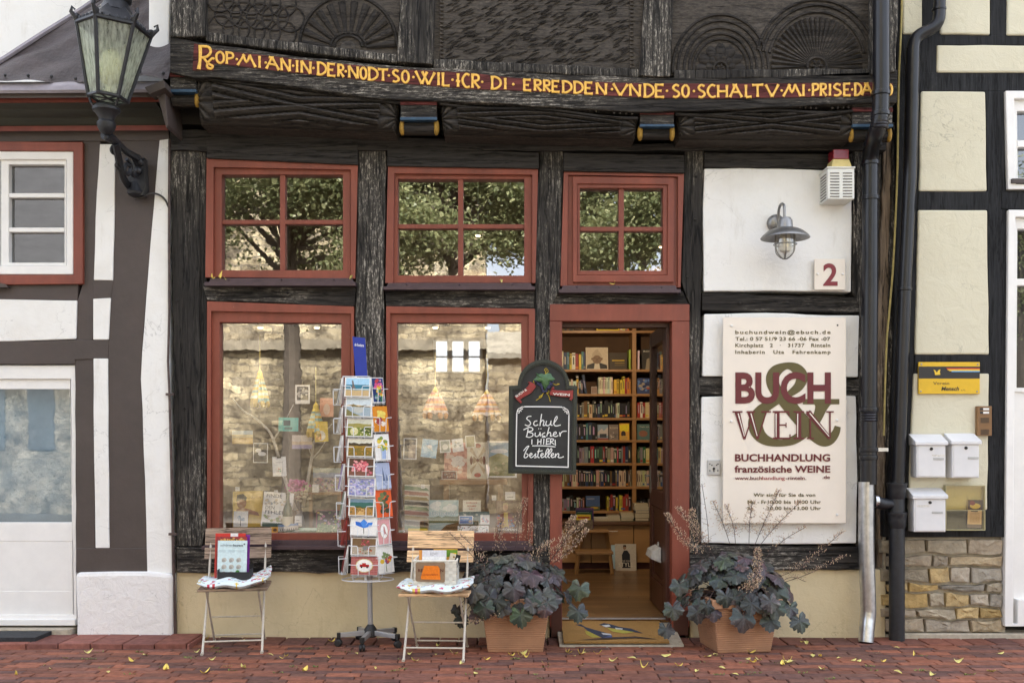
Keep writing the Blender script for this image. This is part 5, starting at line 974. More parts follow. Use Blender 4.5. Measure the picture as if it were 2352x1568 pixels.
# ================================================================== FOLDING CHAIRS, CUSHIONS
def chair(label, loc, yaw, slat, s=1.0):
    C_ = thing('folding_chair', label, 'folding chair', loc, 'folding chairs by the shop window'); R_ = MT['chairmetal']
    for sx in (-1, 1):
        x = .178*sx; m = MB(); m.tube([(x, .20, .76), (x, .13, .56), (x, .06, .405), (x*1.03, -.19, .012)],   .0074, 8); m.tube([(x*1.03, -.19, .012), (x*1.03, -.215, .006)], .01, 8); m.build('leg', R_, C_, smooth=True)
        m = MB(); m.tube([(x*.9, -.185, .395), (x*.93, .245, .012)], .0068, 8); m.tube([(x*.93, .245, .010), (x*.93, .27, .006)], .009, 8); m.build('leg', R_, C_, smooth=True)
    for nm, pts in (('front_rung', [(-.18, -.155, .075), (.18, -.155, .075)]), ('rear_rung', [(-.165, .205, .05), (.165, .205, .05)]), ('middle_rung', [(-.17, .03, .20), (.17, .03, .20)])):
        m = MB(); m.tube(pts, .0055, 8); m.build(nm, R_, C_, smooth=True)
    for z0, z1, y0, y1 in ((.655, .765, .175, .205), (.568, .64, .145, .168)):
        m = MB(); i = [m.pt(p) for p in ((-.215, y0-.018, z0), (.215, y0-.018, z0), (.215, y0, z0), (-.215, y0, z0), (-.215, y1-.018, z1), (.215, y1-.018, z1), (.215, y1, z1), (-.215, y1, z1))]
        for q in ((0,3,2,1),(4,5,6,7),(0,1,5,4),(1,2,6,5),(2,3,7,6),(3,0,4,7)): m.face([i[k] for k in q])
        m.build('back_slat', MT[slat], C_, bevel=.004)
    for k in range(5): y = -.2+k*.077; m = MB(); m.box(-.215, .215, y, y+.068, .395, .412); m.build('seat_slat', MT[slat], C_, bevel=.003)
    # parts were measured about the chair's own origin
    for ch in C_.children: ch.data.transform(Matrix.Translation(Vector(loc)))
    C_.rotation_euler = (0, 0, yaw); return C_
CH1, CH2 = Vector((-1.80, -.33, 0)), Vector((-.470, -.55, 0))
chair('weathered grey slatted folding chair carrying a box of magazines', CH1, radians(9), 'slat'); chair('newer light pine folding chair carrying the white basket', CH2, radians(-3), 'slatnew')
def cushion(label, loc, yaw, curl, seed, wx=.225, wy=.205):
    rr = random.Random(seed); fl = [(rr.uniform(0, 1), rr.uniform(0, 1), rr.choice([(.4, .03, .08), (.55, .12, .2), (.62, .45, .08), (.15, .3, .12), (.45, .05, .06), (.2, .3, .4)]), rr.uniform(.012, .03)) for _ in range(190)]
    def pos(u, v, s):
        a, b = 2*u-1, 2*v-1; th = .032*(max(0, 1-abs(a)**3)*max(0, 1-abs(b)**3))**.5*(1+.12*sin(9*a+3*b+seed)+.1*sin(13*b-5*a)); z = .03+s*th+.006*sin(7*a+seed)
        z += curl*max(0, a)**3*(.5+.5*max(0, b))+.012*max(0, -a)**4
        return (a*wx*(1-.05*b*b+.012*sin(8*b+seed)), b*wy*(1-.05*a*a+.012*sin(9*a)), z)
    def colr(u, v):
        for x, y, c, r_ in fl:
            if (x-u)**2+(y-v)**2 < r_*r_: return c
        return (.66, .74, .76)
    m = MB(); m.grid(lambda u, v: pos(u, v, 1), 54, 48, colfn=colr); m.grid(lambda u, v: pos(u, v, -1), 54, 48, colfn=colr, flip=True)
    o = m.build('seat_cushion', MT['cloth'], local=True, smooth=True, angle=80); place(o, loc, yaw); return tag(o, label, 'cushion', 'flowered seat cushions')
cushion('rumpled flowered cushion with turned up corner under the magazine box', CH1+Vector((.004, -.02, .405)), radians(9), .085, 3); cushion('flat flowered cushion under the white woven basket', CH2+Vector((-.005, -.015, .405)), radians(-3), .04, 8, .232, .205)
# ---- magazine box and magazines (zoom of the left chair)
Z6 = zc(2.1457, 700, 2000)
def flatcard(name, cat, label, px, d, art, group=None, t=.004, tilt=-8, base=W_, seed=0, yaw=0, Zf=None, mat='print', ry=0):
    Zf = Zf or Z6; x0, y0, x1, y1 = px; p, q = P(*Zf(x0, y1), d), P(*Zf(x1, y0), d); w_, h_ = q.x-p.x, q.z-p.z
    o = card(name, w_, h_, art, label, cat, group, t, base, seed, mat); place(o, ((p.x+q.x)/2, d, p.z), radians(yaw), radians(tilt), radians(ry)); return o
GM = 'magazines in the black box'
MB_ = thing('magazine_box', 'black cardboard magazine box on the flowered cushion', 'box', (P(*Z6(500, 690), -.42).x, -.42, P(*Z6(500, 690), -.42).z)); a, b = P(*Z6(362, 694), -.44), P(*Z6(640, 615), -.44); m = MB()
m.box(a.x, b.x, -.44, -.436, a.z, b.z); m.box(a.x, b.x, -.35, -.346, a.z, b.z+.04); m.box(a.x, b.x, -.436, -.35, a.z, a.z+.004)
for x in (a.x, b.x-.004): m.box(x, x+.004, -.436, -.35, a.z+.004, b.z+.015)
m.build('tray', M('black_card', (.012, .013, .016), .6), MB_); m = MB(); p = P(*Z6(466, 664), -.44); m.box(p.x, p.x+.03, -.442, -.4402, p.z-.003, p.z+.003); m.build('slot', M('kraft_card', (.3, .2, .11), .8), MB_)
m = MB(); p = P(*Z6(430, 688), -.445); m.ball(p, .022, 12, sc_=(1, .08, .3)); m.build('round_sticker', MT['paintwhite'], MB_)
bz = .0
flatcard('magazine', 'magazine', 'purple magazine mostly hidden, rearmost in the black box', (338, 296, 632, 690), -.362, [], GM, .006, -6, (.2, .03, .3))
flatcard('magazine', 'magazine', 'red magazine showing its top edge behind the yellow lettering', (336, 284, 596, 690), -.375, [('r', .5, .93, .75, 1, (.75, .72, .7))], GM, .006, -6, (.55, .04, .03))
flatcard('magazine', 'magazine', 'dark red magazine with large yellow title behind the pale one', (344, 312, 608, 690), -.388, [('s', 30, .1, .8, .9, .97, .05, [(.4, .05, .05), (.1, .05, .05), (.5, .25, .1)]), ('t', 'RINTELNER', .14, .95, .885, .05, (.75, .5, .02), .03)], GM, .006, -6, (.3, .04, .04))
sheep = [('e', .25+.25*i-.02, .52-.17*j, .085, .055, (.55, .54, .5)) for i in range(3) for j in range(3) if not (i == 2 and j == 2)]
flatcard('magazine', 'magazine', 'pale blue free magazine with nine small drawings, foremost in the black box', (360, 346, 612, 690), -.404, sheep+[('e', .2+.25*i, .50-.17*j, .05, .04, (.42, .41, .38)) for i in range(3) for j in range(3) if not (i == 2 and j == 2)]+[('e', .7, .2, .075, .07, (.1, .3, .08)), ('e', .7, .15, .06, .05, (.55, .3, .1)), ('t', 'sch\u00f6ner', .1, .52, .86, .05, (.1, .13, .15), 0), ('t', 'lesen', .53, .86, .86, .05, (.04, .06, .09), .025), ('e', .91, .91, .025, .02, (.04, .06, .09))]+[('r', .06+.32*i, .755-.02*j, .28+.32*i, .762-.02*j, (.45, .55, .58)) for i in range(3) for j in range(3)]+[('t', 'BUCH & WEIN', .12, .55, .02, .03, (.05, .05, .25), 0)], GM, .005, -5, (.6, .74, .76))
# ---- woven basket with cards on the pine chair
Z7 = zc(2.145, 1300, 2000); bd = -.70
BK = thing('woven_basket', 'white woven paper basket with a brown tag and orange note', 'basket', (P(*Z7(940, 745), bd).x, -.58, P(*Z7(940, 745), bd).z)); a, b = P(*Z7(762, 740), bd), P(*Z7(1128, 520), bd); m = MB()
def weave(p0, p1, z0, z1, n, rows):
    for j in range(rows):
        for i in range(n):
            A = p0.lerp(p1, i/n); B = p0.lerp(p1, (i+1)/n); za, zb = z0+(z1-z0)*j/rows, z0+(z1-z0)*(j+1)/rows; nn = Vector((p1.y-p0.y, -(p1.x-p0.x), 0)).normalized()*(.0035 if (i+j) % 2 else 0)
            k = .95 if (i+j) % 2 else .86; q = [m.pt(A+nn+Vector((0, 0, za))), m.pt(B+nn+Vector((0, 0, za))), m.pt(B+nn+Vector((0, 0, zb-.001))), m.pt(A+nn+Vector((0, 0, zb-.001)))]; m.face(q, (.74*k, .72*k, .64*k))
c4 = [Vector((a.x, bd, 0)), Vector((b.x, bd, 0)), Vector((b.x+.0, bd+.26, 0)), Vector((a.x, bd+.26, 0))]
for k in range(4): weave(c4[k], c4[(k+1) % 4], a.z, b.z, 11 if k % 2 == 0 else 10, 8)
m.box(a.x+.004, b.x-.004, bd+.004, bd+.256, a.z, a.z+.006, (.6, .58, .5))
for p, q in ((c4[0], c4[1]), (c4[1], c4[2]), (c4[2], c4[3]), (c4[3], c4[0])): m.tube([p+Vector((0, 0, b.z)), q+Vector((0, 0, b.z))], .006, 6, (.72, .7, .62))
m.build('basket_body', M('paper_weave', None, .8, .08, 30, .3, 60), BK)
m = MB(); q = [Z7(778, 540), (Z7(790, 530)), Z7(1020, 530), Z7(1032, 545), Z7(1028, 695), Z7(1016, 705), Z7(790, 695), Z7(778, 685)]; q = [P(x, y, bd-.008) for x, y in q]; m.prism([(p.x, p.z) for p in q], bd-.0085, bd-.006, (.27, .18, .11)); p0, p1 = P(*Z7(800, 612), bd), P(*Z7(1016, 612), bd); m.text('REDUZIEREN', p0.x, p1.x, p0.z, .019, bd-.0095, (.1, .02, .015), .02)
m.build('tag', MT['print'], BK); m = MB(); q = [P(*Z7(x, y), bd-.011) for x, y in ((852, 560), (968, 562), (982, 580), (990, 680), (828, 676), (822, 660))]; m.prism([(p.x, p.z) for p in q], bd-.0125, bd-.0105, (.78, .2, .015)); p0, p1 = P(*Z7(838, 640), bd), P(*Z7(972, 640), bd); m.text('Leseexemplare', p0.x, p1.x, p0.z, .011, bd-.0135, (.3, .05, .02), 0, shear=.3); m.build('orange_note', MT['print'], BK)
GB = 'cards and booklets in the basket'
flatcard('greeting_card', 'card', 'white card reading ECHT in the basket', (832, 428, 1040, 640), bd+.05, [('t', 'ECHT', .34, .64, .8, .1, (.3, .3, .32), 0), ('r', .0, .5, .95, .74, (.82, .82, .82)), ('r', 0, .0, 1, .5, (.8, .8, .82))], GB, .006, -6, (.68, .68, .72), Zf=Z7)
flatcard('envelope', 'envelope', 'orange envelope at the left end of the basket', (806, 428, 850, 640), bd+.06, [], GB, .02, -5, (.72, .3, .06), Zf=Z7); flatcard('booklet', 'booklet', 'yellow and green booklet standing at the back of the basket', (930, 418, 1136, 640), bd+.16, [('r', .5, .7, 1, .97, (.2, .35, .06)), ('r', .75, .6, .95, .85, (.75, .55, .03))], GB, .01, -4, (.65, .35, .05), Zf=Z7)
flatcard('booklet', 'booklet', 'cream and black booklet lying slanted in the basket', (1030, 455, 1122, 640), bd+.10, [('r', .55, .4, 1, 1, (.03, .03, .03)), ('e', .4, .85, .1, .04, (.25, .15, .03))], GB, .03, -12, (.6, .52, .38), Zf=Z7, ry=14)
# ================================================================== CHALKBOARD
Z9 = zc(1.9125, 2000, 1180); cy_ = -.10
CB = thing('chalkboard', 'arched green framed chalkboard with grape relief hung beside the doorway', 'chalkboard', P(1246, 1090, cy_))
def C9(x, y, d=0): return P(*Z9(x, y), cy_+d)
def boardline(ins):
    pts = [(62+ins, 1362-ins), (582-ins, 1372-ins), (592-ins, 694+ins), (530-ins*.6, 690+ins)]
    cx, cz, R_ = 333, 690+ins*.4, 198-ins*.75
    pts += [(cx+R_*cos(radians(t_)), cz-R_*sin(radians(t_))) for t_ in range(0, 181, 9)]
    return pts+[(135+ins*.6, 690+ins), (68+ins, 694+ins)]
def bo(i, d): return [(p.x, p.z) for p in (C9(x, y, d) for x, y in boardline(i))]
m = MB(); m.frame(bo(0, 0), bo(14, 0), cy_, cy_+.03); m.frame(bo(12, 0), bo(24, 0), cy_-.008, cy_+.01); m.frame(bo(22, 0), bo(34, 0), cy_+.003, cy_+.02); m.build('frame', MT['greenfr'], CB, bevel=.0025)
m = MB(); m.prism(bo(30, 0), cy_+.012, cy_+.026); m.build('board', MT['slatebd'], CB)
fy_ = cy_+.011
def chalk(m, pts, w=.0034, n=4):
    w_ = [C9(x, y, .0105) for x, y in pts]; w_ = bez(w_, n) if len(w_) > 2 else w_; m.tube(w_, w, 5, flat=.3, ref=(0, 1, 0))
m = MB()
for pts in ([(240,925),(215,928),(204,945),(225,963),(234,982),(216,998),(190,990)], [(285,960),(265,965),(257,985),(270,998),(292,990)], [(318,908),(312,950),(305,1000)], [(306,978),(325,956),(336,966),(330,996),(348,994)], [(356,960),(350,988),(365,998),(384,985),(391,958),(388,990),(402,994)], [(408,985),(436,945),(434,925),(420,945),(412,985),(428,1000),(464,992)],
            [(215,1022),(210,1050),(203,1082)], [(180,1030),(225,1010),(250,1020),(245,1036),(213,1045),(248,1056),(250,1074),(225,1086),(198,1080)], [(270,1050),(268,1074),(286,1080),(304,1062),(306,1046),(308,1080)], [(295,1018),(297,1024)], [(312,1018),(314,1024)], [(345,1050),(325,1060),(322,1075),(346,1078)], [(376,1008),(366,1045),(357,1080)], [(361,1064),(380,1048),(388,1060),(385,1078),(402,1074)], [(404,1068),(430,1058),(427,1045),(412,1052),(408,1072),(425,1081),(446,1072)], [(455,1048),(460,1080),(463,1060),(480,1042),(510,1040)],
            [(290,1100),(287,1142)], [(315,1098),(312,1140)], [(288,1122),(313,1118)], [(336,1098),(333,1140)], [(320,1088),(350,1084)], [(356,1098),(354,1140),(355,1139),(380,1137)], [(356,1098),(382,1095)], [(355,1119),(376,1116)], [(387,1098),(384,1142)], [(387,1098),(408,1100),(404,1114),(388,1120),(400,1130),(416,1142)], [(244,1102),(243,1140)], [(246,1152),(340,1152),(424,1160)], [(421,1105),(424,1150)],
            [(222,1152),(200,1190),(184,1236),(200,1242),(216,1222),(200,1210)], [(225,1230),(246,1216),(236,1207),(226,1224),(236,1242),(254,1234)], [(256,1234),(275,1210),(270,1224),(278,1238),(262,1243)], [(301,1170),(288,1232),(302,1242)], [(284,1197),(326,1188)], [(310,1230),(331,1217),(322,1207),(311,1224),(320,1242),(338,1234)], [(340,1234),(372,1190),(366,1172),(352,1196),(345,1234),(358,1242)], [(360,1236),(396,1190),(391,1172),(376,1196),(367,1234),(382,1242)], [(386,1232),(411,1217),(402,1207),(391,1224),(399,1242),(418,1234)], [(425,1210),(421,1242),(430,1222),(445,1210),(450,1222),(444,1238),(462,1243),(488,1234)], [(180,1190),(205,1160),(222,1152)]): chalk(m, pts)
m.build('chalk_writing', MT['chalk'], CB, smooth=True)
m = MB(); chalk(m, [(185, 853), (330, 853), (475, 856)], .0042, 2); chalk(m, [(128, 905), (124, 1100), (122, 1305)], .0042, 2); chalk(m, [(120, 1305), (320, 1310), (522, 1315)], .0042, 2); chalk(m, [(527, 915), (524, 1100), (521, 1318)], .0042, 2)
for sx, cx, cz in ((1, 155, 878), (-1, 502, 884)):
    for pts in ([(-27, 30), (-22, 10), (-10, 8), (-8, 20), (-18, 22)], [(28, -24), (10, -24), (4, -12), (14, -6), (20, -14)], [(-24, 10), (-14, -8), (8, -20)], [(-8, 4), (4, 2), (6, 12)]): chalk(m, [(cx+sx*x, cz+z) for x, z in pts], .003)
m.build('painted_border', MT['paintwhite'], CB, smooth=True)
m = MB()
for pts in ([(345, 610), (350, 585), (340, 572), (352, 560), (362, 570), (352, 578)], [(350, 600), (366, 588), (370, 575)], [(282, 660), (262, 668), (256, 658), (270, 654)], [(395, 670), (425, 685), (455, 680), (440, 678)], [(340, 735), (325, 760), (300, 775), (310, 785), (325, 770)], [(350, 740), (372, 770), (385, 815)], [(335, 745), (310, 780), (275, 805)], [(352, 745), (375, 745), (372, 730)]): m.tube(bez([C9(x, y, .006) for x, y in pts], 4), .0024, 5)
m.build('tendrils', M('yellow_ochre', (.5, .36, .02), .5), CB, smooth=True)
m = MB(); c0 = C9(340, 650, -.012); ol = [(270, 592), (296, 606), (318, 598), (340, 606), (366, 594), (392, 602), (398, 620), (424, 642), (404, 656), (386, 658), (382, 690), (362, 700), (347, 734), (334, 704), (322, 690), (314, 664), (286, 662), (252, 648), (272, 632), (284, 612)]; R_ = [m.pt(C9(x, y, .002)) for x, y in ol]; I_ = [m.pt(C9(340+(x-340)*.5, 650+(y-650)*.5, -.014)) for x, y in ol]; c = m.pt(c0)
for k in range(len(ol)): q = (k+1) % len(ol); m.face((R_[k], R_[q], I_[q], I_[k])); m.face((I_[k], I_[q], c))
m.build('grape_leaf', M('leaf_green_paint', (.055, .13, .05), .4, .5, 25), CB, smooth=True, angle=70)
m = MB(); rr = random.Random(4)
for k in range(54):
    t_ = rr.random(); w0 = 66*(1-t_)+10; m.ball(C9(342+rr.choice((-1, 1))*w0*rr.uniform(.45, 1.05), 652+t_*90, .003), .0075, 7)
m.build('grapes', M('grape_blue', (.03, .03, .075), .3, .3, 40), CB, smooth=True)
RIB = M('ribbon_red', (.24, .02, .02), .4, .15, 20)
for pts in ([(110, 775), (160, 748), (210, 700), (228, 672), (210, 668), (226, 660), (262, 676), (276, 700), (238, 748), (170, 786), (152, 800), (168, 815), (160, 830), (128, 800)], [(396, 708), (410, 700), (418, 716), (400, 722), (440, 728), (500, 732), (560, 726), (558, 790), (545, 806), (528, 795), (540, 780), (470, 778), (384, 764), (380, 745), (392, 728)]): q = [C9(x, y, 0) for x, y in pts]; m = MB(); m.prism([(p.x, p.z) for p in q], cy_-.006, cy_+.014); m.build('ribbon', RIB, CB, bevel=.002)
m = MB(); p0, p1 = C9(125, 783), C9(272, 690); m.text('BUCH &', p0.x, p0.x+.088, p0.z, .0145, cy_-.0075, (.72, .7, .64), .02, rot=.60); p0, p1 = C9(402, 757), C9(532, 757); m.text('WEIN', p0.x, p1.x, p0.z-.006, .0155, cy_-.0075, (.72, .7, .64), .02, rot=-.06); m.build('ribbon_lettering', MT['paint'], CB)
# ================================================================== PLANTERS AND PURPLE PLANTS
def planter(label, loc, yaw):
    T = thing('plant_pot', label, 'plant pot', loc, 'square terracotta coloured pots'); H, n, hw0, hw1 = .35, 60, .175, .212
    m = MB(); prof = [(hw0-.004, 0), (hw0, .004)]
    for k in range(n+1):
        t_ = k/n; z = .006+t_*(.285-.006); g_ = .0035*(1 if (k % 3) == 1 else 0) if .05 < t_ < .97 else 0; prof.append((hw0+(hw1-hw0)*z/.285+g_, z))
    prof += [(hw1+.016, .288), (hw1+.02, .292), (hw1+.021, .342), (hw1+.016, .348), (hw1-.004, .348), (hw1-.008, .31)]
    m.lathe([(r_*sqrt(2), z) for r_, z in prof], (0, 0, 0), 4, ph=pi/4); m.v = [p+Vector(loc) for p in m.v]; m.build('pot', MT['terracotta'], T, bevel=.006)
    m = MB(); s = hw1-.006; m.box(-s, s, -s, s, .29, .325); m.v = [p+Vector(loc) for p in m.v]; m.build('soil', M('potting_soil', (.02, .015, .012), .95, .4, 60, 1, 80), T); T.rotation_euler = (0, 0, yaw); return T
PL1, PL2 = Vector((.022, -.30, 0)), Vector((1.455, -.31, 0))
planter('terracotta coloured ribbed pot left of the doorway', PL1, 0); planter('terracotta coloured ribbed pot right of the doorway, turned slightly', PL2, radians(8))
def plant(name, label, base, nleaf, seed, spikes, extra, low):
    rr = random.Random(seed); T = thing(name, label, 'plant', base, 'purple leaved plants in pots'); m = MB(); st = MB(); bz = base.z
    pal = [(.034, .035, .034), (.042, .041, .040), (.028, .036, .030), (.046, .041, .041), (.017, .02, .018), (.038, .046, .039), (.052, .034, .036), (.04, .05, .036)]
    def leaf(c, nrm, down, R, col, edge=True):
        z = nrm.normalized(); x = (down-z*down.dot(z)).normalized(); y = z.cross(x); n = 50; rings = []; jj = rr.uniform(0, 6); cup = rr.uniform(.12, .5); tw = rr.uniform(-.25, .25)
        for f in (.30, .66, 1.0):
            ring = []
            for k in range(n):
                a = 2*pi*k/n; lob = (.76+.24*abs(cos(2.5*a))**.8)*(1+.06*sin(15*a+jj)+.02*sin(31*a)); heart = 1-.72*math.exp(-((a-pi)/.34)**2); rad = R*f*lob*(heart if f > .5 else .5+.5*heart)
                if f == 1 and edge: rad *= rr.uniform(.95, 1.03)
                lx, ly = rad*cos(a)+.25*R, rad*sin(a); bumpy = .05*R*cos(5*a)*f+.02*R*sin(11*a+jj)*f; lz = -cup*((lx-.1*R)**2+.6*ly*ly)/R+bumpy+tw*lx*ly/R; ring.append(m.pt(c+x*lx+y*ly+z*lz))
            rings.append(ring)
        cc = m.pt(c+x*.2*R); k2 = [tuple(v*rr.uniform(.8, 1.2) for v in col) for _ in range(5)]
        for k in range(n): m.face((cc, rings[0][k], rings[0][(k+1) % n]), k2[k*5//n])
        for ri, (A, B) in enumerate(zip(rings, rings[1:])):
            for k in range(n):
                cl = k2[k*5//n]; aa = 2*pi*(k+.5)/n
                if abs(cos(2.5*aa)) > .985: cl = tuple(v*1.55+.006 for v in cl)
                if ri == 1 and rr.random() < .06: cl = tuple(v*1.9 for v in cl)
                m.face((A[k], B[k], B[(k+1) % n], A[(k+1) % n]), cl)
    def stemto(a, b, r_=.0022, col=(1, 1, 1), sag=.03): st.tube(bez([a, a.lerp(b, .5)+Vector((0, 0, sag)), b], 4), r_, 5)
    for k in range(nleaf):
        az = rr.uniform(0, 2*pi); el = rr.random()**.8*pi/2.0; R_ = rr.uniform(.034, .08); rad = rr.uniform(.7, 1.0)
        d = Vector((cos(az)*cos(el)*.33*1.12, sin(az)*cos(el)*.24, sin(el)*.26-(.05 if el < .35 else 0)))*rad; c = base+d+Vector((0, 0, .03))
        if c.y > -.03: c.y = -.03-rr.uniform(0, .05)
        nr = Vector((d.x*1.0, d.y*1.2-.12, .22+d.z*.8))+Vector((rr.uniform(-.1, .1), rr.uniform(-.1, .1), rr.uniform(-.05, .1))); dn = Vector((d.x, d.y-.08, -.28)); col = rr.choice(pal)
        leaf(c, nr, dn, R_, col); stemto(base+Vector((d.x*.2, d.y*.2, 0)), c)
    low = list(low)+[(CX+base.x/(DC-.55)*DC*S+rr.uniform(-105, 105), rr.uniform(1362, 1398), rr.uniform(-.62, -.5), rr.uniform(.045, .075), rr.randrange(7)) for _ in range(12)]
    for px, py, dd, R_, ci in low:
        c = P(px, py, dd); leaf(c, Vector((rr.uniform(-.3, .3), -1, .45)), Vector((rr.uniform(-.2, .2), -.15, -1)), R_, pal[ci % 8] if ci < 7 else (.05, .075, .04)); stemto(base+Vector(((c.x-base.x)*.3, -.1, .02)), c, .0022, sag=.08)
    sd = MB()
    for pts, dens, dd in spikes:
        path = bez([P(px, py, dd+.0*k) for k, (px, py) in enumerate(pts)], 8); st.tube(path, [.0019]*len(path), 5); L_ = len(path)
        for k in range(int(dens*1.6)):
            t_ = .30+.7*rr.random(); i = min(L_-2, int(t_*(L_-1))); q = path[i].lerp(path[i+1], rr.random()); sp = .045*(1.15-t_)+.012; e = q+Vector((rr.uniform(-1, 1)*sp, rr.uniform(-1, 1)*sp, rr.uniform(-.1, 1)*sp*.7)); s_ = rr.uniform(.002, .004); c_ = rr.choice([(.5, .36, .22), (.58, .45, .3), (.36, .25, .16), (.42, .25, .19)])
            if k % 3 == 0: st.tube([q, e], .0008, 3, caps=False)
            i0 = [sd.pt(e+Vector(v)*s_) for v in ((1, 0, 0), (-.5, .8, 0), (-.5, -.8, 0), (0, 0, 1.5), (0, 0, -1.3))]
            for f in ((0, 1, 3), (1, 2, 3), (2, 0, 3), (1, 0, 4), (2, 1, 4), (0, 2, 4)): sd.face([i0[v] for v in f], c_)
    m.build('foliage', MT['leaf'], T, smooth=True, angle=80); st.build('stems', MT['stem'], T); sd.build('seed_heads', MT['seed'], T); return T
b1, b2 = PL1+Vector((0, -.02, .33)), PL2+Vector((0, -.02, .33))
plant('purple_leaved_plant', 'dark purple leaved plant with seed sprays, beside the pine chair', b1, 210, 5,
      [([(1130, 1330), (1080, 1270), (1032, 1222)], 60, -.55), ([(1120, 1330), (1100, 1270), (1058, 1228)], 80, -.5), ([(1180, 1300), (1190, 1210), (1206, 1145)], 90, -.35), ([(1240, 1320), (1290, 1250), (1318, 1185)], 230, -.3), ([(1250, 1310), (1300, 1240), (1345, 1195)], 200, -.32), ([(1235, 1320), (1300, 1270), (1350, 1215)], 160, -.4), ([(1150, 1300), (1146, 1240), (1152, 1190)], 130, -.25), ([(1190, 1330), (1240, 1270), (1268, 1240)], 120, -.4), ([(1160, 1390), (1120, 1420), (1080, 1430)], 90, -.58), ([(1200, 1330), (1215, 1250), (1220, 1200)], 70, -.3)], None,
      [(1195, 1405, -.58, .075, 7), (1326, 1398, -.5, .07, 2), (1094, 1408, -.55, .052, 6), (1060, 1418, -.5, .05, 4), (1332, 1345, -.45, .075, 7), (1140, 1375, -.58, .07, 4), (1245, 1360, -.57, .07, 5), (1090, 1350, -.58, .075, 1), (1178, 1345, -.6, .075, 3), (1050, 1395, -.4, .045, 4)])
plant('purple_leaved_plant', 'dark purple leaved plant with tall sprays in front of the shop sign', b2, 210, 9,
      [([(1630, 1300), (1625, 1200), (1612, 1110)][:], 20, -.3), ([(1650, 1290), (1600, 1220), (1556, 1165)], 160, -.35), ([(1640, 1300), (1580, 1250), (1530, 1180)], 200, -.4), ([(1640, 1290), (1600, 1230), (1588, 1170)], 180, -.3), ([(1680, 1260), (1660, 1200), (1637, 1150)], 90, -.35), ([(1690, 1260), (1685, 1210), (1668, 1160)], 90, -.35), ([(1720, 1260), (1722, 1200), (1728, 1150)], 90, -.35), ([(1730, 1260), (1755, 1200), (1790, 1125)], 130, -.35), ([(1735, 1265), (1780, 1210), (1840, 1150)], 130, -.35), ([(1760, 1280), (1800, 1240), (1850, 1210)], 50, -.3), ([(1770, 1330), (1840, 1300), (1935, 1220)], 110, -.35), ([(1770, 1345), (1850, 1320), (1945, 1275)], 80, -.35), ([(1700, 1380), (1735, 1330), (1740, 1260)], 260, -.6), ([(1690, 1370), (1720, 1352), (1745, 1330)], 90, -.62), ([(1775, 1350), (1815, 1325), (1850, 1335)], 12, -.35)], None,
      [(1545, 1392, -.45, .07, 1), (1600, 1400, -.5, .07, 0), (1640, 1400, -.56, .06, 3), (1708, 1410, -.6, .09, 1), (1770, 1420, -.55, .07, 2), (1835, 1420, -.45, .075, 5), (1560, 1340, -.4, .065, 5), (1785, 1355, -.5, .08, 2), (1815, 1390, -.45, .065, 5), (1530, 1440, -.45, .06, 0)])
# ================================================================== DOORMATS, LEAVES, WEEDS
sl_ = atan2(.063, .49); m = MB(); m.T = Matrix.Translation((.685, -.06, .052)) @ Matrix.Rotation(sl_, 4, 'X'); rr = random.Random(2)
q = rough([(-.345, -.235), (.345, -.235), (.345, .215), (-.345, .215)], .02, .0025); I0 = [m.pt((p[0], p[1], 0)) for p in q]; I1 = [m.pt((p[0], p[1], .013)) for p in q]; CO = (.34, .19, .055); m.face(I1, CO)
for k in range(len(q)): j = (k+1) % len(q); m.face((I0[k], I0[j], I1[j], I1[k]), CO)
def mp(x, y, h): return ((x-700)/812*.69, -.235+(1262-y)/142*.45, .0135+h)
for i, (pts, c) in enumerate((([(405, 1148), (455, 1145), (485, 1165), (560, 1185), (650, 1208), (680, 1232), (600, 1240), (500, 1195), (468, 1165)], (.035, .045, .075)), ([(475, 1190), (505, 1196), (585, 1235), (520, 1236), (480, 1215)], (.42, .36, .06)), ([(600, 1205), (670, 1212), (675, 1222), (610, 1218)], (.5, .52, .55)), ([(600, 1240), (680, 1222), (670, 1242), (620, 1244)], (.06, .1, .25)),
    ([(598, 1150), (640, 1138), (690, 1145), (760, 1165), (850, 1178), (930, 1210), (860, 1200), (760, 1185), (660, 1165)], (.035, .045, .075)), ([(620, 1155), (680, 1150), (690, 1162), (650, 1168)], (.6, .62, .62)), ([(655, 1172), (760, 1186), (860, 1202), (780, 1212), (690, 1198)], (.42, .38, .07)), ([(720, 1172), (780, 1178), (775, 1186), (725, 1182)], (.55, .56, .56)), ([(410, 1256), (640, 1238), (860, 1232), (1040, 1252), (860, 1243), (640, 1250)], (.05, .035, .03)))):
    m.face([m.pt(mp(x, y, .0008+.0004*i)) for x, y in pts], c)
tag(m.build('doormat', MT['coir']), 'brown coir doormat with two painted tits in the bookshop doorway', 'doormat')
m = MB(); m.T = Matrix.Translation((-3.0, 0, 0)); m.prism([(-.6, 0), (0, 0)] if False else [(-.9, .03), (-.9, .062), (-.12, .062), (-.12, .03)], -.30, -.02, (.02, .022, .025))
o = m.build('rubber_mat', M('dirty_rubber_mat', None, .8, .6, 40, .5, 90)); tag(o, 'dirty black rubber mat before the white shop door', 'doormat')
lm = []
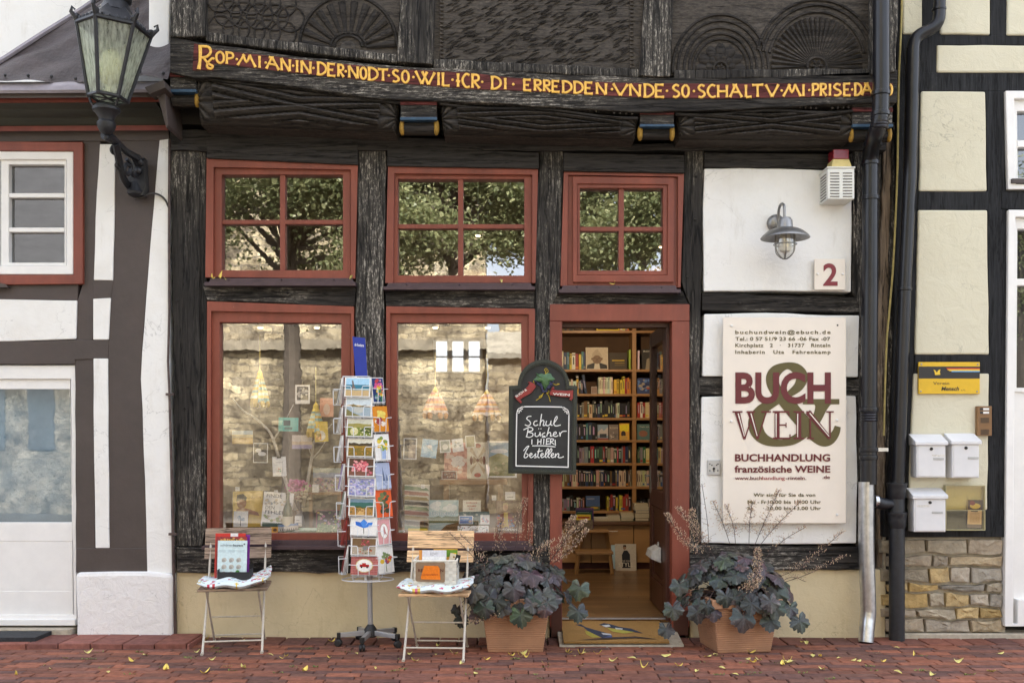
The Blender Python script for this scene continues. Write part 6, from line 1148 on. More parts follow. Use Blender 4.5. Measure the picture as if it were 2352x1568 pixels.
for k in range(5):
    rr = random.Random(30+k); b = MB(); n = 9; c = rr.choice([(.8, .6, .12), (.75, .6, .2), (.82, .66, .28), (.66, .42, .1), (.7, .62, .2)])
    rows = []
    for i in range(n+1):
        t_ = i/n; w_ = .011*sin(pi*min(1, t_*1.02+.02))**.8*(1.15 if t_ < .5 else .95); x = (t_-.5)*.055; z = .004+.012*(k % 3)*(t_-.5)**2*6+.003*sin(5*t_+k); rows.append([b.pt((x, -w_, z+.005*sin(3*t_+k))), b.pt((x, 0, z-.001)), b.pt((x, w_, z+.004))])
    for A, B in zip(rows, rows[1:]): b.face((A[0], B[0], B[1], A[1]), c); b.face((A[1], B[1], B[2], A[2]), tuple(.85*v for v in c))
    b.tube([rows[0][1] and (-.0275, 0, .004), (-.045, .004, .006)], .0009, 4, (.3, .2, .06)); me = b.build('fallen_leaf', M('yellow_leaf_%d' % k if False else 'yellow_leaf', None, .6, .3, 90), local=True, smooth=True); lm.append(me)
spots = []
rr = random.Random(77)
for px, py in ((620,1505),(650,1512),(1010,1484),(1040,1502),(945,1502),(1000,1503),(1178,1505),(1186,1510),(1196,1507),(1206,1503),(1212,1508),(1302,1500),(1310,1503),(1322,1507),(1335,1502),(1345,1500),(1370,1502),(1250,1525),(1412,1519),(1455,1512),(1530,1508),(1560,1530),(1625,1510),(1640,1505),(1716,1512),(1725,1520),(1735,1522),(1742,1516),(1795,1528),(1800,1522),(1808,1525),(1815,1520),(1870,1505),(1880,1508),(1930,1512),(1960,1518),(1975,1520),(2010,1500),(2025,1520),(2060,1490),(2100,1505),(100,1530),(120,1538),(330,1507),(205,1500),(450,1500),(490,1515),(660,1510),(760,1510),(560,1535),(700,1540),(860,1535),(1060,1527),(1090,1548),(380,1540),(250,1545),(40,1550),(1480,1535),(1890,1540),(2060,1545),(2200,1520),(2280,1540),(1660,1535),(1600,1542),(1330,1532),(950,1520),(820,1500),(1115,1515),(1690,1548),(2140,1550),(470,1545),(2300,1500),(300,1520),(150,1512),(760,1475),(1850,1478),(1840,1476),(560,1470),(480,1468),(470,1471),(1540,1498),(1725,1500)):
    spots.append((px+rr.uniform(-4, 4), py+rr.uniform(-2, 2)))
for i, (px, py) in enumerate(spots):
    k = CZ/((py-HY)/S); src = lm[rr.randrange(5)]; o = src if i < 5 and False else src.copy()
    if o.name not in sc.collection.objects: sc.collection.objects.link(o)
    o.location = ((px-CX)/S*k, DC*k-DC, .004); o.rotation_euler = (rr.uniform(-.2, .2), rr.uniform(-.2, .2), rr.uniform(0, 6.3)); s = rr.uniform(.55, 1.15); o.scale = (s, s*rr.uniform(.8, 1.3), s); tag(o, 'small dry yellow leaf fallen on the red brick pavement', 'leaf', 'fallen yellow leaves')
for px, py, d in ((486, 639, -.035), (504, 638, -.03), (516, 640, -.04), (1410, 654, -.04), (1150, 648, -.04), (806, 638, -.03)):
    o = lm[rr.randrange(5)].copy(); sc.collection.objects.link(o); o.location = P(px, py, d); o.rotation_euler = (.4, rr.uniform(-.5, .5), rr.uniform(0, 6)); o.scale = (.8, .8, 1); tag(o, 'curled yellow leaf caught on an aubergine metal window sill', 'leaf', 'leaves on the window sills')
for o in lm: bpy.data.objects.remove(o)
m = MB(); rr = random.Random(8)
for px, py in ((430, 1510), (440, 1512), (490, 1495), (500, 1497), (375, 1532), (235, 1535), (520, 1530), (930, 1536), (1380, 1540), (1740, 1545), (1840, 1545), (640, 1545), (300, 1548), (2000, 1530), (1610, 1520), (1100, 1536), (705, 1490))+tuple((rr.uniform(0, 2352), rr.choice((1488, 1497, 1506, 1513, 1522, 1531, 1540, 1549, 1558))) for _ in range(34)):
    k = CZ/((py-HY)/S); c = Vector(((px-CX)/S*k, DC*k-DC, 0))
    for j in range(rr.randrange(5, 16)):
        a = rr.uniform(0, 6.3); L_ = rr.uniform(.006, .022); b = c+Vector((rr.uniform(-.03, .03), rr.uniform(-.006, .006), 0)); t_ = b+Vector((cos(a)*L_, sin(a)*L_*.6, L_*.6)); n_ = Vector((-sin(a), cos(a), 0))*.004; m.poly([b-n_*.4, t_*.5+b*.5-n_, t_, t_*.5+b*.5+n_], rr.choice([(.12, .17, .03), (.2, .24, .05), (.09, .13, .03)]))
tag(m.build('joint_weeds', M('weed_green', None, .7, .2)), kind='stuff')
# a leaflet in the holder
flatcard('leaflet', 'leaflet', 'beige leaflet with a food photo inside the clear holder', (645, 1172, 756, 1390), -.036, [('r', 0, 0, 1, .12, (.25, .2, .2)), ('r', 0, .64, 1, 1, (.1, .05, .02)), ('e', .5, .78, .38, .1, (.6, .45, .12)), ('e', .3, .88, .2, .08, (.25, .04, .02)), ('r', .2, .57, .7, .61, (.1, .05, .03))]+[('r', .15, .2+.045*i, .85, .212+.045*i, (.35, .22, .15)) for i in range(8)], None, .002, 0, (.62, .43, .28), Zf=Z8, ry=2)
# ================================================================== SHOP WINDOW DISPLAYS
W1 = zc(1.537, 800, 1180); W2 = zc(1.5375, 1500, 1180)
m = MB(); a, b = P(470, 1224, .12), P(815, 1224, .12); m.box(-2.1, -1.02, .115, .75, .60, a.z-.012); m.box(-.92, .16, .115, .75, .60, a.z-.012); m.build('display_ledge', M('display_ledge_wood', (.32, .2, .1), .5, .2, 8, stretch=(.2, 1, 1)), BH)
ZL = a.z-.012
def shown(Zf, name, cat, label, px, d, art, t=.012, tilt=-7, base=W_, seed=0, ry=0, group=None): return flatcard(name, cat, label, px, d, art, group, t, tilt, base, seed, 0, Zf, 'print', ry)
GH, GW = 'cards hanging in the display window', 'books and prints standing in the display window'
FACE = (.42, .22, .13)
for px, d, lab, art, base, ry in (((586, 552, 675, 668), .4, 'black and white snapshot pinned to a birch twig', [('r', .1, .2, .9, .92, (.1, .1, .1)), ('s', 18, .2, .3, .8, .85, .12, [(.35, .35, .34), (.5, .5, .48), (.05, .05, .05)])], W_, 0), ((482, 752, 604, 836), .3, 'turquoise card clipped to the twig by a peg', [('r', .25, .4, .6, .8, (.03, .12, .13)), ('r', .3, .1, .7, .3, (.05, .25, .22))], (.12, .5, .42), 1), ((736, 632, 820, 748), .42, 'plain peach card beside the hanging paper lantern', [('e', .5, .4, .25, .3, (.75, .6, .5))], (.72, .36, .24), 1),
    ((706, 778, 790, 900), .36, 'bright yellow card hanging right in the left display window', [('e', .5, .3, .3, .25, (.78, .74, .62)), ('r', .1, .1, .5, .4, (.75, .4, .05))], (.78, .56, .05), -3), ((198, 832, 325, 914), .34, 'sand yellow landscape card hanging at the left', [('b', .0, .45, (.7, .5, .2), .03, 0), ('e', .5, .35, .2, .12, (.55, .35, .12)), ('b', .7, 1, (.45, .55, .6), 0, 0)], (.76, .62, .32), 0), ((326, 908, 416, 1030), .3, 'dark card with two white birds', [('r', .05, .04, .95, .96, (.09, .085, .08)), ('e', .35, .62, .2, .1, (.75, .74, .7)), ('e', .6, .45, .28, .1, (.78, .77, .74))], W_, 1),
    ((448, 992, 532, 1112), .26, 'white gift bag card with a small plant emblem', [('e', .5, .3, .3, .22, (.7, .68, .64)), ('s', 10, .4, .2, .6, .4, .06, [(.1, .3, .2), (.5, .15, .15)]), ('r', .25, .7, .75, .72, (.4, .4, .4)), ('r', .35, .92, .65, 1, (.1, .08, .06))], (.74, .73, .7), -2), ((566, 860, 688, 944), .42, 'pale pink and lilac landscape card', [('b', .0, .3, (.5, .45, .6), 0, 0), ('b', .3, .55, (.7, .58, .45), .05, 0)], (.75, .68, .62), 0)):
    shown(W1, 'hanging_card', 'card', lab, px, d, art, .002, 0, base, 5, ry, GH)
for px, d, lab, art, base, ry in (((172, 878, 255, 1010), .3, 'dark framed upright card at the left of the hanging row', [('r', .08, .05, .92, .95, (.07, .07, .1)), ('r', .4, .05, .92, .7, (.4, .33, .3))], W_, 2), ((280, 885, 375, 998), .3, 'sky blue card with a gull hanging by a peg', [('e', .5, .6, .16, .12, (.8, .8, .78)), ('p', [(.2, .7), (.5, .6), (.8, .35), (.5, .5)], (.7, .68, .62))], (.32, .55, .72), 7), ((400, 890, 466, 968), .3, 'small card with a white full moon', [('r', .1, .08, .9, .92, (.5, .52, .45)), ('e', .5, .45, .26, .24, (.8, .78, .7))], W_, -3),
    ((480, 882, 548, 962), .3, 'small white card with a sketched animal', [('s', 12, .2, .3, .8, .8, .1, [(.4, .45, .4), (.6, .55, .4)])], W_, -7), ((558, 862, 620, 938), .3, 'small card of olive brown texture at the right of the hanging row', [('r', .1, .08, .9, .92, (.38, .34, .18))], (.74, .7, .6), -4)):
    shown(W2, 'hanging_card', 'card', lab, px, d, art, .002, 0, base, 5, ry, GH)
shown(W2, 'poster', 'poster', 'salmon coloured print of white flowers behind the ornament poster', (425, 905, 575, 1132), .52, [('s', 40, .1, .1, .9, .9, .12, [(.6, .25, .2), (.75, .6, .52), (.5, .2, .16)]), ('s', 10, .4, .3, .7, .6, .14, [(.78, .74, .7)])], .004, -3, (.65, .32, .25), 3)
shown(W2, 'poster', 'poster', 'white poster with a fourfold red and brown ornament', (566, 903, 696, 1128), .5, [q for s in (-1, 1) for q in (('p', [(.5, .55), (.5+s*.3, .9), (.5+s*.38, .75)], (.62, .5, .35)), ('p', [(.5, .45), (.5+s*.3, .12), (.5+s*.36, .25)], (.62, .5, .35)), ('e', .5+s*.3, .5, .07, .12, (.3, .12, .07)), ('p', [(.5, .5), (.5+s*.2, .62), (.5+s*.24, .5), (.5+s*.2, .4)], (.5, .36, .24)))]+[('e', .5, .9, .16, .06, (.5, .1, .07)), ('e', .5, .1, .16, .06, (.5, .1, .07)), ('e', .5, .5, .07, .05, (.25, .1, .06))], .004, -3, (.78, .72, .58), 3)
shown(W2, 'poster', 'poster', 'white bordered mountain landscape print behind the chalkboard edge', (690, 895, 872, 1122), .54, [('r', .06, .05, .94, .95, (.3, .46, .62)), ('p', [(.06, .55), (.4, .68), (.94, .5), (.94, .05), (.06, .05)], (.3, .3, .12)), ('e', .4, .72, .3, .06, (.7, .74, .78)), ('s', 20, .1, .1, .9, .4, .08, [(.45, .38, .2), (.2, .22, .08)])], .004, -3, W_, 3)
shown(W2, 'postcard', 'postcard', 'small postcard of red and grey figures leaning on the salmon print', (410, 1080, 505, 1132), .46, [('r', .04, .06, .96, .94, (.3, .16, .13)), ('s', 20, .1, .2, .9, .8, .1, [(.55, .3, .25), (.2, .2, .22), (.6, .5, .4)])], .002, -5, W_, 6)
# table and easel
TB_ = thing('display_table', 'small light wooden table bearing posters in the display window', 'table', (P(*W2(607, 1250), .5).x, .5, ZL)); m = MB(); a, b = P(*W2(398, 1165), .46), P(*W2(815, 1134), .46); m.box(a.x, b.x, .44, .62, a.z, b.z); m.build('tabletop', MT['cabinet'], TB_, bevel=.003)
for x in (440, 772): p = P(*W2(x, 0), .5); m = MB(); m.box(p.x-.02, p.x+.02, .47, .51, ZL, a.z); m.build('leg', MT['cabinet'], TB_, bevel=.003)
ES = thing('display_stool', 'low wooden stool carrying the flower picture in the left display window', 'stool', (P(*W1(770, 1300), .5).x, .5, ZL)); m = MB(); a, b = P(*W1(674, 1228), .48), P(*W1(868, 1212), .48); m.box(a.x, b.x+.05, .46, .66, a.z, b.z); m.build('seat', MT['cabinet'], ES, bevel=.003)
for x in (684, 858): p = P(*W1(x, 0), .5); m = MB(); m.box(p.x-.014, p.x+.014, .48, .51, ZL, a.z); m.build('leg', MT['cabinet'], ES, bevel=.003)
shown(W1, 'painting', 'picture', 'wide dabbed flower meadow picture standing on the stool', (694, 1062, 868, 1208), .55, [('b', .8, 1, (.5, .55, .5), 0, 0), ('b', .6, .8, (.45, .5, .6), .02, 0), ('s', 120, .05, .05, .95, .6, .06, [(.55, .3, .35), (.6, .55, .5), (.3, .28, .35), (.35, .38, .2), (.7, .6, .5)])], .006, -4, (.5, .42, .4), 7)
# books and small prints
B = lambda Zf, lab, px, d, art, base=W_, t=.018, ry=0, nm='book', ct='book', tilt=-9: shown(Zf, nm, ct, lab, px, d, art, t, tilt, base, 9, ry, GW)
B(W1, 'yellow book with a dark haired figure and the word AMIR', (200, 1202, 384, 1425), .36, [('e', .3, .68, .16, .17, FACE), ('p', [(.12, .72), (.15, .9), (.35, .93), (.48, .82), (.44, .72), (.3, .78)], (.04, .025, .02)), ('p', [(.1, .1), (.12, .5), (.3, .55), (.55, .5), (.85, .4), (.9, .3), (.55, .36), (.5, .1)], FACE), ('t', 'AMIR', .62, .96, .78, .07, (.45, .25, .04), 0)], (.72, .5, .12), ry=-2)
B(W1, 'white book titled FINDE DEN FEHLER with picture strips', (372, 1210, 556, 1425), .30, [('t', 'FINDE', .1, .62, .84, .1, (.12, .13, .16), 0), ('t', 'DEN', .1, .4, .5, .1, (.12, .13, .16), 0), ('t', 'FEHLER', .1, .78, .37, .1, (.12, .13, .16), 0)]+[('s', 26, .1, .64, .95, .78, .06, [(.5, .45, .4), (.3, .35, .4), (.65, .55, .4)]), ('s', 26, .1, .18, .95, .32, .06, [(.5, .45, .4), (.35, .4, .2), (.65, .55, .4)]), ('r', .05, .0, .95, .12, (.12, .2, .18))], ry=4)
B(W1, 'small white card with a blue seed head drawing', (204, 1327, 292, 1425), .24, [('s', 14, .3, .4, .75, .75, .1, [(.3, .4, .48), (.5, .55, .6)]), ('r', .48, .05, .52, .5, (.1, .12, .1))], t=.003, nm='postcard', ct='postcard')
B(W1, 'card with a garden flower painting on dark ground, right of the stool leg', (714, 1320, 872, 1440), .34, [('r', .02, .02, .98, .98, (.12, .1, .1)), ('s', 46, .06, .1, .95, .9, .08, [(.55, .25, .4), (.7, .65, .5), (.2, .3, .12), (.6, .45, .12), (.35, .3, .5)])], (.5, .1, .2), .004, nm='picture', ct='picture')
B(W1, 'small postcard of a white palace front', (478, 1396, 602, 1462), .2, [('r', 0, .55, 1, 1, (.2, .3, .45)), ('b', .2, .75, (.5, .47, .42), .02, 0), ('b', .0, .25, (.1, .13, .08), .02, 0)]+[('r', .1+.11*i, .3, .15+.11*i, .5, (.15, .14, .14)) for i in range(8)], t=.003, ry=-5, nm='postcard', ct='postcard', tilt=-35)
B(W1, 'tiny orange card with a sunflower, beside the palace postcard', (428, 1420, 490, 1462), .22, [('e', .5, .5, .2, .25, (.15, .08, .03))], (.65, .32, .04), .003, nm='postcard', ct='postcard', tilt=-30)
B(W1, 'flat green landscape card on the ledge', (600, 1422, 716, 1462), .22, [('b', .0, .5, (.1, .16, .06), .05, 0), ('b', .55, 1, (.5, .6, .5), 0, 0)], (.3, .4, .3), .003, nm='postcard', ct='postcard', tilt=-40)
B(W1, 'green leaved flower card lying at the right end of the ledge', (714, 1402, 840, 1462), .2, [('s', 50, .05, .05, .95, .95, .08, [(.15, .25, .08), (.7, .65, .4), (.4, .45, .25), (.06, .1, .04)])], (.2, .28, .14), .003, nm='postcard', ct='postcard', tilt=-35)
for px, d in (((218, 1178, 243, 1202), .34), ((456, 1198, 478, 1215), .3), ((690, 1162, 730, 1212), .42), ((582, 1356, 626, 1420), .26)):
    shown(W1, 'price_tag', 'price tag', {218: 'small white price tag above the yellow book', 456: 'tiny white price tag above the white titled book', 690: 'white price tag standing on the stool', 582: 'white tag card right of the green bottle'}[px[0]], px, d, [('r', .2, .3, .8, .36, (.4, .4, .4)), ('r', .2, .55, .7, .61, (.4, .4, .4))], .002, -3, W_, 0, 0, 'white price tags')
BT = thing('wine_bottle', 'green wine bottle with white label behind the palace postcard', 'bottle', (P(*W1(540, 1420), .27).x, .27, ZL)); m = MB(); m.lathe([(.0, 0), (.036, .002), (.037, .02), (.037, .15), (.03, .18), (.0135, .215), (.0125, .27), (.015, .272), (.015, .285), (.0, .286)], BT.location, 18); m.build('glass', M('green_bottle_glass', (.03, .06, .015), .08, .1, spec=.8), BT, smooth=True); m = MB(); m.lathe([(.0378, .04), (.0378, .12)], BT.location, 18); m.build('label', M('bottle_label', (.7, .66, .5), .6), BT, smooth=True)
FB = thing('dried_bouquet', 'dried bouquet with a pink bloom in a grey vase', 'bouquet', (P(*W1(612, 1400), .4).x, .4, ZL)); m = MB(); m.lathe([(.0, 0), (.03, .0), (.04, .05), (.03, .11), (.02, .13), (.026, .15), (.02, .15)], FB.location, 16); m.build('vase', M('grey_vase', (.3, .3, .31), .4), FB, smooth=True)
m = MB(); rr = random.Random(6)
for k in range(150):
    t_ = rr.random(); c = P(*W1(600+rr.gauss(0, 26), 1140+t_*125), .4+rr.uniform(-.05, .05)); m.ball(c, rr.uniform(.008, .018), 5, rr.choice([(.5, .08, .28), (.6, .2, .4)]) if t_ < .5 else rr.choice([(.62, .52, .36), (.7, .64, .5), (.35, .2, .14)]), sc_=(1, .7, rr.uniform(.5, 1)))
m.build('blooms', MT['seed'], FB); m = MB()
for k in range(8): c = P(*W1(600+rr.gauss(0, 20), 1230), .4); m.tube([FB.location+Vector((0, 0, .14)), c], .002, 4)
m.build('stems', MT['stem'], FB)
BIR = M('birch_bark', (.62, .58, .5), .8, .5, 30, .3, 50)
def twig(label, paths, d):
    m = MB()
    for pts, r0, r1 in paths: w_ = bez([P(*W1(x, y), d) for x, y in pts], 5); m.tube(w_, [r0+(r1-r0)*k/(len(w_)-1) for k in range(len(w_))], 7)
    tag(m.build('birch_branch', BIR, smooth=True), label, 'branch', 'birch branches in the left display window')
twig('long white birch branch bending down from the upper left past the gift bag card', [([(592, 1320), (560, 1240), (520, 1120), (480, 985), (455, 900), (420, 830), (340, 755), (270, 712), (225, 665), (198, 632)], .016, .004), ([(455, 885), (480, 845), (520, 780), (575, 670)], .006, .002)], .42)
twig('forked white birch branch rising behind the flower bouquet', [([(630, 1300), (655, 1200), (672, 1080), (690, 980), (702, 900), (760, 850), (812, 790)], .016, .004), ([(690, 985), (672, 940), (690, 880)], .007, .003), ([(685, 1010), (730, 960), (770, 900)], .007, .002)], .5)
def lampion(Zf, x, y0, y1, w_, d, cols, label):
    m = MB(); n = 24; p0, p1 = P(*Zf(x, y0), d), P(*Zf(x, y1), d); H = p0.z-p1.z; R = w_/2
    for j in range(10):
        za, zb = j/10, (j+1)/10
        for k in range(n):
            def pt(z, k, flare): r_ = R*(.12+.88*z**.75)*(1+.10*cos(pi*k))*(1+.06*flare); return p0+Vector((cos(2*pi*k/n)*r_, sin(2*pi*k/n)*r_*.8, -H*.12-H*.8*z-(.06*H*(k % 3 == 0) if z >= 1 else 0)))
            m.face([m.pt(pt(za, k, 0)), m.pt(pt(zb, k, 1)), m.pt(pt(zb, k+1, 1)), m.pt(pt(za, k+1, 0))], cols[(j+(k//6)*(len(cols) > 3)) % len(cols)])
    m.tube([p0+Vector((0, 0, .25)), p0, p0-Vector((0, 0, H*.15))], .002, 4, (.7, .6, .2)); m.lathe([(.002, .0), (.02, -.03), (.022, -.05), (.03, -.07)], p0, 10, (.78, .6, .1))
    for k in range(6): a = 2*pi*k/6; q = p0+Vector((cos(a)*R*.9, sin(a)*R*.7, -H*.92)); m.ball(q-Vector((0, 0, .02)), .022, 6, cols[-1], sc_=(.8, .6, 1.3))
    tag(m.build('paper_lantern', MT['print']), label, 'paper lantern', 'folded paper lanterns in the display windows')
TEAL = [(.3, .5, .46), (.6, .55, .25), (.4, .58, .52), (.66, .48, .12)]; ORA = [(.66, .5, .42), (.6, .2, .13), (.7, .3, .08)]
lampion(W1, 368, 455, 668, .125, .38, TEAL, 'mint and yellow paper lantern hanging alone on the left'); lampion(W1, 712, 655, 850, .12, .40, TEAL, 'mint and yellow paper lantern hanging beside the peach card'); lampion(W2, 370, 560, 736, .17, .42, ORA, 'orange striped paper lantern left of its pale twin'); lampion(W2, 688, 578, 748, .19, .40, [(.7, .58, .5), (.64, .36, .28), (.7, .36, .1)], 'pale peach striped paper lantern nearest the chalkboard')
B(W2, 'tall bag with zigzag bands in green, pink and brown', (182, 1165, 334, 1440), .42, [('p', [(0, .98-.11*j), (.9, .93-.11*j), (1, .86-.11*j), (0, .89-.11*j)], [(.25, .36, .24), (.52, .28, .22), (.5, .4, .2), (.1, .09, .09)][j % 4]) for j in range(9)], (.74, .7, .6), .04, nm='gift_bag', ct='bag', tilt=0)
B(W2, 'large book with a pale lake painting titled WALTER LEISTIKOW', (330, 1258, 512, 1455), .3, [('b', .35, 1, (.5, .62, .62), 0, 0), ('s', 14, .1, .7, .9, .95, .12, [(.68, .72, .7)]), ('b', .28, .48, (.14, .2, .1), .03, 0), ('b', .0, .28, (.45, .55, .55), 0, 0), ('p', [(.4, .05), (.6, .22), (1, .3), (1, .0)], (.2, .13, .06)), ('t', 'WALTER', .1, .55, .66, .07, (.74, .76, .72), 0), ('t', 'LEISTIKOW', .08, .92, .52, .12, (.74, .76, .72), 0)], ry=0)
B(W2, 'cream label board reading SHERLOCK HOLMES WELT', (540, 1260, 650, 1334), .36, [('t', 'SHERLOCK', .18, .82, .72, .13, (.5, .12, .08), .02), ('t', 'HOLMES', .25, .75, .46, .13, (.5, .12, .08), .02), ('t', 'WELT', .33, .66, .2, .13, (.5, .12, .08), .02)], (.74, .7, .58), nm='book_box', ct='box')
B(W2, 'dark green picture book below the cream label board', (516, 1330, 704, 1412), .33, [('s', 36, .05, .05, .95, .95, .1, [(.1, .2, .18), (.25, .3, .25), (.05, .08, .07), (.4, .42, .35)])], (.07, .13, .12), .006, nm='book', ct='book')
B(W2, 'small blue travel postcard', (517, 1355, 602, 1406), .26, [('r', .05, .08, .95, .92, (.1, .25, .5)), ('r', .1, .6, .7, .7, (.6, .62, .6)), ('e', .8, .3, .12, .15, (.7, .62, .5))], W_, .003, nm='postcard', ct='postcard')
B(W2, 'small white postcard with blue sketch', (648, 1350, 704, 1408), .25, [('s', 16, .15, .2, .85, .85, .12, [(.4, .48, .6), (.6, .3, .3)])], W_, .003, nm='postcard', ct='postcard')
B(W2, 'white leaf bordered book reading A JANE AUSTEN YEAR', (508, 1412, 698, 1462), .22, [('s', 26, .03, .6, .97, .95, .09, [(.08, .16, .18), (.4, .06, .08), (.15, .25, .12)]), ('s', 10, .03, .1, .2, .6, .09, [(.08, .16, .18), (.15, .25, .12)]), ('s', 10, .8, .1, .97, .6, .09, [(.08, .16, .18), (.4, .06, .08)]), ('t', 'A JANE', .38, .62, .46, .13, (.1, .12, .15), .02), ('t', 'AUSTEN', .36, .66, .28, .13, (.1, .12, .15), .02), ('t', 'YEAR', .42, .6, .1, .13, (.1, .12, .15), .02)], W_, .02, tilt=-30)
B(W2, 'book showing a person in a bright patterned jacket, lettered EUROPEAN at the foot', (742, 1262, 884, 1464), .3, [('b', .0, 1, (.24, .15, .1), 0, 0), ('e', .42, .8, .12, .11, (.55, .36, .24)), ('p', [(.3, .84), (.34, .93), (.5, .93), (.55, .84), (.42, .88)], (.5, .4, .2)), ('p', [(.05, .2), (.15, .55), (.38, .66), (.5, .66), (.75, .55), (.9, .2)], (.3, .12, .08)), ('s', 30, .1, .2, .85, .55, .07, [(.1, .2, .4), (.55, .35, .06), (.4, .06, .05)]), ('p', [(.35, .2), (.35, .64), (.52, .64), (.55, .2)], (.66, .52, .12)), ('t', 'EUROPEAN', .12, .92, .09, .06, (.76, .74, .7), .02)], W_, .015)
B(W2, 'flat yellow book lying under the zigzag bag', (203, 1432, 322, 1464), .2, [('t', 'HEIL', .3, .7, .3, .3, (.1, .08, .02), 0)], (.72, .55, .03), .03, tilt=-20); B(W2, 'tiny white box at the left end of the ledge', (146, 1446, 181, 1464), .2, [('r', .3, .3, .7, .7, (.4, .55, .4))], W_, .03, nm='gift_box', ct='box', tilt=0)
for px in ((718, 1230, 746, 1260), (800, 1208, 862, 1258), (284, 1162, 306, 1188)): shown(W2, 'price_tag', 'price tag', {718: 'tiny white price tag left of the jacket book', 800: 'pale card above the jacket book, right of the tiny tag', 284: 'tiny white tag on top of the zigzag bag'}[px[0]], px, .38, [('r', .2, .3, .8, .4, (.4, .4, .4))], .002, -3, W_, 0, 0, 'white price tags')
# ================================================================== SHOP INTERIOR
BY = 3.2
BC = thing('bookcase', 'tall honey coloured bookcase full of books opposite the doorway', 'bookcase', (.9, BY+.15, .1)); zf = .1
SH = [759, 848, 904, 959, 1010, 1063, 1117, 1173]; x0, x1 = .36, 2.42; xd = P(1457, 0, BY).x
for k, yy in enumerate(SH): z = P(0, yy, BY).z; m = MB(); m.box(x0, x1, BY, BY+.3, z-.024, z); m.build('shelf', MT['shelf'], BC, bevel=.002)
m = MB(); m.box(x0, x1, BY+.3, BY+.32, .1, 2.56); m.build('back_panel', M('bookcase_back', (.07, .035, .014), .8), BC)
for x in (x0, xd-.02, x1-.04): m = MB(); m.box(x, x+.04, BY+.004, BY+.3, P(0, 1196, BY).z, 2.56); m.build('upright', MT['shelf'], BC, bevel=.002)
zc_ = P(0, 1197, BY-.25).z; m = MB(); m.box(x0, x1, BY-.27, BY+.3, zc_-.035, zc_); m.build('counter', M('dark_counter', (.11, .05, .022), .4), BC, bevel=.003)
for k in range(5):
    xa = x0+(x1-x0)*k/5; xb = x0+(x1-x0)*(k+1)/5; m = MB(); m.box(xa+.003, xb-.003, BY-.24, BY+.3, .17, zc_-.04); F_ = m.build('cabinet_door', MT['cabinet'], BC, bevel=.003)
    m = MB(); xm = (xa+xb)/2; m.tube([(xm-.05, BY-.24, zc_-.09), (xm-.04, BY-.262, zc_-.095), (xm+.04, BY-.262, zc_-.095), (xm+.05, BY-.24, zc_-.09)], .004, 6); m.build('handle', MT['steel'], F_)
m = MB(); m.box(x0, x1, BY-.2, BY+.3, .1, .168); m.build('plinth', M('plinth_dark_red', (.07, .014, .012), .6), BC)
CN = dict(black=(.015, .015, .017), navy=(.02, .03, .08), white=(.6, .57, .5), cream=(.5, .42, .28), grey=(.2, .2, .2), brown=(.14, .07, .03), green=(.03, .09, .04), red=(.3, .03, .025), orange=(.55, .2, .03), yellow=(.6, .42, .04), teal=(.04, .15, .17), purple=(.1, .04, .13), blue=(.05, .12, .3), pink=(.5, .25, .25))
ORD = 'first second third fourth fifth sixth seventh eighth ninth tenth eleventh twelfth thirteenth fourteenth fifteenth sixteenth seventeenth eighteenth nineteenth twentieth twenty-first twenty-second twenty-third twenty-fourth twenty-fifth twenty-sixth twenty-seventh twenty-eighth twenty-ninth thirtieth'.split()
SN = ['top', 'second', 'third', 'fourth', 'fifth', 'sixth', 'seventh', 'eighth']
GBK = 'books in the bookcase'; rb = random.Random(17)
def spine(x, w_, h_, z, cname, label, lean=0, titled=True, dpt=.14):
    c = tuple(v*rb.uniform(.8, 1.25) for v in CN[cname]); m = MB(); m.box(0, w_, 0, dpt, 0, h_, c); lt = (.55, .52, .45) if sum(c) < .6 else (.12, .07, .05)
    if titled and w_ > .012:
        y = -.0006; k = rb.random()
        if k < .75: m.poly([(w_*.3, y, h_*.3), (w_*.68, y, h_*.3), (w_*.68, y, h_*rb.uniform(.6, .88)), (w_*.3, y, h_*.8)], tuple(v*rb.uniform(.4, 1) for v in lt))
        if k > .72: m.poly([(.001, y-.0002, h_*.08), (w_-.001, y-.0002, h_*.08), (w_-.001, y-.0002, h_*.2), (.001, y-.0002, h_*.2)], CN[rb.choice(['white', 'red', 'yellow', 'orange', 'grey', 'blue'])])
        if k < .25: m.poly([(.001, y-.0004, h_*.86), (w_-.001, y-.0004, h_*.86), (w_-.001, y-.0004, h_*.93), (.001, y-.0004, h_*.93)], lt)
    o = m.build('book', MT['print'], local=True); o.location = (x, BY+rb.uniform(.03, .07), z+.0005); o.rotation_euler = (0, lean, 0); tag(o, label, 'book', GBK); return o
def front(px0, px1, h_, z, art, base, label, t=.02):
    xa, xb = P(px0, 0, BY+.02).x, P(px1, 0, BY+.02).x; o = card('book', xb-xa, h_, art, label, 'book', GBK, t, base, 7); o.location = ((xa+xb)/2, BY+.025, z+.0005); o.rotation_euler = (radians(-8), 0, 0); return o
PALS = [['black', 'brown'], ['white', 'orange', 'navy', 'navy', 'red', 'yellow', 'black', 'blue', 'teal'], ['yellow', 'white', 'white', 'black', 'navy'], ['black', 'black', 'grey', 'navy', 'brown', 'black', 'cream'], ['black', 'grey', 'navy', 'teal'], ['white', 'grey', 'navy', 'orange', 'pink', 'black', 'black', 'green', 'grey', 'red'], ['black', 'black', 'brown', 'navy', 'grey', 'pink', 'black', 'cream'], ['brown', 'black', 'grey', 'cream']]
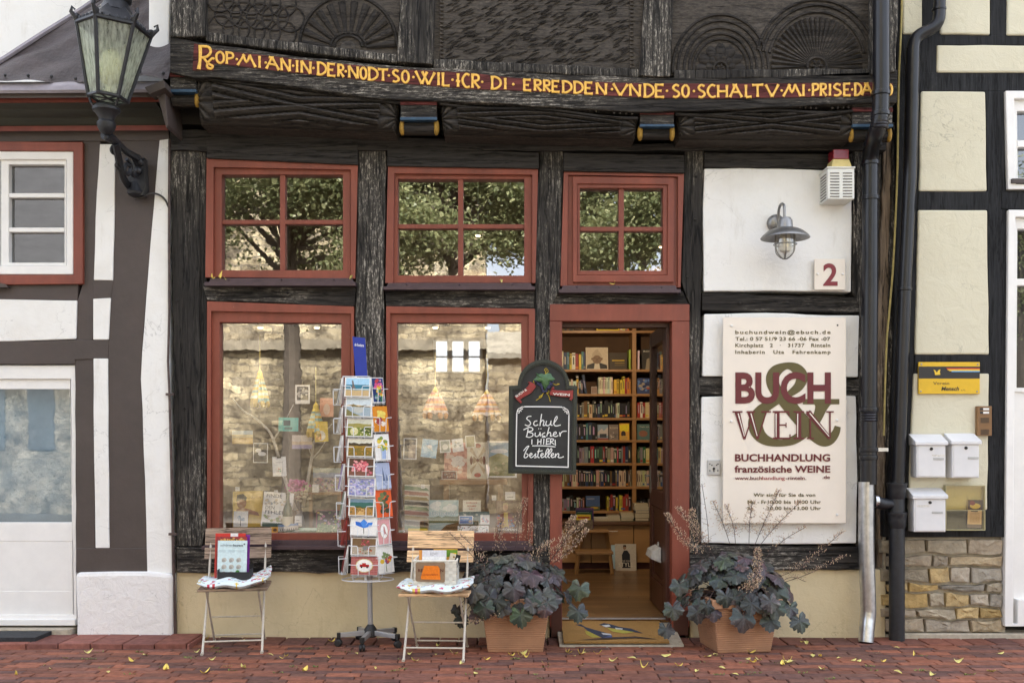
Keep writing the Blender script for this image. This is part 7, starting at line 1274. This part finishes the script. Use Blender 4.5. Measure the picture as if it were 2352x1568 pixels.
def run(k, px0, px1, side, pal, hmin, hmax, wmin=.013, wmax=.036, start=0, fixed=None):
    z = P(0, SH[k], BY).z; x = P(px0, 0, BY+.05).x; xe = P(px1, 0, BY+.05).x; n = start
    while x < xe-.012:
        w_ = rb.uniform(wmin, wmax) if not fixed else fixed; w_ = min(w_, xe-x); cn = rb.choice(pal); h_ = rb.uniform(hmin, hmax)
        adj = 'thin' if w_ < .02 else 'thick' if w_ > .03 else 'tall' if h_ > .19 else 'medium'
        spine(x, w_-.0012, h_, z, cn, '%s %s book, %s from left on the %s shelf, %s bay' % (adj, cn, ORD[min(n, 29)], SN[k], side), 0); x += w_; n += 1
    return n
# top shelf (only its lower edge shows)
run(0, 1278, 1320, 'left', ['brown', 'black'], .1, .12); front(1370, 1423, .13, P(0, 759, BY).z, [('r', .06, .1, .94, .92, (.02, .02, .02)), ('t', 'Perrland', .1, .6, .45, .1, (.6, .5, .05), 0)], (.72, .55, .03), 'yellow framed black book lying face out on the top shelf'); n_ = run(0, 1424, 1448, 'left', ['red', 'blue', 'white', 'orange'], .13, .14, start=6)
front(1322, 1362, .11, P(0, 759, BY).z, [('s', 20, .1, .1, .9, .9, .1, [(.1, .06, .03), (.3, .2, .1)])], (.06, .035, .02), 'dark brown face out book with painted warm reflections, top shelf')  # brown blots paint lamp glints onto the cover
z = P(0, 848, BY).z
n_ = run(1, 1286, 1345, 'left', PALS[1], .15, .185); front(1346, 1397, .225, z, [('r', .03, .03, .97, .97, (.6, .52, .4)), ('p', [(.03, .03), (.06, .2), (.35, .3), (.65, .3), (.94, .2), (.97, .03)], (.03, .028, .028)), ('p', [(.36, .03), (.4, .28), (.6, .28), (.64, .03)], (.62, .56, .46)), ('e', .5, .45, .21, .2, (.28, .19, .12)), ('e', .28, .48, .04, .06, (.24, .16, .1)), ('e', .72, .48, .04, .06, (.24, .16, .1)), ('p', [(.27, .56), (.3, .72), (.45, .9), (.53, .9), (.68, .72), (.73, .56), (.6, .64), (.4, .64)], (.5, .42, .32)), ('r', .34, .5, .45, .515, (.06, .04, .03)), ('r', .55, .5, .66, .515, (.06, .04, .03)), ('p', [(.48, .5), (.45, .41), (.55, .41), (.52, .5)], (.2, .13, .08)), ('r', .41, .35, .59, .365, (.08, .05, .04))], (.6, .52, .4), 'sand coloured book with a portrait of a man in a pointed cap')
front(1400, 1441, .17, z, [('r', .15, .5, .85, .58, (.5, .36, .05)), ('r', .3, .36, .85, .4, (.35, .25, .05)), ('r', .3, .24, .85, .26, (.3, .22, .05))], (.045, .03, .015), 'black and gold face out book beside the portrait book'); spine(P(1446, 0, BY).x, .017, .2, z, 'green', 'bright green thin book at the right end of the second shelf, left bay', titled=False).data.color_attributes['Col'].data.foreach_set('color', [.3, .42, .05, 1]*24)
n_ = run(2, 1296, 1340, 'left', ['yellow', 'white', 'white', 'navy'], .12, .15); z = P(0, 904, BY).z
for k in range(2): spine(P(1335, 0, BY).x+.06*k-.02, .024, .19, z, ['black', 'navy'][k], ['leaning black tall book', 'leaning dark blue tall book'][k]+' on the third shelf', -.16)
front(1358, 1372, .075, z, [('b', .1, .9, (.3, .2, .15), 0)], (.3, .26, .22), 'small face out booklet left of the row of white books')
run(2, 1374, 1409, 'left', ['white'], .165, .17, fixed=.0165, start=10); run(2, 1410, 1424, 'left', ['yellow'], .14, .15, start=19); run(2, 1424, 1449, 'left', ['yellow', 'yellow', 'orange', 'red'], .14, .18, start=22)
run(3, 1292, 1449, 'left', PALS[3], .13, .175); n_ = run(4, 1312, 1372, 'left', PALS[4], .155, .175, .02, .04); z = P(0, 959, BY).z; z4_ = P(0, 1010, BY).z
front(1373, 1397, .155, z4_, [('p', [(0, .5), (.4, .75), (.6, .6), (1, .85), (1, .3), (0, .3)], (.5, .45, .42)), ('r', .2, .15, .85, .4, (.05, .06, .08)), ('r', 0, .0, 1, .12, (.3, .1, .08))], (.2, .27, .33), 'face out book with a snowy mountain, fifth shelf'); front(1399, 1421, .155, z4_, [('t', 'R\u00dcGEN', .1, .9, .72, .12, (.6, .52, .4), 0), ('s', 14, .1, .1, .9, .5, .1, [(.4, .34, .28), (.1, .09, .08)])], (.17, .13, .11), 'brown face out book reading RÜGEN'); front(1423, 1446, .168, z4_, [('p', [(0, .9), (1, .95), (.9, .5), (.1, .55)], (.72, .6, .02)), ('e', .4, .35, .24, .2, (.05, .025, .015)), ('e', .45, .12, .35, .14, (.5, .34, .1))], (.6, .3, .03), 'yellow face out book with a dark head, fifth shelf')
run(5, 1286, 1450, 'left', PALS[5], .145, .175); run(6, 1288, 1450, 'left', PALS[6], .15, .17); n_ = run(7, 1290, 1345, 'left', PALS[7], .11, .15); z7 = P(0, 1173, BY).z
front(1346, 1378, .15, z7, [('b', .0, .3, (.1, .12, .06), 0, 0), ('t', 'HAFEN', .1, .6, .75, .1, (.5, .5, .52), 0), ('e', .6, .2, .3, .07, (.5, .35, .05))], (.05, .09, .2), 'blue face out book with a yellow boat shape, eighth shelf'); run(7, 1394, 1449, 'left', ['brown', 'black', 'red', 'white', 'red', 'yellow'], .125, .165, start=16)
# right bay
spine(P(1466, 0, BY).x, .018, .19, P(0, 848, BY).z, 'white', 'lone white thin book left of the portrait of a reclining figure', titled=False); front(1475, 1512, .21, P(0, 848, BY).z, [('t', 'ROGER', .1, .9, .85, .07, (.6, .58, .5), .02), ('p', [(.2, .0), (.3, .5), (.6, .6), (.9, .3), (.9, 0)], (.35, .3, .22))], (.035, .03, .025), 'black face out book reading ROGER, right bay')
front(1464, 1500, .16, P(0, 904, BY).z, [('s', 24, .1, .2, .9, .9, .14, [(.1, .18, .4), (.3, .25, .2), (.02, .03, .1)]), ('r', .6, .3, .9, .4, (.5, .12, .05))], (.03, .05, .14), 'blue face out book with pale clouds, right bay'); run(3, 1464, 1560, 'right', ['white', 'cream', 'red', 'red', 'brown'], .14, .165, .02, .035); front(1464, 1498, .16, P(0, 1010, BY).z, [('e', .4, .4, .3, .2, (.3, .15, .1)), ('t', 'Tage am', .15, .8, .8, .07, (.6, .58, .5), 0)], (.07, .13, .12), 'dark green face out book with a sleeping figure, right bay'); run(4, 1500, 1560, 'right', ['white', 'grey', 'black'], .15, .17, start=3); run(5, 1464, 1560, 'right', ['cream', 'grey', 'yellow', 'navy', 'black', 'green'], .14, .165); run(6, 1462, 1497, 'right', ['cream'], .155, .157, fixed=.0205); run(6, 1500, 1560, 'right', ['cream', 'grey', 'blue'], .14, .16, start=9); run(7, 1464, 1500, 'right', ['black', 'grey'], .09, .115); run(2, 1504, 1560, 'right', ['yellow', 'grey', 'cream', 'orange'], .13, .16, start=4); run(1, 1516, 1560, 'right', ['grey', 'orange', 'brown'], .14, .17, start=4)
# piles on the counter
def pile(px0, px1, tops, d, lab):
    xa, xb = P(px0, 0, d).x, P(px1, 0, d).x; z = zc_
    for i, (t_, cn) in enumerate(tops):
        j = rb.uniform(-.008, .008); m = MB(); m.box(xa+j, xb+j, d, d+.17, z+.0006, z+t_, CN[cn]); m.box(xa+j+.003, xb+j-.006, d-.0008, d, z+.004, z+t_-.003, (.5, .44, .32)); o = m.build('book', MT['print']); tag(o, '%s book %s in the counter pile %s' % (cn, ['at the bottom', 'second from bottom', 'third from bottom', 'fourth from bottom', 'fifth from bottom'][i], lab), 'book', 'books piled on the counter'); z += t_
pile(1365, 1397, [(.02, 'cream'), (.012, 'white')], BY-.2, 'nearest the stool'); pile(1397, 1425, [(.03, 'cream'), (.025, 'white'), (.012, 'brown')], BY-.2, 'left of the middle'); pile(1427, 1456, [(.025, 'green'), (.028, 'white'), (.024, 'cream')], BY-.2, 'with a green lowest book'); pile(1458, 1490, [(.03, 'black'), (.045, 'cream'), (.03, 'navy'), (.035, 'white'), (.03, 'cream')], BY-.2, 'tallest beside the door leaf')
# step stool, floor magazines, book bin
Z1 = zc(1.8875, 2100, 1900); SS = thing('step_stool', 'small wooden step stool standing before the bookcase', 'step stool', (P(1375, 0, 2.65).x, 2.75, .104))
m = MB(); a, b = P(*Z1(380, 598), 2.58), P(*Z1(668, 578), 2.58); m.box(a.x, b.x, 2.58, 2.82, a.z, a.z+.026); m.build('lower_tread', MT['cabinet'], SS, bevel=.003); m = MB(); a2, b2 = P(*Z1(430, 432), 2.8), P(*Z1(635, 420), 2.8); m.box(a2.x, b2.x, 2.80, 3.0, a2.z, a2.z+.024); m.build('upper_tread', MT['cabinet'], SS, bevel=.003)
for s, X in ((-1, a.x+.03), (1, b.x-.03)):
    m = MB(); m.tube([(X+s*.02, 2.58, .104), (X, 2.60, a.z)], .017, 4); m.build('leg', MT['cabinet'], SS); X2 = a2.x+.02 if s < 0 else b2.x-.02; m = MB(); m.tube([(X2+s*.07, 2.92, .104), (X2, 2.9, a2.z)], .02, 4); m.build('leg', MT['cabinet'], SS)
shown(Z1, 'magazine', 'magazine', 'beige magazine titled STYLE with a standing figure, leaning on the cabinet', (682, 518, 842, 724), 2.86, [('p', [(.33, .12), (.32, .6), (.42, .76), (.58, .76), (.7, .62), (.72, .12)], (.035, .035, .045)), ('e', .45, .86, .075, .075, (.35, .22, .15)), ('p', [(.37, .88), (.4, .96), (.52, .96), (.54, .88), (.45, .91)], (.03, .02, .02)), ('t', 'STYLE', .15, .85, .17, .15, (.7, .66, .58), 0), ('t', 'THE ROLE', .3, .72, .35, .06, (.6, .55, .48), 0)], .01, -8, (.5, .45, .38))
shown(Z1, 'magazine', 'magazine', 'pale blue magazine half hidden behind the STYLE magazine', (652, 526, 700, 705), 2.89, [], .01, -6, (.4, .55, .62))
BB_ = thing('book_bin', 'small bin of picture books on the step stool', 'bin', (P(*Z1(440, 420), 2.88).x, 2.88, a2.z+.024)); m = MB(); a, b = P(*Z1(430, 400), 2.86), P(*Z1(510, 335), 2.86); m.box(a.x-.07, b.x, 2.82, 2.826, a2.z+.024, b.z); m.box(a.x-.07, b.x, 2.97, 2.976, a2.z+.024, b.z); m.box(a.x-.07, a.x-.064, 2.826, 2.97, a2.z+.024, b.z); m.box(b.x-.006, b.x, 2.826, 2.97, a2.z+.024, b.z); m.box(a.x-.064, b.x-.006, 2.826, 2.97, a2.z+.024, a2.z+.03); m.build('bin_body', M('speckled_card', (.14, .11, .08), .8, .5, 60), BB_)
for i, (cn, lab) in enumerate((('yellow', 'yellow picture book at the front of the bin'), ('green', 'green picture book in the middle of the bin'), ('navy', 'navy picture book second from the back of the bin'), ('purple', 'violet picture book at the back of the bin'))):
    m = MB(); m.box(a.x-.055, b.x-.02+.012*i, 2.84+.03*i, 2.852+.03*i, a2.z+.031, b.z+.05+.02*i, CN[cn]); m.box(a.x-.04, b.x-.03, 2.8392+.03*i, 2.84+.03*i, b.z+.015, b.z+.03+.02*i, CN[['red', 'yellow', 'white', 'teal'][i]]); tag(m.build('book', MT['print']), lab, 'book', 'picture books in the bin')
# lit ceiling spots: small warm lamps, each with its own light
def spot(px, py, d, e, label, aim, top=None, cone=105):
    p = P(px, py, d); T = thing('ceiling_spot', label, 'ceiling lamp', p, 'warm spots in the shop'); top = top or (3.40 if d < 1.25 else 2.56); m = MB(); m.tube([p+Vector((0, 0, .06)), (p.x, p.y, top)], .005, 6); m.lathe([(.024, -.0), (.028, .03), (.018, .06), (.006, .07)], p, 14); m.build('fitting', MT['steel'], T, smooth=True)
    m = MB(); m.lathe([(0, -.010), (.016, -.007), (.022, .002)], p, 14); m.build('lamp', glow('warm_lamp', (1, .72, .38), 1.3), T, smooth=True)
    l = bpy.data.lights.new('spot_light', 'SPOT'); l.energy = e; l.color = (1, .76, .5); l.shadow_soft_size = .03; l.spot_size = radians(cone); l.spot_blend = .6; lo = bpy.data.objects.new('spot_light', l); sc.collection.objects.link(lo); lo.location = p+Vector((0, 0, -.03)); lo.rotation_euler = (Vector(aim)-p).to_track_quat('-Z', 'Y').to_euler()
spot(1098, 541, 1.0, 6, 'lit warm ceiling spot seen through the upper middle window', (-.2, 1.2, 0)); spot(1519, 567, 1.1, 4, 'lit warm ceiling spot glinting in the small window over the door', (1.2, 1.4, 0)); spot(1395, 702, 1.7, 9.5, 'lit ceiling spot inside above the doorway', (.95, 3.3, 1.55), None, 88)
spot(598, 752, .2, .7, 'small added display spot over the lone mint lantern', (-1.75, .42, .9), 2.6, 120); spot(728, 752, .2, .7, 'small added display spot over the right half of the left display window', (-1.35, .42, .9), 2.6, 120); spot(1000, 752, .2, .7, 'small display spot over the left orange striped lantern', (-.55, .42, .9), 2.6, 120); spot(1120, 752, .2, .7, 'small display spot over the pale striped lantern', (-.1, .42, .9), 2.6, 120)  # the left window's pair is added to brighten its display
# ================================================================== ACROSS THE STREET (seen mirrored in the panes): church wall and lime trees
CW = thing('stone_church', 'tall rubble stone church wall mirrored in the shop windows', 'church', (-8, -13.5, 0))
def masonry(name, sc_, cols):
    mt, nt, N, L, b = node_mat(name); v = _vec(nt, (1, 1, 1)); sp = N.new('ShaderNodeSeparateXYZ'); L.new(v, sp.inputs[0]); cb = N.new('ShaderNodeCombineXYZ'); L.new(sp.outputs['X'], cb.inputs['X']); L.new(sp.outputs['Z'], cb.inputs['Y'])
    n_ = N.new('ShaderNodeTexNoise'); n_.inputs['Scale'].default_value = 1.6; n_.inputs['Detail'].default_value = 3; L.new(v, n_.inputs['Vector']); vm = N.new('ShaderNodeVectorMath'); vm.operation = 'MULTIPLY_ADD'; L.new(n_.outputs['Color'], vm.inputs[0]); vm.inputs[1].default_value = (.6, .3, 0); L.new(cb.outputs[0], vm.inputs[2])
    br = N.new('ShaderNodeTexBrick'); br.inputs['Scale'].default_value = sc_; br.inputs['Color1'].default_value = (*cols[0], 1); br.inputs['Color2'].default_value = (*cols[1], 1); br.inputs['Mortar'].default_value = (*cols[2], 1); br.inputs['Mortar Size'].default_value = .03; br.inputs['Brick Width'].default_value = .85; br.inputs['Row Height'].default_value = .3; br.inputs['Bias'].default_value = -.1; L.new(vm.outputs[0], br.inputs['Vector'])
    g_ = _ramp(nt, _noise(nt, v, 2.5, 8, .7), .36, .64, (.28, .24, .2, 1), (1.5, 1.42, 1.25, 1)); L.new(_mix(nt, 1.0, br.outputs['Color'], g_, 'MULTIPLY'), b.inputs['Base Color']); b.inputs['Roughness'].default_value = .95
    _bump(nt, b, _math(nt, 'ADD', _noise(nt, v, 6, 8, .7), _math(nt, 'MULTIPLY', br.outputs['Fac'], -.6)), .9, .06); return mt
CHM = masonry('church_rubble', 2.3, ((.44, .385, .27), (.16, .14, .11), (.2, .18, .145)))
m = MB(); m.box(-6.6, -.52, -14, -13, -.1, 14); m.build('wall', CHM, CW); m = MB(); m.box(-.449, 1.0, -13.8, -12.6, -.1, 3.0); m.box(-.25, 8, -16, -13.9, -.1, 4.1)
m.build('buttress', CHM, CW); m = MB(); m.prism([(-6.6, 3.15), (-.5, 3.15), (-.5, 3.34), (-6.6, 3.34)], -13.05, -12.86); m.build('string_course', M('grey_string_course', (.2, .17, .12), .9, .4, 5), CW); m = MB()
I0 = [m.pt(p) for p in ((-.5, -12.5, 2.95), (1.1, -12.5, 2.95), (1.1, -13.9, 3.5), (-.5, -13.9, 3.5))]; I1 = [m.pt(p) for p in ((-.5, -12.5, 3.05), (1.1, -12.5, 3.05), (1.1, -13.9, 3.6), (-.5, -13.9, 3.6))]; m.face(I0[::-1]); m.face(I1)
for k in range(4): q = (k+1) % 4; m.face((I0[k], I0[q], I1[q], I1[k]))
m.build('coping', M('grey_coping', (.2, .18, .14), .9, .4, 5), CW)
def tree(label, base, crown, rad, n, seed):
    rr = random.Random(seed); T = thing('lime_tree', label, 'tree', base, 'lime trees across the street'); c = Vector(crown); m = MB(); m.tube(bez([Vector(base), Vector((base[0]+.03, base[1], c.z*.5)), Vector((base[0]*.8+c.x*.2, base[1], c.z-.2)), c+Vector((.1, 0, 1))], 5), [.17-.007*k for k in range(16)], 9)
    cl = []
    for k in range(34):
        a = rr.uniform(0, 6.28); el = rr.uniform(-.6, 1.3); d = Vector((cos(a)*cos(el), sin(a)*cos(el)*.8, sin(el)*.9))*rad*rr.uniform(.55, 1.05); cl.append(c+d); s_ = c+Vector((0, 0, -.8+rr.uniform(-.2, .9))); m.tube([s_, s_.lerp(c+d, .55)+Vector((0, 0, .15)), c+d], [.05, .03, .01], 5)
    m.build('trunk', M('tree_bark', (.07, .055, .04), .9, .4, 20), T); f = MB()
    for k in range(n):
        q = rr.choice(cl); p = q+Vector((rr.gauss(0, .34), rr.gauss(0, .3), rr.gauss(0, .26)))*(rad/1.9); s = rr.uniform(.018, .036); nn = Vector((rr.uniform(-1, 1), rr.uniform(-1, 1), rr.uniform(.1, 1.2))).normalized(); u = nn.orthogonal().normalized(); u = Matrix.Rotation(rr.uniform(0, 6.28), 3, nn) @ u; v = nn.cross(u); col = rr.choice([(.2, .22, .10), (.26, .27, .13), (.15, .175, .08), (.32, .32, .16)])
        f.poly([p-u*s, p-u*s*.3+v*s*.75, p+u*s*.6+v*s*.5, p+u*s*1.2, p+u*s*.6-v*s*.5, p-u*s*.3-v*s*.75], col)
    mt, nt, N, L, b = node_mat('lime_leaf'); at = N.new('ShaderNodeVertexColor'); at.layer_name = 'Col'; L.new(at.outputs['Color'], b.inputs['Base Color']); tr = N.new('ShaderNodeBsdfTranslucent'); L.new(at.outputs['Color'], tr.inputs['Color']); mx = N.new('ShaderNodeMixShader'); mx.inputs[0].default_value = .5; L.new(b.outputs[0], mx.inputs[1]); L.new(tr.outputs[0], mx.inputs[2]); L.new(mx.outputs[0], N['Material Output'].inputs['Surface']); b.inputs['Roughness'].default_value = .5
    f.build('crown', mt, T)
tree('lime tree mirrored in the left upper window', (-3.45, -8.8, 0), (-3.5, -8.8, 4.85), 1.8, 62000, 1); tree('lime tree mirrored in the middle upper window', (.47, -9.0, 0), (-.95, -8.9, 4.9), 1.3, 36000, 2); tree('dense lime tree mirrored in the small window over the door', (2.75, -8.9, 0), (2.05, -8.8, 5.0), 1.6, 62000, 3)
OH = thing('slate_roofed_house', 'low stone house with a dark slate roof mirrored in the left window and door', 'house', (-12, -13, 0))
m = MB(); m.box(-18, -6.62, -16, -12.6, -.1, 3.3); m.build('wall', masonry('grey_rubble', 2.6, ((.2, .19, .17), (.13, .125, .115), (.17, .165, .15))), OH)
m = MB(); m.poly([(-18.2, -12.3, 3.2), (-6.62, -12.3, 3.2), (-6.62, -15.6, 9), (-18.2, -15.6, 9)]); m.build('roof', M('dark_slates', (.03, .03, .032), .6, .4, 12, .5, 20, stretch=(.2, 1, 1)), OH)
for k in range(5): m = MB(); m.box(-11.2+k*.95, -10.7+k*.95, -12.62, -12.58, 1.2, 2.5); m.build('window', M('grey_window', (.07, .075, .08), .3, .3, 3), OH)
tree('tree mirrored in the right edge window and door', (8.6, -10.3, 0), (8.6, -10.3, 3.9), 2.3, 16000, 5)
